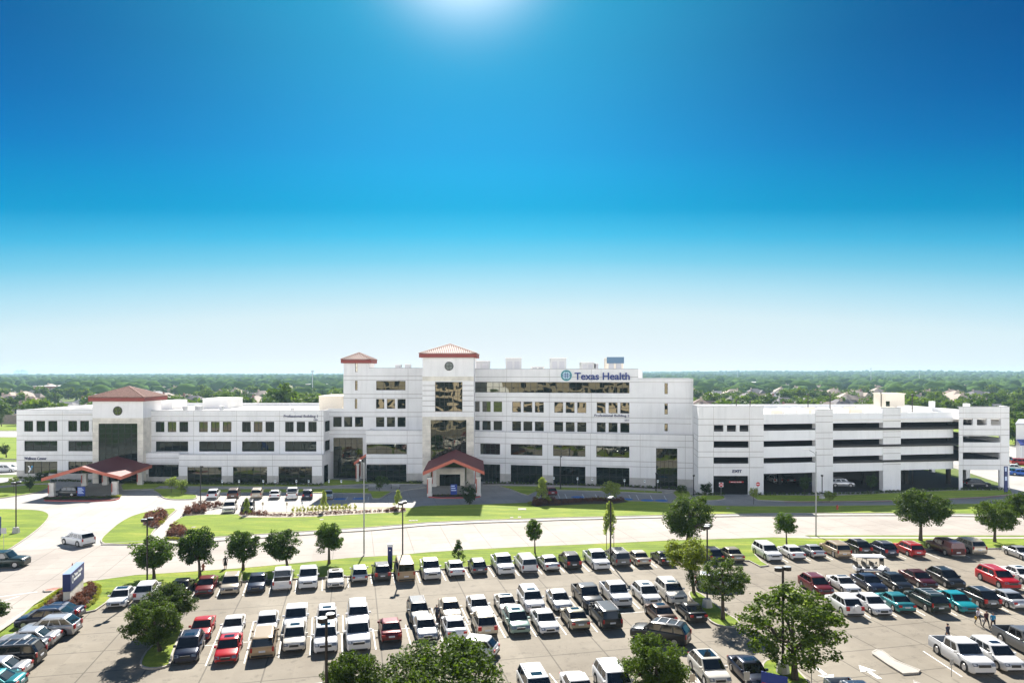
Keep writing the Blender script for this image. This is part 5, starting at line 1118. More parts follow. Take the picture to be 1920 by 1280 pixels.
# the continuous far woodland: nobody could count it
def woodland():
    bm = bmesh.new(); bmesh.ops.create_icosphere(bm, subdivisions=2, radius=1); base = np.array([v.co[:] for v in bm.verts]); tris = np.array([[v.index for v in f.verts] for f in bm.faces]); bm.free()
    rg = np.random.default_rng(3); V = []; T_ = []; nb = 0; y = 640.0
    while y < 5600:
        step = .042*y; half = .80*y; sp = 8.0+.0018*y; nx = int(2*half/sp)
        xs = np.linspace(-half, half, nx)+rg.uniform(-sp,sp,nx)*.8; ys = y+rg.uniform(-.6,.6,nx)*step
        dens = .5+.5*np.sin(xs/160.+y/190.)*np.sin(xs/71.+2+y/300.)
        keep = rg.uniform(0,1,nx) < np.clip(.22+(y-640)/1100., .22, .97)*(.55+.6*dens)
        px_ = CX+F*xs/ys; keep &= ~((px_ > 645) & (px_ < 1190)) | (y > 5000)
        field = (y > 760) & (y < 1050) & (px_ < 140); keep &= ~field
        for x_, y_ in zip(xs[keep], ys[keep]):
            if y_ < 1100 and any(math.hypot(x_-a, y_-b) < 11 for a, b in taken): continue
            s = rg.uniform(4.6,8.6)*(1+.00008*y_); d = 1+rg.normal(size=len(base))*.17
            V.append(base*d[:,None]*np.array([s*rg.uniform(1,1.35), s*rg.uniform(1,1.3), s*rg.uniform(.75,1.05)])+np.array([x_, y_, hfar(x_, y_)+s*.72])); T_.append(tris+nb); nb += len(base)
        y += step
    V = np.concatenate(V).astype(np.float32); T_ = np.concatenate(T_).astype(np.int32); me = bpy.data.meshes.new('woodland')
    me.vertices.add(len(V)); me.vertices.foreach_set('co', V.ravel()); me.loops.add(T_.size); me.loops.foreach_set('vertex_index', T_.ravel()); me.polygons.add(len(T_))
    me.polygons.foreach_set('loop_start', np.arange(0, T_.size, 3, dtype=np.int32)); me.polygons.foreach_set('loop_total', np.full(len(T_), 3, dtype=np.int32)); me.update(calc_edges=True)
    me.materials.append(M['leaf_forest']); print('woodland blobs', nb//42)
    tag(link_mesh('woodland', me), 'blue-green mass of distant tree canopy running to the horizon', 'woodland', kind='stuff')
woodland()
# skyline, towers, masts
for k, (px, wd, yt) in enumerate(((27,3,695.6),(30.5,4,693.6),(34.5,3,695.3),(40.5,3.5,693.4),(44.5,3.5,694.6),(47,2,696.4))):
    Y = 9500.; X = (px-CX)/F*Y; w_ = wd/F*Y/2; h_ = h_of(yt, Y); r = MB(); r.box(X-w_,X+w_,Y,Y+50,0,h_*.86); r.box(X-w_*.6,X+w_*.6,Y+5,Y+45,h_*.86,h_)
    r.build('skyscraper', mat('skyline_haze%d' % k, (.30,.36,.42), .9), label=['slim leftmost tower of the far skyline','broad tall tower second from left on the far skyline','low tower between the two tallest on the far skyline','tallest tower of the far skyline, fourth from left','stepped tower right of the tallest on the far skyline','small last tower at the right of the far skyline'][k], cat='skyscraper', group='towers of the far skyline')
def mast(px, yt, yb, label, arms=False, Y=900.):
    X = (px-CX)/F*Y; zt_ = h_of(yt, Y); z0 = hfar(X, Y); r = empty('mast', (X, Y, z0), label=label, cat='mast'); mb = MB(); mb.tube([(0,0,0),(0,0,zt_-z0)], [.55,.3], 6); mb.build('pole', M['silver'], r, world=False)
    mb = MB()
    for k in range(3): a = k*2.094; mb.box(1.1*math.cos(a)-.35,1.1*math.cos(a)+.35,1.1*math.sin(a)-.2,1.1*math.sin(a)+.2,zt_-z0-2.2,zt_-z0)
    if arms: mb.build('antenna', M['silver'], r, world=False)
mast(586,694,716,'slim phone mast on the skyline left of the stair tower',True,700); mast(1552,691,712,'tall thin mast on the skyline above the garage',False,1500); mast(1633,690,705,'mast with a round head on the right skyline',True,1300); mast(1724,692,712,'thin mast on the right skyline beyond the trees',False,1400); mast(1383,691,706,'faint thin mast on the skyline just right of the tall building',False,1600)
# ------------------------------------------------------------------ cars
PAINT = {}
def paint(n, c, metal=0.0, r=.28): PAINT[n] = mat('paint_'+n.replace(' ', '_'), c, r, metal, coat=.35, spec=.35)
for n, c, m_ in (('white',(.70,.70,.70),0),('pearl white',(.66,.63,.57),0),('silver',(.50,.51,.53),.5),('grey',(.16,.165,.17),.4),('dark grey',(.055,.055,.058),.3),('black',(.010,.010,.011),0),('dark blue',(.012,.018,.045),.3),
    ('dark red',(.14,.008,.010),.2),('red',(.42,.008,.012),.1),('maroon',(.06,.006,.008),.2),('tan',(.38,.29,.19),.3),('beige',(.47,.41,.32),.3),('brown',(.10,.06,.04),.3),('olive beige',(.30,.27,.20),.4),('teal',(.03,.22,.24),.4),('bright teal',(.01,.27,.31),.2),('pale green',(.22,.32,.28),.3),('dark green',(.008,.022,.018),.2),('blue',(.03,.12,.45),.2)): paint(n, c, m_)
M['carglass'] = mat('car_glass', (.008,.009,.010), .04, spec=.9)
M['trim'] = mat('black_trim', (.012,.012,.012), .5)
M['tyre'] = mat('tyre', (.014,.014,.014), .85)
M['rim'] = mat('alloy_rim', (.45,.45,.46), .35, metal=.8)
M['headlamp'] = mat('headlamp_glass', (.22,.24,.27), .12, metal=.3)
M['taillamp'] = mat('tail_lamp', (.35,.01,.01), .2)
M['plate'] = mat('licence_plate', (.62,.64,.68), .5)
M['chrome'] = mat('chrome', (.6,.6,.6), .15, metal=.9)
M['bedliner'] = mat('bed_liner', (.03,.03,.032), .8)
SPEC = {  # L, W, H, hood, belt, deck, windscreen base, roof front, roof rear, rear glass base, wheel r
 'sedan': (4.85,1.84,1.46,.86,.93,1.0,1.12,.38,-.92,-1.66,.33),
 'coupe': (4.6,1.80,1.38,.82,.90,.98,.95,.15,-.75,-1.70,.33),
 'hatchback': (4.3,1.77,1.52,.88,.95,.95,1.15,.42,-1.45,-1.98,.32),
 'crossover': (4.7,1.88,1.66,.98,1.06,1.05,1.25,.45,-1.45,-2.2,.37),
 'suv': (5.05,1.98,1.78,1.08,1.16,1.14,1.28,.60,-2.05,-2.44,.40),
 'wagon': (4.8,1.86,1.60,.95,1.0,1.0,1.15,.45,-1.85,-2.25,.35),
 'minivan': (5.1,1.98,1.76,.98,1.04,1.04,1.75,.75,-2.2,-2.44,.35),
 'van': (5.7,2.02,2.12,1.15,1.22,1.22,2.05,1.35,-2.66,-2.78,.38),
 'pickup': (5.75,2.02,1.90,1.15,1.18,1.15,1.30,.75,-.75,-.95,.41)}
def car_parts(kind):
    Ln, W, Hh, hood, belt, deck, wb, rf, rr_, rb, wr = SPEC[kind]; hl, hw = Ln/2, W/2; P = []
    mb = MB(); bed = kind == 'pickup'; yend = -1.08 if bed else -hl
    st_ = [(hl, .80, hood-.34, .34), (hl-.07, .90, hood-.20, .24), (hl-.28, .965, hood-.075, .20), (hl-.75, 1.0, hood-.02, .19), (wb, 1.0, hood+.03, .19), (wb-.25, 1.0, belt, .19), (0, 1.0, belt+.01, .19)]
    st_ += [(yend, 1.0, belt+.02, .19)] if bed else [(rb+.1, 1.0, belt+.03, .19), (min(rb-.03, -hl+.42), .995, deck, .20), (-hl+.10, .95, deck-.06, .22), (-hl+.02, .90, deck-.28, .27), (-hl, .86, .62, .34)]
    ring = lambda y, k, zt, zb: [(-hw*k*.93,y,zb),(-hw*k*.985,y,zb+.10),(-hw*k,y,(zt+zb)*.5),(-hw*k*.985,y,zt-.10),(-hw*k*.93,y,zt-.025),(-hw*k*.80,y,zt),(0,y,zt+.025),(hw*k*.80,y,zt),(hw*k*.93,y,zt-.025),(hw*k*.985,y,zt-.10),(hw*k,y,(zt+zb)*.5),(hw*k*.985,y,zb+.10),(hw*k*.93,y,zb)]
    V = []; n = 13
    for s_ in st_: V += ring(*s_)
    Fc = []
    for i in range(len(st_)-1):
        for k in range(n-1): Fc.append((i*n+k, i*n+k+1, (i+1)*n+k+1, (i+1)*n+k))
        Fc.append((i*n+n-1, i*n, (i+1)*n, (i+1)*n+n-1))
    mb.add(V, Fc, 0, True); mb.add(ring(*st_[0]), [tuple(range(n))]); mb.add(ring(*st_[-1]), [tuple(range(n-1,-1,-1))])
    # greenhouse
    bw, tw2 = hw*.93, hw*(.78 if Hh < 1.8 else .84); zb, zt = belt-.03, Hh
    def gring(yf, yr, w_, z, cr): 
        return [(-w_,yr,z),(-w_*.6,yr-cr,z),(w_*.6,yr-cr,z),(w_,yr,z),(w_,yf,z),(w_*.6,yf+cr,z),(-w_*.6,yf+cr,z),(-w_,yf,z)]
    A = gring(wb, rb, bw, zb, .06); B = gring(rf, rr_, tw2, zt-.05, .05); C = gring(rf-.14, rr_+.14, tw2*.86, zt, .02)
    mb.add(A+B, [(k,(k+1)%8,8+(k+1)%8,8+k) for k in range(8)], 0, False); mb.add(B+C, [(k,(k+1)%8,8+(k+1)%8,8+k) for k in range(8)], 0, True); mb.add(C, [tuple(range(8))], 0)
    if bed:
        y0, y1 = -hl+.03, -1.12; t = .10; bz = 1.18
        for sg in (-1, 1): mb.add([(sg*hw*.985,y0,.35),(sg*hw*.985,y1,.35),(sg*hw,y1,.85),(sg*hw,y0,.85),(sg*hw*.95,y1,bz),(sg*hw*.95,y0,bz),(sg*(hw*.95-t),y1,bz),(sg*(hw*.95-t),y0,bz),(sg*(hw*.95-t),y1,.62),(sg*(hw*.95-t),y0,.62)], [(0,1,2,3),(3,2,4,5),(5,4,6,7)], 0); mb.add([(sg*(hw*.95-t),y0,bz),(sg*(hw*.95-t),y1,bz),(sg*(hw*.95-t),y1,.62),(sg*(hw*.95-t),y0,.62)], [(0,1,2,3)], 1)
        mb.box(-hw*.95, hw*.95, y0-.0, y0+.08, .42, bz-.005, 0); mb.box(-hw*.9, hw*.9, y0+.081, y1, .55, .62, 1); mb.box(-hw*.93, hw*.93, y1+.002, y1+.06, .4, bz-.01, 1)
    # dark lower trim and bumper air intake, wheel arches
    mb.box(-hw*.72, hw*.72, hl-.05, hl+.012, .24, .36, 1); mb.box(-hw*.86, hw*.86, -hl-.015, -hl+.1, .26, .42, 1 if kind != 'pickup' else 2)
    wy_f, wy_r = hl-.92-(.05 if Ln > 5 else 0), -hl+1.0+(.25 if bed else 0)
    for y in (wy_f, wy_r):
        for sg in (-1, 1):
            nseg = 14; r_ = wr*1.16; V = [(sg*(hw+.006), y+r_*math.cos(math.pi*k/nseg*1.0), max(.12, wr+r_*math.sin(math.pi*k/nseg))) for k in range(nseg+1)]; V += [(sg*(hw+.006), y-r_, .16), (sg*(hw+.006), y+r_, .16)]
            mb.add(V, [tuple(range(nseg+3))], 1)
    P.append(('body', mb, ['PAINT', M['trim'], M['chrome']]))
    def quad_on(a, b, c, d, s0, s1, t0, t1, off):
        a, b, c, d = map(Vector, (a, b, c, d)); f = lambda s_, t: (a*(1-s_)+b*s_)*(1-t)+(d*(1-s_)+c*s_)*t; nn_ = (b-a).cross(d-a).normalized()*off
        return [tuple(f(s_, t)+nn_) for s_, t in ((s0,t0),(s1,t0),(s1,t1),(s0,t1))]
    w_ = MB(); w_.add(quad_on((bw*.6,wb+.06,zb),(-bw*.6,wb+.06,zb),(-tw2*.6,rf+.05,zt-.05),(tw2*.6,rf+.05,zt-.05), 0,1,.06,.93,.012), [(0,1,2,3)])
    for sg in (1,-1):
        q = quad_on((sg*bw,wb,zb),(sg*bw*.6,wb+.06,zb),(sg*tw2*.6,rf+.05,zt-.05),(sg*tw2,rf,zt-.05), .10,1,.06,.93,.012*sg); w_.add(q, [(0,1,2,3)])
    P.append(('windshield', w_, M['carglass']))
    w_ = MB(); t0 = .12 if not (kind in ('minivan','suv','van','crossover','wagon')) else .10
    w_.add(quad_on((-bw*.6,rb-.06,zb),(bw*.6,rb-.06,zb),(tw2*.6,rr_-.05,zt-.05),(-tw2*.6,rr_-.05,zt-.05), 0,1,t0,.90,.012), [(0,1,2,3)])
    for sg in (1,-1):
        q = quad_on((sg*bw,rb,zb),(sg*bw*.6,rb-.06,zb),(sg*tw2*.6,rr_-.05,zt-.05),(sg*tw2,rr_,zt-.05), .14,1,t0,.90,-.012*sg); w_.add(q, [(0,1,2,3)])
    P.append(('rear_window', w_, M['carglass']))
    spl = {'sedan':[(.12,.47),(.51,.86)],'coupe':[(.10,.40),(.44,.86)],'pickup':[(.08,.46),(.52,.84)]}.get(kind, [(.04,.26),(.30,.58),(.62,.88)])
    for sg in (-1, 1):
        w_ = MB()
        for s0, s1 in spl:
            w_.add(quad_on((sg*bw,rb,zb),(sg*bw,wb,zb),(sg*tw2,rf,zt-.05),(sg*tw2,rr_,zt-.05), s0,s1,.10,.86,.012*sg), [(0,1,2,3)])
        P.append(('side_window', w_, M['carglass']))
    for y in (wy_f, wy_r):
        for sg in (-1, 1):
            b = MB(); b.tube([(sg*(hw-.20),y,wr),(sg*(hw+.02),y,wr)], [wr,wr], 18, 0, True, False); P.append(('wheel', b, M['tyre'])); b = MB(); b.tube([(sg*(hw+.0),y,wr),(sg*(hw+.03),y,wr)], [wr*.66,wr*.62], 14, 0, True, False); P.append(('rim', b, M['rim']))
    for sg in (-1, 1):
        b = MB(); x0_, x1_ = sorted((sg*hw*.52, sg*hw*.89)); b.add([(x0_,hl-.02 if sg<0 else hl+.005,hood-.33),(x1_,hl-.02 if sg>0 else hl+.005,hood-.33),(x1_,hl-.20 if sg>0 else hl-.08,hood-.135),(x0_,hl-.20 if sg<0 else hl-.08,hood-.135)], [(0,1,2,3)])
        yy = .02; b.v = [(x, y+yy, z) for x, y, z in b.v]; P.append(('headlight', b, M['headlamp']))
        b = MB(); x0_, x1_ = sorted((sg*hw*.60, sg*hw*.93)); zt_ = deck-.12 if Hh < 1.6 else belt-.02; zl = zt_-.2 if Hh < 1.6 else zt_-.36
        if kind in ('suv','van','pickup','minivan'): x0_, x1_ = sorted((sg*hw*.78, sg*hw*.93))
        b.box(x0_, x1_, -hl-.02, -hl+.16, zl, zt_); P.append(('taillight', b, M['taillamp']))
        b = MB(); b.box(*sorted((sg*hw*.96, sg*(hw+.17))), wb-.42, wb-.26, belt-.03, belt+.13); P.append(('door_mirror', b, 'PAINT2'))
    b = MB(); b.box(-.26,.26,-hl-.03,-hl+.02,.62,.76); P.append(('license_plate', b, M['plate']))
    b = MB(); gw = .48 if kind in ('suv','pickup','van') else .40; b.box(-hw*gw, hw*gw, hl-.04, hl+.02, hood-.42, hood-.22); P.append(('grille', b, M['trim']))
    if kind in ('suv','crossover','wagon','minivan'):
        for sg in (-1, 1): b = MB(); b.tube([(sg*tw2*.88,rf-.25,zt-.0),(sg*tw2*.88,rf-.35,zt+.05),(sg*tw2*.88,rr_+.35,zt+.05),(sg*tw2*.88,rr_+.2,zt)], [.022]*4, 5); P.append(('roof_rail', b, M['coping']))
    out = []
    for nm, b, m_ in P:
        mats = m_ if isinstance(m_, list) else [m_]; mats2 = [M['trim'] if isinstance(q, str) else q for q in mats]; o = b.build(nm, mats2); out.append((nm, o.data, mats)); bpy.data.objects.remove(o)
    return out
CP = {k: car_parts(k) for k in SPEC}; CM = {}
def cmesh(kind, i, colr):
    nm, me, mats = CP[kind][i]
    if not any(isinstance(q, str) for q in mats): return me
    key = (kind, i, colr)
    if key not in CM:
        m2 = me.copy()
        for k, q in enumerate(mats):
            if isinstance(q, str): m2.materials[k] = PAINT[colr]
        CM[key] = m2
    return CM[key]
carlist = []
def car_at(x, y, rz, kind, colr, label, group, extra=None, scale=1.0, z=.012):
    nm = {'pickup':'pickup_truck','suv':'suv','van':'van','minivan':'minivan'}.get(kind, 'car'); r = empty(nm, (x, y, z), rz, label, {'pickup':'pickup truck','suv':'SUV','van':'van','minivan':'minivan','crossover':'SUV','wagon':'car'}.get(kind, 'car'), group); r.scale = (scale,)*3
    last = r
    for i, (n_, me, mats) in enumerate(CP[kind]):
        q = link_mesh(n_, cmesh(kind, i, colr), last if n_ == 'rim' else r)
        if n_ == 'wheel': last = q
    Ln, W, Hh = SPEC[kind][:3]; hl, hw = Ln/2, W/2; wb, rf, rr_ = SPEC[kind][6:9]
    if extra == 'sunroof':
        b = MB(); b.box(-hw*.42,hw*.42,rf-.85,rf-.25,Hh+.001,Hh+.012); b.build('sunroof', M['carglass'], r, world=False)
    if extra == 'glassroof':
        b = MB(); b.box(-hw*.58,hw*.58,rr_+.25,rf-.17,Hh+.001,Hh+.012); b.build('glass_roof', M['carglass'], r, world=False)
    if extra == 'spare':
        b = MB(); b.tube([(.15,-hl-.02,.95),(.15,-hl-.2,.95)], [.34,.31], 16); b.build('spare_wheel_cover', PAINT[colr], r, world=False)
    if extra == 'camper':
        b = MB(); y0, y1 = -hl+.06, -1.1; b.add([(-hw*.93,y0,1.185),(hw*.93,y0,1.185),(hw*.93,y1,1.185),(-hw*.93,y1,1.185),(-hw*.78,y0+.12,1.85),(hw*.78,y0+.12,1.85),(hw*.78,y1,1.88),(-hw*.78,y1,1.88)], [(0,1,5,4),(1,2,6,5),(2,3,7,6),(3,0,4,7),(4,5,6,7)]); b.build('camper_top', PAINT[colr], r, world=False)
    if extra == 'racks':
        b = MB()
        for k in range(3): b.box(-hw*.72,hw*.72,rr_+.5+k*.8,rr_+.55+k*.8,Hh+.05,Hh+.08)
        b.build('roof_rack', M['coping'], r, world=False)
    carlist.append(r); return r
KN = {'pickup':'pickup','suv':'SUV','crossover':'crossover','wagon':'wagon'}
def parked(rows, group, where):
    """rows: near-bumper pixel x, y, kind, colour, 'F' bonnet or 'R' tail to the viewer, extra"""
    for a, b in zip(rows, rows[1:]):
        if b[0]-a[0] < 100: sline((a[0]+b[0])/2+1, (a[1]+b[1])/2+1, 5.0)
    nme = lambda r: f"{r[3]} {KN.get(r[2], r[2])}"
    for i, r in enumerate(rows):
        px, py, kind, colr, fc = r[:5]; ex = r[5] if len(r) > 5 else None; g = Vector(G(px, py)); d = heading(px, py); c = g+d*(SPEC[kind][0]/2)
        f = -d if fc == 'F' else d; rz = math.atan2(-f.x, f.y)+random.uniform(-.012,.012)
        lf = nme(rows[i-1]) if i else None; rt = nme(rows[i+1]) if i < len(rows)-1 else None; face = 'nose-out' if fc == 'F' else 'tail-out'
        if lf and rt: l = f'{face} {nme(r)} in {where}, between {lf} and {rt}'
        elif rt: l = f'{face} {nme(r)} at the left end of {where}, next to {rt}'
        else: l = f'{face} {nme(r)} at the right end of {where}, next to {lf}'
        car_at(c.x, c.y, rz, kind, colr, l, group, ex)
rowA = [(216,1143,'sedan','white','F','glassroof'),(267,1131,'crossover','white','R'),(334,1122,'sedan','black','R'),(381,1119,'sedan','dark red','F'),(429,1117,'crossover','beige','F'),(479,1113,'sedan','dark blue','F'),(528,1110,'pickup','white','R'),(577,1107,'pickup','white','F'),(629.5,1105,'sedan','pearl white','F','sunroof'),(675,1094,'hatchback','silver','R'),(717.5,1091,'crossover','dark grey','R'),
  (762,1092,'van','tan','R'),(812,1090,'pickup','silver','F'),(858,1084,'sedan','white','R'),(900.5,1079,'hatchback','grey','R'),(951,1080,'pickup','white','F'),(994,1076,'minivan','white','R'),(1037,1073,'sedan','silver','R'),(1077.5,1069,'crossover','black','R'),(1131,1071,'pickup','white','F'),(1169.5,1064,'minivan','grey','R'),(1208,1063,'sedan','beige','R'),(1254,1062,'coupe','black','R'),(1345,1058.5,'crossover','dark blue','R'),(1385,1056,'sedan','olive beige','R')]
parked(rowA, 'cars parked along the grass strip', 'grass-edge row')
rowB = [(372,1205,'coupe','red','F'),(432,1202,'coupe','white','F'),(498,1196,'sedan','white','F'),(553,1192,'pickup','white','F'),(613,1188,'crossover','white','F','sunroof'),(673,1184,'suv','white','F','racks'),(789,1173,'wagon','dark grey','F'),(850,1168,'sedan','beige','F'),(904,1162,'sedan','white','F'),(957,1156,'coupe','pearl white','F','glassroof'),(1006,1152,'suv','white','F','sunroof'),(1059,1149,'sedan','silver','F'),(1116,1146,'pickup','dark grey','F'),(1170.5,1141,'pickup','white','F'),(1226,1138,'crossover','white','F','sunroof'),(1274,1135,'suv','pearl white','F','sunroof')]
parked(rowB, 'cars in the back row of the centre block', 'upper centre row')
rowC = [(346,1247,'crossover','dark blue','F','sunroof'),(422.5,1247,'sedan','red','F','sunroof'),(491,1237,'minivan','tan','R'),(551,1225,'crossover','pearl white','F','sunroof'),(610,1228,'suv','white','F','sunroof'),(672.5,1224,'pickup','white','F'),(735,1208,'sedan','dark red','R'),(802.5,1205,'sedan','silver','F'),(857.5,1203,'sedan','white','R'),(915.5,1196,'crossover','beige','R'),(977.5,1192,'crossover','pale green','F','sunroof'),(1032.5,1192,'sedan','white','F'),(1090,1185,'sedan','olive beige','R','sunroof'),(1149,1182,'minivan','black','R'),(1254,1176,'sedan','brown','R','sunroof'),(1311,1170,'coupe','black','R')]
parked(rowC, 'cars in the front row of the centre block', 'lower centre row')
rowD = [(1455,1054,'suv','white','F'),(1499.5,1051.5,'sedan','white','R'),(1538,1048,'coupe','silver','R'),(1584,1048.5,'suv','tan','R'),(1624,1042,'crossover','black','R'),(1673,1046,'crossover','dark blue','R'),(1723.5,1046,'wagon','red','R','racks'),(1798,1046,'pickup','maroon','R','camper'),(1838,1041,'suv','beige','R'),(1938,1053,'coupe','silver','F')]
parked(rowD, 'cars in the far row of the right lot', 'far right-lot row')
rowE = [(1550,1120,'crossover','dark red','F'),(1602,1116,'coupe','white','F','glassroof'),(1652,1114.5,'sedan','dark blue','F'),(1700,1112,'sedan','black','F'),(1746,1106,'sedan','maroon','F'),(1798,1106,'crossover','black','F'),(1901.6,1108,'suv','red','F'),(1942,1098,'sedan','white','F','sunroof')]
parked(rowE, 'cars in the upper row of the right block', 'upper right-block row')
rowF = [(1605,1158,'crossover','white','R','spare'),(1658,1157,'sedan','white','F'),(1703,1152,'sedan','teal','R'),(1765,1153,'suv','dark green','R','racks'),(1821.5,1152,'sedan','bright teal','F'),(1863,1144,'crossover','black','R'),(1918,1146,'sedan','silver','R')]
parked(rowF, 'cars in the lower row of the right block', 'lower right-block row')
rowG = [(1021,1338,'suv','white','F','sunroof'),(1102,1336,'sedan','white','F'),(1172,1326,'suv','white','F')]
parked(rowG, 'cars cut by the bottom edge', 'bottom-edge row')
def single(px, py, kind, colr, F_, label, ex=None, group='cars parked singly'):
    g = Vector(G(px, py)); d = heading(px, py); c = g+d*(SPEC[kind][0]/2); f = -d if F_ == 'F' else d; return car_at(c.x, c.y, math.atan2(-f.x, f.y), kind, colr, label, group, ex)
single(1352,1293,'crossover','pearl white','F','pearl white crossover with black glass roof at the bottom, right of the dense round tree','glassroof')
single(1432,1298,'sedan','dark blue','F','dark blue-grey sedan at the bottom, partly behind the blue car-like sign','sunroof')
single(1847,1269,'pickup','white','F','large white crew-cab pickup with empty black bed at lower right')
single(1906,1264,'wagon','white','F','white wagon with sunroof at the lower right edge beside the large white pickup','sunroof')
single(1972,1244,'pickup','grey','F','grey pickup cut off by the right edge, its bed towards the lot')
single(1650,1372,'pickup','white','F','white pickup at the bottom edge with only its loaded bed in view')
single(600,1362,'sedan','white','F','white roof of a sedan just showing at the bottom edge by the double lamp')
single(497,1372,'sedan','red','F','red roof of a car barely showing at the bottom edge')
def facing(px, py, ang, kind, colr, label, ex=None, group='cars standing or moving across the lot', Y=None):
    if Y: x, y = (px-CX)/F*Y, Y
    else: x, y = G(px, py)
    return car_at(x, y, R(ang)-math.pi/2, kind, colr, label, group, ex)
facing(1238,1200,152,'suv','black','black SUV crossing the aisle above the dense round tree','racks')
facing(1346,1102,-12,'wagon','silver','silver wagon stopped across the lane behind the middle-island oaks')
facing(886,1226,165,'hatchback','white','white hatchback half hidden by the big tree crown at the bottom')
facing(146,1020,152,'suv','white','white SUV driving up the entrance road, dark rear window towards us')
facing(4,1062,8,'pickup','dark green','dark green pickup entering at the left edge of the road')
facing(128,929,172,'suv','black','black SUV waiting under the left entrance canopy')
facing(12,884,3,'minivan','white','white minivan at the far left beside the building corner')
facing(1577,912,-4,'suv','silver','silver SUV inside the garage, seen through the second open bay')
facing(1832,912,-8,'crossover','dark grey','dark crossover inside the garage at its right end bay')
facing(1520,912,178,'sedan','dark blue','dark sedan in the shadow of the first open garage bay')
for i, (px, c, k, l) in enumerate(((1476,'grey','sedan','grey sedan deep inside the first open garage bay'),(1452,'white','wagon','white wagon deep inside the first open garage bay, left of the grey one'))): facing(px, 0, 90, k, c, l, Y=155)
# the angled row at the lower left
LA = [(143,1162,'sedan','dark blue','dark blue sedan, rear half only, beside the monument sign bed'),(124,1174,'crossover','dark blue','dark blue crossover second from the sign in the left-edge row'),(135,1192,'crossover','silver','pale silver SUV with dark windows, third in the left-edge row'),(96,1212,'sedan','silver','silver sedan with sunlit roof, fourth in the left-edge row'),(72,1229,'sedan','grey','grey sedan squeezed between the silver sedan and the black SUV, left edge'),(64,1249,'suv','black','black SUV with roof rack at the lower left edge'),(37,1273,'sedan','silver','silver-blue sedan at the left edge just below the black SUV'),(26,1300,'sedan','teal','teal-blue trunk of a car in the bottom left corner')]
hd = Vector((-1.0, -.17)).normalized()
for px, py, k, c, l in LA:
    g = Vector(G(px, py)); c_ = g+hd*(SPEC[k][0]/2)+Vector((0.15,.75)); car_at(c_.x, c_.y, math.atan2(-hd.x, hd.y), k, c, l, 'cars in the left-edge row', 'racks' if c == 'black' else None)
# visitor bays before the left building
for px, py, k, c, fc, l in ((397,936.5,'crossover','white','R','white crossover leftmost in the visitor bays by the building'),(436,936.5,'suv','brown','R','dark brown SUV second from left in the visitor bays'),(480,936,'suv','beige','R','beige SUV third from left in the visitor bays'),(514,936.5,'sedan','white','R','small white sedan in the middle of the visitor bays'),(547,937,'pickup','white','R','white pickup in the visitor bays near the right end'),(576,937,'crossover','dark blue','R','dark blue SUV right of the white pickup in the visitor bays'),(615,937.5,'sedan','silver','F','silver sedan alone beside the accessible bays'),(427.5,963.5,'suv','pearl white','F','old white wagon nose-out in the second row of visitor bays'),(462,963.5,'suv','black','F','black SUV behind the sapling in the second row of visitor bays'),(1037,930,'hatchback','dark red','R','dark red hatchback behind the pale tree before the right wing')):
    single(px, py, k, c, fc, l, group='cars in the visitor bays')
for px, py, a, k, c, l in ((1893,866,-20,'sedan','dark grey','dark car highest in the side lot at the right edge'),(1903,881,-25,'sedan','white','white car in the side lot at the right edge'),(1915,891,-25,'sedan','blue','bright blue car in the side lot at the right edge'),(1898,889.5,-25,'hatchback','teal','teal car left of the bright blue one, side lot'),(1917,872,-20,'suv','red','red SUV in the side lot at the right edge')):
    facing(px, py, a, k, c, l, group='cars in the side lot')
for i in range(5): facing(-8+i*9, 776.5, 90, 'sedan', ['white','silver','grey','red','dark blue'][i], f"{['white','silver','grey','red','dark blue'][i]} car in the distant lot behind the left end of the building", group='cars in the distant left lot')
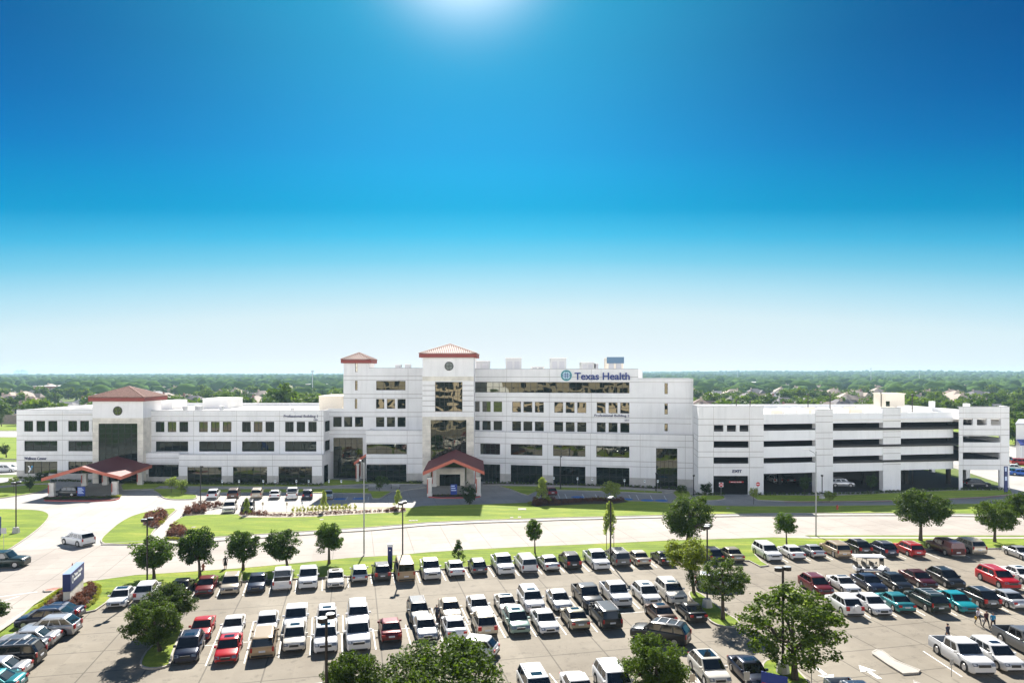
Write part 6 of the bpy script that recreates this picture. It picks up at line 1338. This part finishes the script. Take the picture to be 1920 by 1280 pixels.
# golf cart
def golfcart():
    x, y = G(1633,1072); r = empty('golf_cart', (x, y, .01), R(-4)-math.pi/2+0.0, 'white six-seat golf cart with a flat canopy in the right lot aisle', 'golf cart')
    B = lambda nm, m, *bx: (lambda b: ([b.box(*q) for q in bx], b.build(nm, m, r, world=False)))(MB())
    b = MB(); b.add([(-.6,-1.9,.28),(.6,-1.9,.28),(.6,1.9,.28),(-.6,1.9,.28),(-.6,-1.9,.62),(.6,-1.9,.62),(.6,1.15,.45),(-.6,1.15,.45),(-.55,1.5,.85),(.55,1.5,.85),(.45,1.95,.6),(-.45,1.95,.6)], [(0,1,2,3),(0,1,5,4),(4,5,6,7),(7,6,9,8),(8,9,10,11),(11,10,2,3),(1,2,10,9,6,5),(0,3,11,8,7,4)]); b.build('body', M['white'], r, world=False)
    for k, y_ in enumerate((.35,-.55,-1.45)): B('seat', M['trim'], (-.55,.55,y_-.25,y_+.25,.62,.8)); B('backrest', M['trim'], (-.55,.55,y_-.36,y_-.26,.8,1.25))
    b = MB(); b.box(-.68,.68,-2.0,1.45,1.86,1.93); b.box(-.62,.62,-1.93,1.38,1.931,1.97); b.build('canopy', M['white'], r, world=False)
    for sx in (-.58,.58):
        b = MB()
        for y0,y1 in ((1.25,1.2),(-.75,-.75),(-1.85,-1.85)): b.tube([(sx,y0,.5),(sx,y1,1.86)], [.025,.025], 6)
        b.build('canopy_post', M['trim'], r, world=False)
    b = MB(); b.quad((-.55,1.28,.85),(.55,1.28,.85),(.55,1.2,1.8),(-.55,1.2,1.8)); b.build('windscreen', M['carglass'], r, world=False).hide_render = False
    b = MB(); b.tube([(-.3,.95,.7),(-.3,.75,1.0)], [.02,.02], 5); b.tube([(-.3,.74,1.0),(-.3,.70,1.02)], [.17,.17], 12); b.build('steering_wheel', M['trim'], r, world=False)
    for sx in (-1,1):
        for y_ in (1.35,-1.3): b = MB(); b.tube([(sx*.42,y_,.24),(sx*.62,y_,.24)], [.24,.24], 14, 0, True, False); b.tube([(sx*.6,y_,.24),(sx*.63,y_,.24)], [.13,.12], 10, 1, True, False); b.build('wheel', [M['tyre'], M['rim']], r, world=False)
golfcart()
# ------------------------------------------------------------------ lamps, signs, small things
def hpx(yt, yb, Y): return (yb-yt)/F*Y
def lamp(px, by, yt, label, heads=2, base=False, rot=1.2, group='black parking lot lamps', m=None, rad=.075, hs=1.0, Y=None):
    if Y: X = (px-CX)/F*Y; hgt = h_of(yt, Y)
    else: X, Y = G(px, by); hgt = h_of(yt, Y)
    r = empty('lamp_post', (X, Y, 0), rot, label, 'lamp post', group); m = m or M['dark']
    b = MB(); b.tube([(0,0,.1),(0,0,hgt)], [rad*1.2, rad], 10); b.build('pole', m, r, world=False)
    if base: b = MB(); b.tube([(0,0,.0),(0,0,.85),(0,0,.95)], [.55,.42,.34], 8, 0, True, False); b.build('concrete_base', M['stonegrey'], r, world=False)
    else: b = MB(); b.tube([(0,0,.02),(0,0,.25)], [.22,.2], 10); b.build('base_plate', m, r, world=False)
    for k in range(heads):
        sg = (-1, 1)[k] if heads == 2 else 1; rr_ = .30*max(hs, .7); cx_ = sg*(.42 if heads == 2 else .35)
        b = MB(); b.box(*sorted((sg*.04, cx_)), -.035, .035, hgt-.16, hgt-.08); b.tube([(cx_,0,hgt-.30),(cx_,0,hgt-.02)], [rr_,rr_], 14, 0, True, False); b.tube([(cx_,0,hgt-.018),(cx_,0,hgt+.0)], [rr_*.98,rr_*.9], 14, 1, True, False)
        b.build('lamp_head', [m, M['silver']], r, world=False)
    return r
lamp(276,1110,971,'black parking lamp beside the first round street tree')
lamp(755,1069,940,'tall black lamp behind the tan van')
lamp(1145,1056,931,'black lamp standing against the staked tree')
lamp(612,1392,1153,'near black lamp with twin box heads, base below the picture',rad=.09)
lamp(1326,1139,984,'black lamp on a concrete base on the middle island',base=True)
lamp(1468,1262,1062,'black lamp on a concrete base inside the spreading oak',base=True,rad=.09,rot=.3)
lamp(30,1000,903,'black lamp on a dark concrete base on the west lawn',base=True,heads=2)
lamp(376,951,873,'slender dark lamp beside the red shrubs before the left building',heads=1,group='slender lamps',hs=.6)
lamp(1051,917,854,'slender lamp in front of the right wing of the tall building',heads=1,group='slender lamps',hs=.6)
lamp(1230,921,886,'short lamp on the grass left of the tall glazed bay',heads=1,group='slender lamps',hs=.5)
lamp(1300.5,928,890,'short lamp at the joint between tall building and garage',heads=1,group='slender lamps',hs=.5)
lamp(1541.5,935,890,'short black lamp on a pale base before the first garage pilaster',heads=1,base=True,group='slender lamps',hs=.6)
def streetlight(px, by, yt, label, side_):
    X, Y = G(px, by); hgt = h_of(yt, Y)-.4; r = empty('street_light', (X, Y, .1), 0, label, 'street light', 'silver street lights')
    b = MB(); b.tube([(0,0,0),(0,0,hgt)], [.11,.06], 12); b.build('pole', M['silver'], r, world=False)
    b = MB(); b.tube([(0,0,hgt-.7),(side_*.3,0,hgt-.15),(side_*1.1,0,hgt+.25)], [.05,.045,.04], 8); b.build('arm', M['silver'], r, world=False)
    b = MB(); b.add([(side_*1.0,-.14,hgt+.18),(side_*1.0,.14,hgt+.18),(side_*1.75,.12,hgt+.30),(side_*1.75,-.12,hgt+.30),(side_*1.0,-.12,hgt+.34),(side_*1.0,.12,hgt+.34),(side_*1.7,.09,hgt+.42),(side_*1.7,-.09,hgt+.42)], [(0,1,2,3),(4,5,6,7),(0,1,5,4),(1,2,6,5),(2,3,7,6),(3,0,4,7)]); b.build('lamp_head', M['roofw'], r, world=False)
streetlight(682.5,1040,863,'tall silver street light left of the navy pylon sign',-.35)
streetlight(1530,1005,842,'tall silver street light with curved arm before the garage',-1)
for px, yb_, yt, Y, l in ((1380.5,770,749,150,'left lamp of the pair at the left end of the garage roof'),(1406.5,770,752,152,'short lamp behind the left parapet of the garage roof'),(1515,760,738,165,'dark lamp in the middle of the garage roof'),(1556.5,768,740,155,'black lamp just behind the first tall pilaster on the garage roof'),(1652,752,736,178,'dark lamp left of the cream stair box on the garage roof'),(1710.5,766,739,152,'black lamp right of the cream stair box on the garage roof')):
    rr2 = lamp(px, 0, yt, l, heads=2 if px > 1700 else 1, group='lamps on the garage roof', hs=.5, Y=Y, rad=.09)
# accessible parking signs on posts
def postsign(px, by, yt, m, label, group, w_=.32, hh=.5, name='parking_sign', yaw=0., Y=None):
    X, Y = G(px, by); hgt = h_of(yt, Y); r = empty(name, (X, Y, .1), yaw, label, 'sign', group)
    b = MB(); b.tube([(0,0,0),(0,0,hgt-.1)], [.03,.03], 6); b.build('post', M['silver'], r, world=False)
    b = MB(); b.box(-w_/2,w_/2,-.05,-.032,hgt-.1-hh,hgt-.1); b.build('panel', m, r, world=False)
    if m is M['white']: b = MB(); b.box(-w_*.3,w_*.3,-.055,-.051,hgt-.1-hh*.62,hgt-.1-hh*.15); b.build('symbol', M['teal'], r, world=False)
    return r
sg_l = ['first','second','third','fourth','fifth','sixth','seventh','eighth']
for i, (px, y) in enumerate(((416.7,919),(448.3,919.5),(493.7,919),(516,919),(555.8,918.5),(578.8,918.5),(616.7,920),(640,921))):
    postsign(px, y, 899.5, M['white'], f'{sg_l[i]} white bay sign from the left before the left building', 'white bay signs by the left building')
for i, (px, y, yt) in enumerate(((1038.3,915,893.5),(1082.8,919,894.5),(1110.3,917,896),(1170.8,919,898),(1208.7,923,899.5),(1233.3,924,899.5))):
    postsign(px, y, yt, M['white'], f'{sg_l[i]} white bay sign from the left before the right wing', 'white bay signs by the right wing')
for px, l in ((492.8,'small brown-backed sign at the left of the visitor bays'),(537.8,'small tan-backed sign in the middle of the visitor bays'),(417.5,'small tan-backed sign by the old white wagon')):
    postsign(px, 962 if px > 450 else 951, 941, M['beigeb'] if 'beigeb' in M else M['tan'], l, 'tan-backed bay signs')
postsign(566.7,953.5,940,M['white'],'small white sign beside the sunlit wedge of pavement','tan-backed bay signs')
postsign(7,1034,989,M['silver'],'silver back of an octagonal sign at the left edge','stop signs',w_=.75,hh=.75,name='stop_sign')
postsign(1298,1352,1262,M['tan'],'tan-backed sign at the bottom beside the hatched area','signs at the bottom edge',w_=.35,hh=.55)
postsign(1400,1345,1258,M['silver'],'grey-backed sign at the bottom in front of the dark sedan','signs at the bottom edge',w_=.4,hh=.6)
postsign(1521.5,1283,1226,M['dark'],'thin dark signpost under the right side of the spreading oak','signs at the bottom edge',w_=.5,hh=.7)
postsign(1784,1270,1235,M['silver'],'thin white signpost in front of the large white pickup','signs at the bottom edge',w_=.3,hh=.45)
def noentry(px, by, yt, label, boxed):
    X, Y = G(px, by); hgt = h_of(yt, Y); r = empty('no_entry_sign', (X, Y, .1), 0, label, 'sign', 'no entry signs'); s_ = .42
    b = MB(); b.tube([(0,0,0),(0,0,hgt)], [.035,.035], 6); b.build('post', M['silver'], r, world=False)
    zc_ = hgt-s_; n = 24
    if boxed: b = MB(); b.box(-s_,s_,-.06,-.04,zc_-s_,zc_+s_); b.build('panel', M['white'], r, world=False)
    b = MB(); b.add([(s_*.94*math.cos(6.2832*k/n),-.063,zc_+s_*.94*math.sin(6.2832*k/n)) for k in range(n)], [tuple(range(n))]); b.build('disc', M['red'], r, world=False)
    b = MB(); b.box(-s_*.7,s_*.7,-.07,-.066,zc_-s_*.14,zc_+s_*.14); b.build('bar', M['white'], r, world=False)
noentry(1352,931,905,'red and white no-entry sign left of the garage exit lane',True); noentry(1421,932,904,'round red no-entry sign right of the garage exit lane',False)
# red stop sign behind the monument
X, Y = G(136,1100); r = empty('stop_sign', (X, Y, .1), R(-52), 'red stop sign showing behind the monument sign', 'sign', 'stop signs'); hgt = h_of(1056,Y)
b = MB(); b.tube([(0,0,0),(0,0,hgt-.05)], [.035,.035], 6); b.build('post', M['silver'], r, world=False)
b = MB(); b.add([(.38*math.cos(math.pi/8+k*math.pi/4),-.04,hgt-.38+.38*math.sin(math.pi/8+k*math.pi/4)) for k in range(8)], [tuple(range(8))]); b.build('panel', M['red'], r, world=False)
me = textmesh('STOP', .5, .22, .01, .003); me.materials.append(M['white']); link_mesh('lettering', me, r, (-.25,-.05,hgt-.49), (math.pi/2,0,0))
# monument sign
gA_, gB_ = Vector(G(131.5,1134)), Vector(G(156.5,1108)); d = (gB_-gA_); Lm = d.length; rz = math.atan2(d.y, d.x)
r = empty('monument_sign', (gA_.x, gA_.y, .1), rz, 'navy monument sign with white lettering on a stone base at lower left', 'sign')
b = MB(); b.box(0,Lm,0,.62,0,1.3); b.build('base', M['stone'], r, world=False)
b = MB(); b.box(-.05,Lm+.05,-.05,.67,1.3,3.05); b.build('cabinet', M['navy'], r, world=False)
b = MB(); b.box(-.06,Lm+.06,-.06,.68,3.05,3.09); b.build('cap', mat('sign_cap', (.25,.34,.55), .4), r, world=False)
for s_, x0, z0, w_, h_ in (('Texas Health',1.15,2.45,2.9,.34),):
    me = textmesh(s_, w_, h_, .02, .01); me.materials.append(M['white']); link_mesh('lettering', me, r, (x0,-.07,z0), (math.pi/2,0,0))
b = MB(); [b.box(1.15+k*.62,1.15+k*.62+.5,-.075,-.056,2.06,2.28) for k in range(4)]; b.build('text_lines', M['white'], r, world=False)
b = MB(); n = 20; b.add([(.7+.33*math.cos(6.2832*k/n),-.062,2.35+.42*math.sin(6.2832*k/n)) for k in range(n)], [tuple(range(n))]); b.add([(.7+.2*math.cos(6.2832*k/n),-.07,2.35+.26*math.sin(6.2832*k/n)) for k in range(n)], [tuple(range(n))], 1); b.build('emblem', [M['white'], M['navy']], r, world=False)
# wayfinding signs
def wayfind(px, by, yt, wpx, lines_, label, m=None):
    X, Y = G(px, by); hgt = h_of(yt, Y); w_ = wpx/F*Y; r = empty('direction_sign', (X, Y, .15), 0, label, 'sign', 'blue direction signs')
    b = MB(); b.box(-w_/2,w_/2,-.12,.12,.25,hgt); b.build('panel', m or M['signblue'], r, world=False); b = MB(); b.box(-w_*.35,-w_*.25,-.08,.08,0,.25); b.box(w_*.25,w_*.35,-.08,.08,0,.25); b.build('leg', M['dark'], r, world=False)
    b = MB(); dz = (hgt-.6)/max(1, lines_*1.6)
    for k in range(lines_): z1_ = hgt-.2-k*dz*1.25; b.box(-w_*.42, -w_*.42+w_*(.55+.25*((k*7) % 3)/2), -.13, -.123, z1_-dz*.55, z1_)
    b.build('text_lines', mat('sign_text', (.55,.65,.85), .5) if 'sign_text' not in bpy.data.materials else bpy.data.materials['sign_text'], r, world=False)
wayfind(152.5,934,913.5,13.5,6,'blue direction sign in the island under the left canopy'); wayfind(851,930.5,909,12,3,'blue direction sign in the island under the main canopy')
wayfind(-2,1008,970,6,5,'blue sign cut by the left edge on the west lawn'); wayfind(1886,925,875,6,2,'narrow navy sign at the right corner of the garage',M['navy'])
X, Y = G(731.5,1068); r = empty('pylon_sign', (X, Y, .1), 0, 'slim navy pylon with white cap among cars left of the tan van', 'sign'); hgt = h_of(1020,Y)
b = MB(); b.box(-.26,.26,-.2,.2,.12,hgt-.35); b.build('shaft', M['navy'], r, world=False); b = MB(); b.box(-.3,.3,-.24,.24,hgt-.35,hgt); b.build('cap', M['white'], r, world=False); b = MB(); b.box(-.32,.32,-.26,.26,0,.12); b.build('base', M['stonegrey'], r, world=False)
b = MB(); b.tube([(0,-.2,hgt-.75),(0,-.215,hgt-.75)], [.09,.09], 10); b.build('lamp', M['white'], r, world=False)
# a low blue and red sign or cart at the bottom, right of the dark sedan
X, Y = G(1452,1318); r = empty('banner_sign', (X, Y, .1), R(-35), 'leaning blue and red sign board by the bottom island', 'sign')
b = MB(); b.box(-.9,.9,-.06,.06,.5,2.0); b.build('panel', M['signblue'], r, world=False); b = MB(); b.box(-.85,.85,-.075,-.061,.9,1.25); b.build('stripe', M['red'], r, world=False); b = MB(); b.box(-.8,-.7,-.05,.05,0,.5); b.box(.7,.8,-.05,.05,0,.5); b.build('leg', M['dark'], r, world=False)
# hydrants
def hydrant(px, by, m, label):
    X, Y = G(px, by); r = empty('fire_hydrant', (X, Y, .1), 0, label, 'fire hydrant'); b = MB(); b.tube([(0,0,0),(0,0,.08),(0,0,.09),(0,0,.6)], [.2,.2,.13,.12], 12); b.build('barrel', m, r, world=False)
    b = MB(); b.tube([(0,0,.6),(0,0,.66),(0,0,.78),(0,0,.84)], [.17,.16,.08,.03], 12); b.build('bonnet', m, r, world=False); b = MB(); b.tube([(-.24,0,.45),(.24,0,.45)], [.07,.07], 8); b.tube([(0,-.22,.42),(0,0,.42)], [.09,.09], 8); b.build('nozzle', m, r, world=False)
hydrant(381,1070,mat('hydrant_dull_red', (.30,.09,.06), .6),'dull red fire hydrant by the second round street tree'); hydrant(1570,956,mat('hydrant_red', (.55,.08,.05), .6),'red fire hydrant on the sunlit lawn before the garage')
# benches
def bench(px, by, label):
    X, Y = G(px, by); r = empty('park_bench', (X, Y, .13), 0, label, 'bench', 'benches in the shaded courtyard'); m = M['coping']
    b = MB(); [b.box(-.95,.95,-.25+k*.13,-.15+k*.13,.43,.47) for k in range(4)]; b.build('seat', m, r, world=False)
    b = MB(); [b.box(-.95,.95,.28,.31,.55+k*.12,.64+k*.12) for k in range(3)]; b.build('backrest', m, r, world=False)
    for sx in (-.85,.85): b = MB(); b.box(sx-.03,sx+.03,-.25,.3,.0,.43); b.box(sx-.03,sx+.03,.27,.32,.43,.9); b.build('leg', M['dark'], r, world=False)
bench(698.5,918,'bench left of the V-shaped tree in the courtyard'); bench(741.5,917,'bench right of the V-shaped tree in the courtyard')
# small utility covers on the lawn
for i, (px, py, wpx, dep) in enumerate(((979,955.5,15,1.5),(959.5,971.5,6,.8),(974,970.5,6,.8),(769,977.5,5,.8),(775,977.3,5,.8),(781,977,4,.8),(603,975,7,.7),(1365,953.5,6,.6),(363,989.5,7,.6))):
    X, Y = G(px, py); w_ = wpx/F*Y/2; o = MB(); o.box(X-w_,X+w_,Y-dep/2,Y+dep/2,.10,.17); o.box(X-w_*.8,X+w_*.8,Y-dep*.4,Y+dep*.4,.17,.185)
    o.build('utility_cover', M['kerb'], label=['large pale slab in the lawn near the middle bed','left of two small pale boxes near the road on the centre lawn','right of two small pale boxes near the road on the centre lawn','leftmost of three small white covers at the shadow edge','middle of three small white covers at the shadow edge','rightmost of three small white covers at the shadow edge','flat cover in the lawn below the lime grasses','small cover in the lawn before the garage','pale cover in the lawn right of the footpath'][i], cat='utility cover')
# ------------------------------------------------------------------ people
def person(px, by, hgt, yaw, label, shirt, pants, hair=(.03,.02,.015), skin=(.45,.26,.18), pose='walk', long_hair=False, skirt=False, bag=None, by_hidden=None):
    X, Y = G(px, by); r = empty('person', (X, Y, .012), R(yaw), label, 'person', 'people in the car park'); k = hgt/1.75
    st = .26 if pose == 'walk' else .06
    J = {'pel':(0,0,.98),'wai':(0,0,1.1),'che':(0,.01,1.3),'nec':(0,.01,1.47),'hed':(0,.03,1.56),'top':(0,.03,1.68)}
    Rd = {'pel':.135,'wai':.125,'che':.15,'nec':.06,'hed':.085,'top':.075}
    E = [('pel','wai'),('wai','che'),('che','nec'),('nec','hed'),('hed','top')]
    for s_, sx in (('l',-1),('r',1)):
        f = st*(1 if s_ == 'l' else -1)
        J.update({'hip'+s_:(sx*.09,0,.93),'kne'+s_:(sx*.10,f*.6+.03,.52),'ank'+s_:(sx*.10,f-(.04 if f < 0 else 0),.10+(.05 if f < 0 and pose=='walk' else 0)),'toe'+s_:(sx*.11,f+.17,.04),'sho'+s_:(sx*.18,.0,1.42),'elb'+s_:(sx*.25,-f*.35-.02,1.14),'wri'+s_:(sx*.25,-f*.8+.08,.90)})
        Rd.update({'hip'+s_:.105,'kne'+s_:.065,'ank'+s_:.045,'toe'+s_:.035,'sho'+s_:.07,'elb'+s_:.048,'wri'+s_:.032})
        E += [('pel','hip'+s_),('hip'+s_,'kne'+s_),('kne'+s_,'ank'+s_),('ank'+s_,'toe'+s_),('che','sho'+s_),('sho'+s_,'elb'+s_),('elb'+s_,'wri'+s_)]
    bm = bmesh.new(); lay = bm.verts.layers.skin.verify(); vv = {}
    for n_, c in J.items(): v = bm.verts.new([q*k for q in c]); v[lay].radius = (Rd[n_]*k, Rd[n_]*k*(.75 if n_ in ('pel','wai','che') else 1)); v[lay].use_root = (n_ == 'pel'); vv[n_] = v
    for a, b_ in E: bm.edges.new((vv[a], vv[b_]))
    me = bpy.data.meshes.new('body'); bm.to_mesh(me); bm.free(); t = bpy.data.objects.new('body', me); COL.objects.link(t); t.modifiers.new('skin', 'SKIN'); sb = t.modifiers.new('sub', 'SUBSURF'); sb.levels = 1; sb.render_levels = 1
    dg = bpy.context.evaluated_depsgraph_get(); dg.update(); me2 = bpy.data.meshes.new_from_object(t.evaluated_get(dg)); bpy.data.objects.remove(t)
    # palm, five fingers and nose grown on the same mesh
    bm = bmesh.new(); bm.from_mesh(me2); x = MB()
    for sx, s_ in ((-1,'l'),(1,'r')):
        w = [q for q in J['wri'+s_]]; x.tube([tuple(q*k for q in w), ((w[0])*k,(w[1]+.02)*k,(w[2]-.085)*k)], [.03*k,.034*k], 8)
        for j in range(4): y_ = w[1]+.045-j*.022; ln = (.075,.085,.08,.062)[j]; x.tube([(w[0]*k,y_*k,(w[2]-.08)*k),(w[0]*k,(y_+.006)*k,(w[2]-.08-ln*.6)*k),((w[0]-sx*.012)*k,(y_+.012)*k,(w[2]-.08-ln)*k)], [.010*k,.009*k,.007*k], 5)
        x.tube([(w[0]*k,(w[1]+.03)*k,(w[2]-.03)*k),(w[0]*k,(w[1]+.065)*k,(w[2]-.07)*k),(w[0]*k,(w[1]+.07)*k,(w[2]-.10)*k)], [.012*k,.010*k,.008*k], 5)
    x.tube([(0,.11*k,1.60*k),(0,.135*k,1.575*k)], [.012*k,.02*k], 6)
    vs2 = [bm.verts.new(p) for p in x.v]
    for f_ in x.f:
        try: bm.faces.new([vs2[i] for i in f_])
        except ValueError: pass
    bm.to_mesh(me2); bm.free(); me2.materials.clear()
    for nm, c in (('skin', skin), ('shirt', shirt), ('trousers', pants), ('shoe', (.02,.02,.02))): me2.materials.append(mat('%s_cloth' % nm if nm != 'skin' else 'skin', c, .8))
    Zs = 1/k
    for p in me2.polygons:
        c = p.center*Zs; ax = abs(c.x); p.use_smooth = True
        if c.z > 1.47: m_ = 0
        elif c.z < .09: m_ = 3
        elif ax > .195 and c.z < 1.02: m_ = 0
        elif c.z > 1.0 or ax > .2: m_ = 1
        elif skirt and c.z < .55: m_ = 0
        else: m_ = 2
        p.material_index = m_
    link_mesh('body', me2, r)
    hb = MB(); V = []; n = 12
    for a in range(5):
        th = a/4*1.75
        for j in range(n): ph = 6.2832*j/n; V.append((.098*k*math.sin(th)*math.cos(ph), (.02+.105*math.sin(th)*math.sin(ph)-(.02 if a > 2 else 0))*k, (1.625+.10*math.cos(th)+(.055 if math.sin(ph) > .4 and a > 2 else 0))*k))
    hb.add(V, [(a*n+j, a*n+(j+1)%n, (a+1)*n+(j+1)%n, (a+1)*n+j) for a in range(4) for j in range(n)], 0, True)
    if long_hair: hb.tube([(0,-.07*k,1.62*k),(0,-.10*k,1.48*k),(0,-.11*k,1.30*k)], [.09*k,.085*k,.03*k], 10)
    hb.build('hair', mat('hair', hair, .6), r, world=False)
    if skirt: b = MB(); b.tube([(0,0,1.0*k),(0,0,.78*k),(0,.02*k,.52*k)], [.15*k,.20*k,.24*k], 14, 0, False); b.build('skirt', mat('skirt_cloth', pants, .8), r, world=False)
    if bag: b = MB(); b.box(*[q*k for q in (.27,.36,-.10,.12,.62,.9)]); b.tube([(.3*k,0,.9*k),(.3*k,0,1.02*k)], [.012*k,.012*k], 5); b.build('bag', mat('bag_cloth', bag, .7), r, world=False)
    return r
person(422.5,1067,1.68,200,'woman in a dark dress walking at the road edge left of the third street tree',(.012,.012,.016),(.012,.012,.016),long_hair=True,skirt=True)
person(819,1167,1.78,170,'man in a dark shirt between the rows, behind the other walker near the big tree',(.02,.025,.05),(.012,.012,.016))
person(823,1184,1.62,175,'nearer walker in dark clothes with a red bag between two parked cars',(.03,.015,.015),(.02,.02,.025),long_hair=True,bag=(.25,.03,.03))
person(1777,1206,1.80,20,'man in a navy T-shirt walking behind the large white pickup',(.015,.018,.045),(.03,.03,.035))
person(1834,1172,1.66,195,'woman in a white top with a yellow shoulder bag, left of three walkers',(.62,.58,.62),(.02,.02,.03),hair=(.10,.04,.02),long_hair=True,bag=(.6,.35,.03))
person(1849.5,1178,1.72,185,'middle of the three walkers, in a maroon top holding white papers',(.08,.015,.015),(.012,.012,.014),bag=(.6,.55,.5))
person(1862,1181,1.66,170,'right walker of three, in a bright blue top and dark leggings',(.01,.22,.42),(.012,.012,.016),hair=(.02,.012,.01),long_hair=True)
# driver of the golf cart is hidden by its canopy in the photo
lines.build('painted_marking', M['line'], kind='structure')
# ------------------------------------------------------------------ haze
hz = MB(); hz.box(-9200,9200,-420,10600,-1.2,46); hm = bpy.data.materials.new('haze'); hm.use_nodes = True; t = hm.node_tree; t.nodes.clear()
pv = t.nodes.new('ShaderNodeVolumePrincipled'); pv.inputs['Color'].default_value = (.52,.78,1.0,1); pv.inputs['Density'].default_value = HAZE; pv.inputs['Anisotropy'].default_value = .2
ou = t.nodes.new('ShaderNodeOutputMaterial'); t.links.new(pv.outputs[0], ou.inputs['Volume']); hz.build('haze', hm, kind='stuff', label='thin pale blue air haze over the whole scene')
for o in list(bpy.data.objects):
    if o.users_collection == () : bpy.data.objects.remove(o)
import collections
cc = collections.Counter(o['label'] for o in bpy.data.objects if o.parent is None and o.get('label') and not o.get('kind'))
g_ = {}
for o in bpy.data.objects:
    if o.parent is None and o.get('label'): g_.setdefault(o['label'], set()).add(o.get('group')); n = len(o['label'].split()); (n < 4 or n > 16) and print('LABEL LEN', n, o['label'])
for l, n in cc.items():
    if n > 1 and (len(g_[l]) > 1 or any(o['label'] == l and o in carlist for o in bpy.data.objects if o.get('label'))): print('DUP', n, l, g_[l])
print('objects', len(bpy.data.objects), 'top', sum(o.parent is None for o in bpy.data.objects))
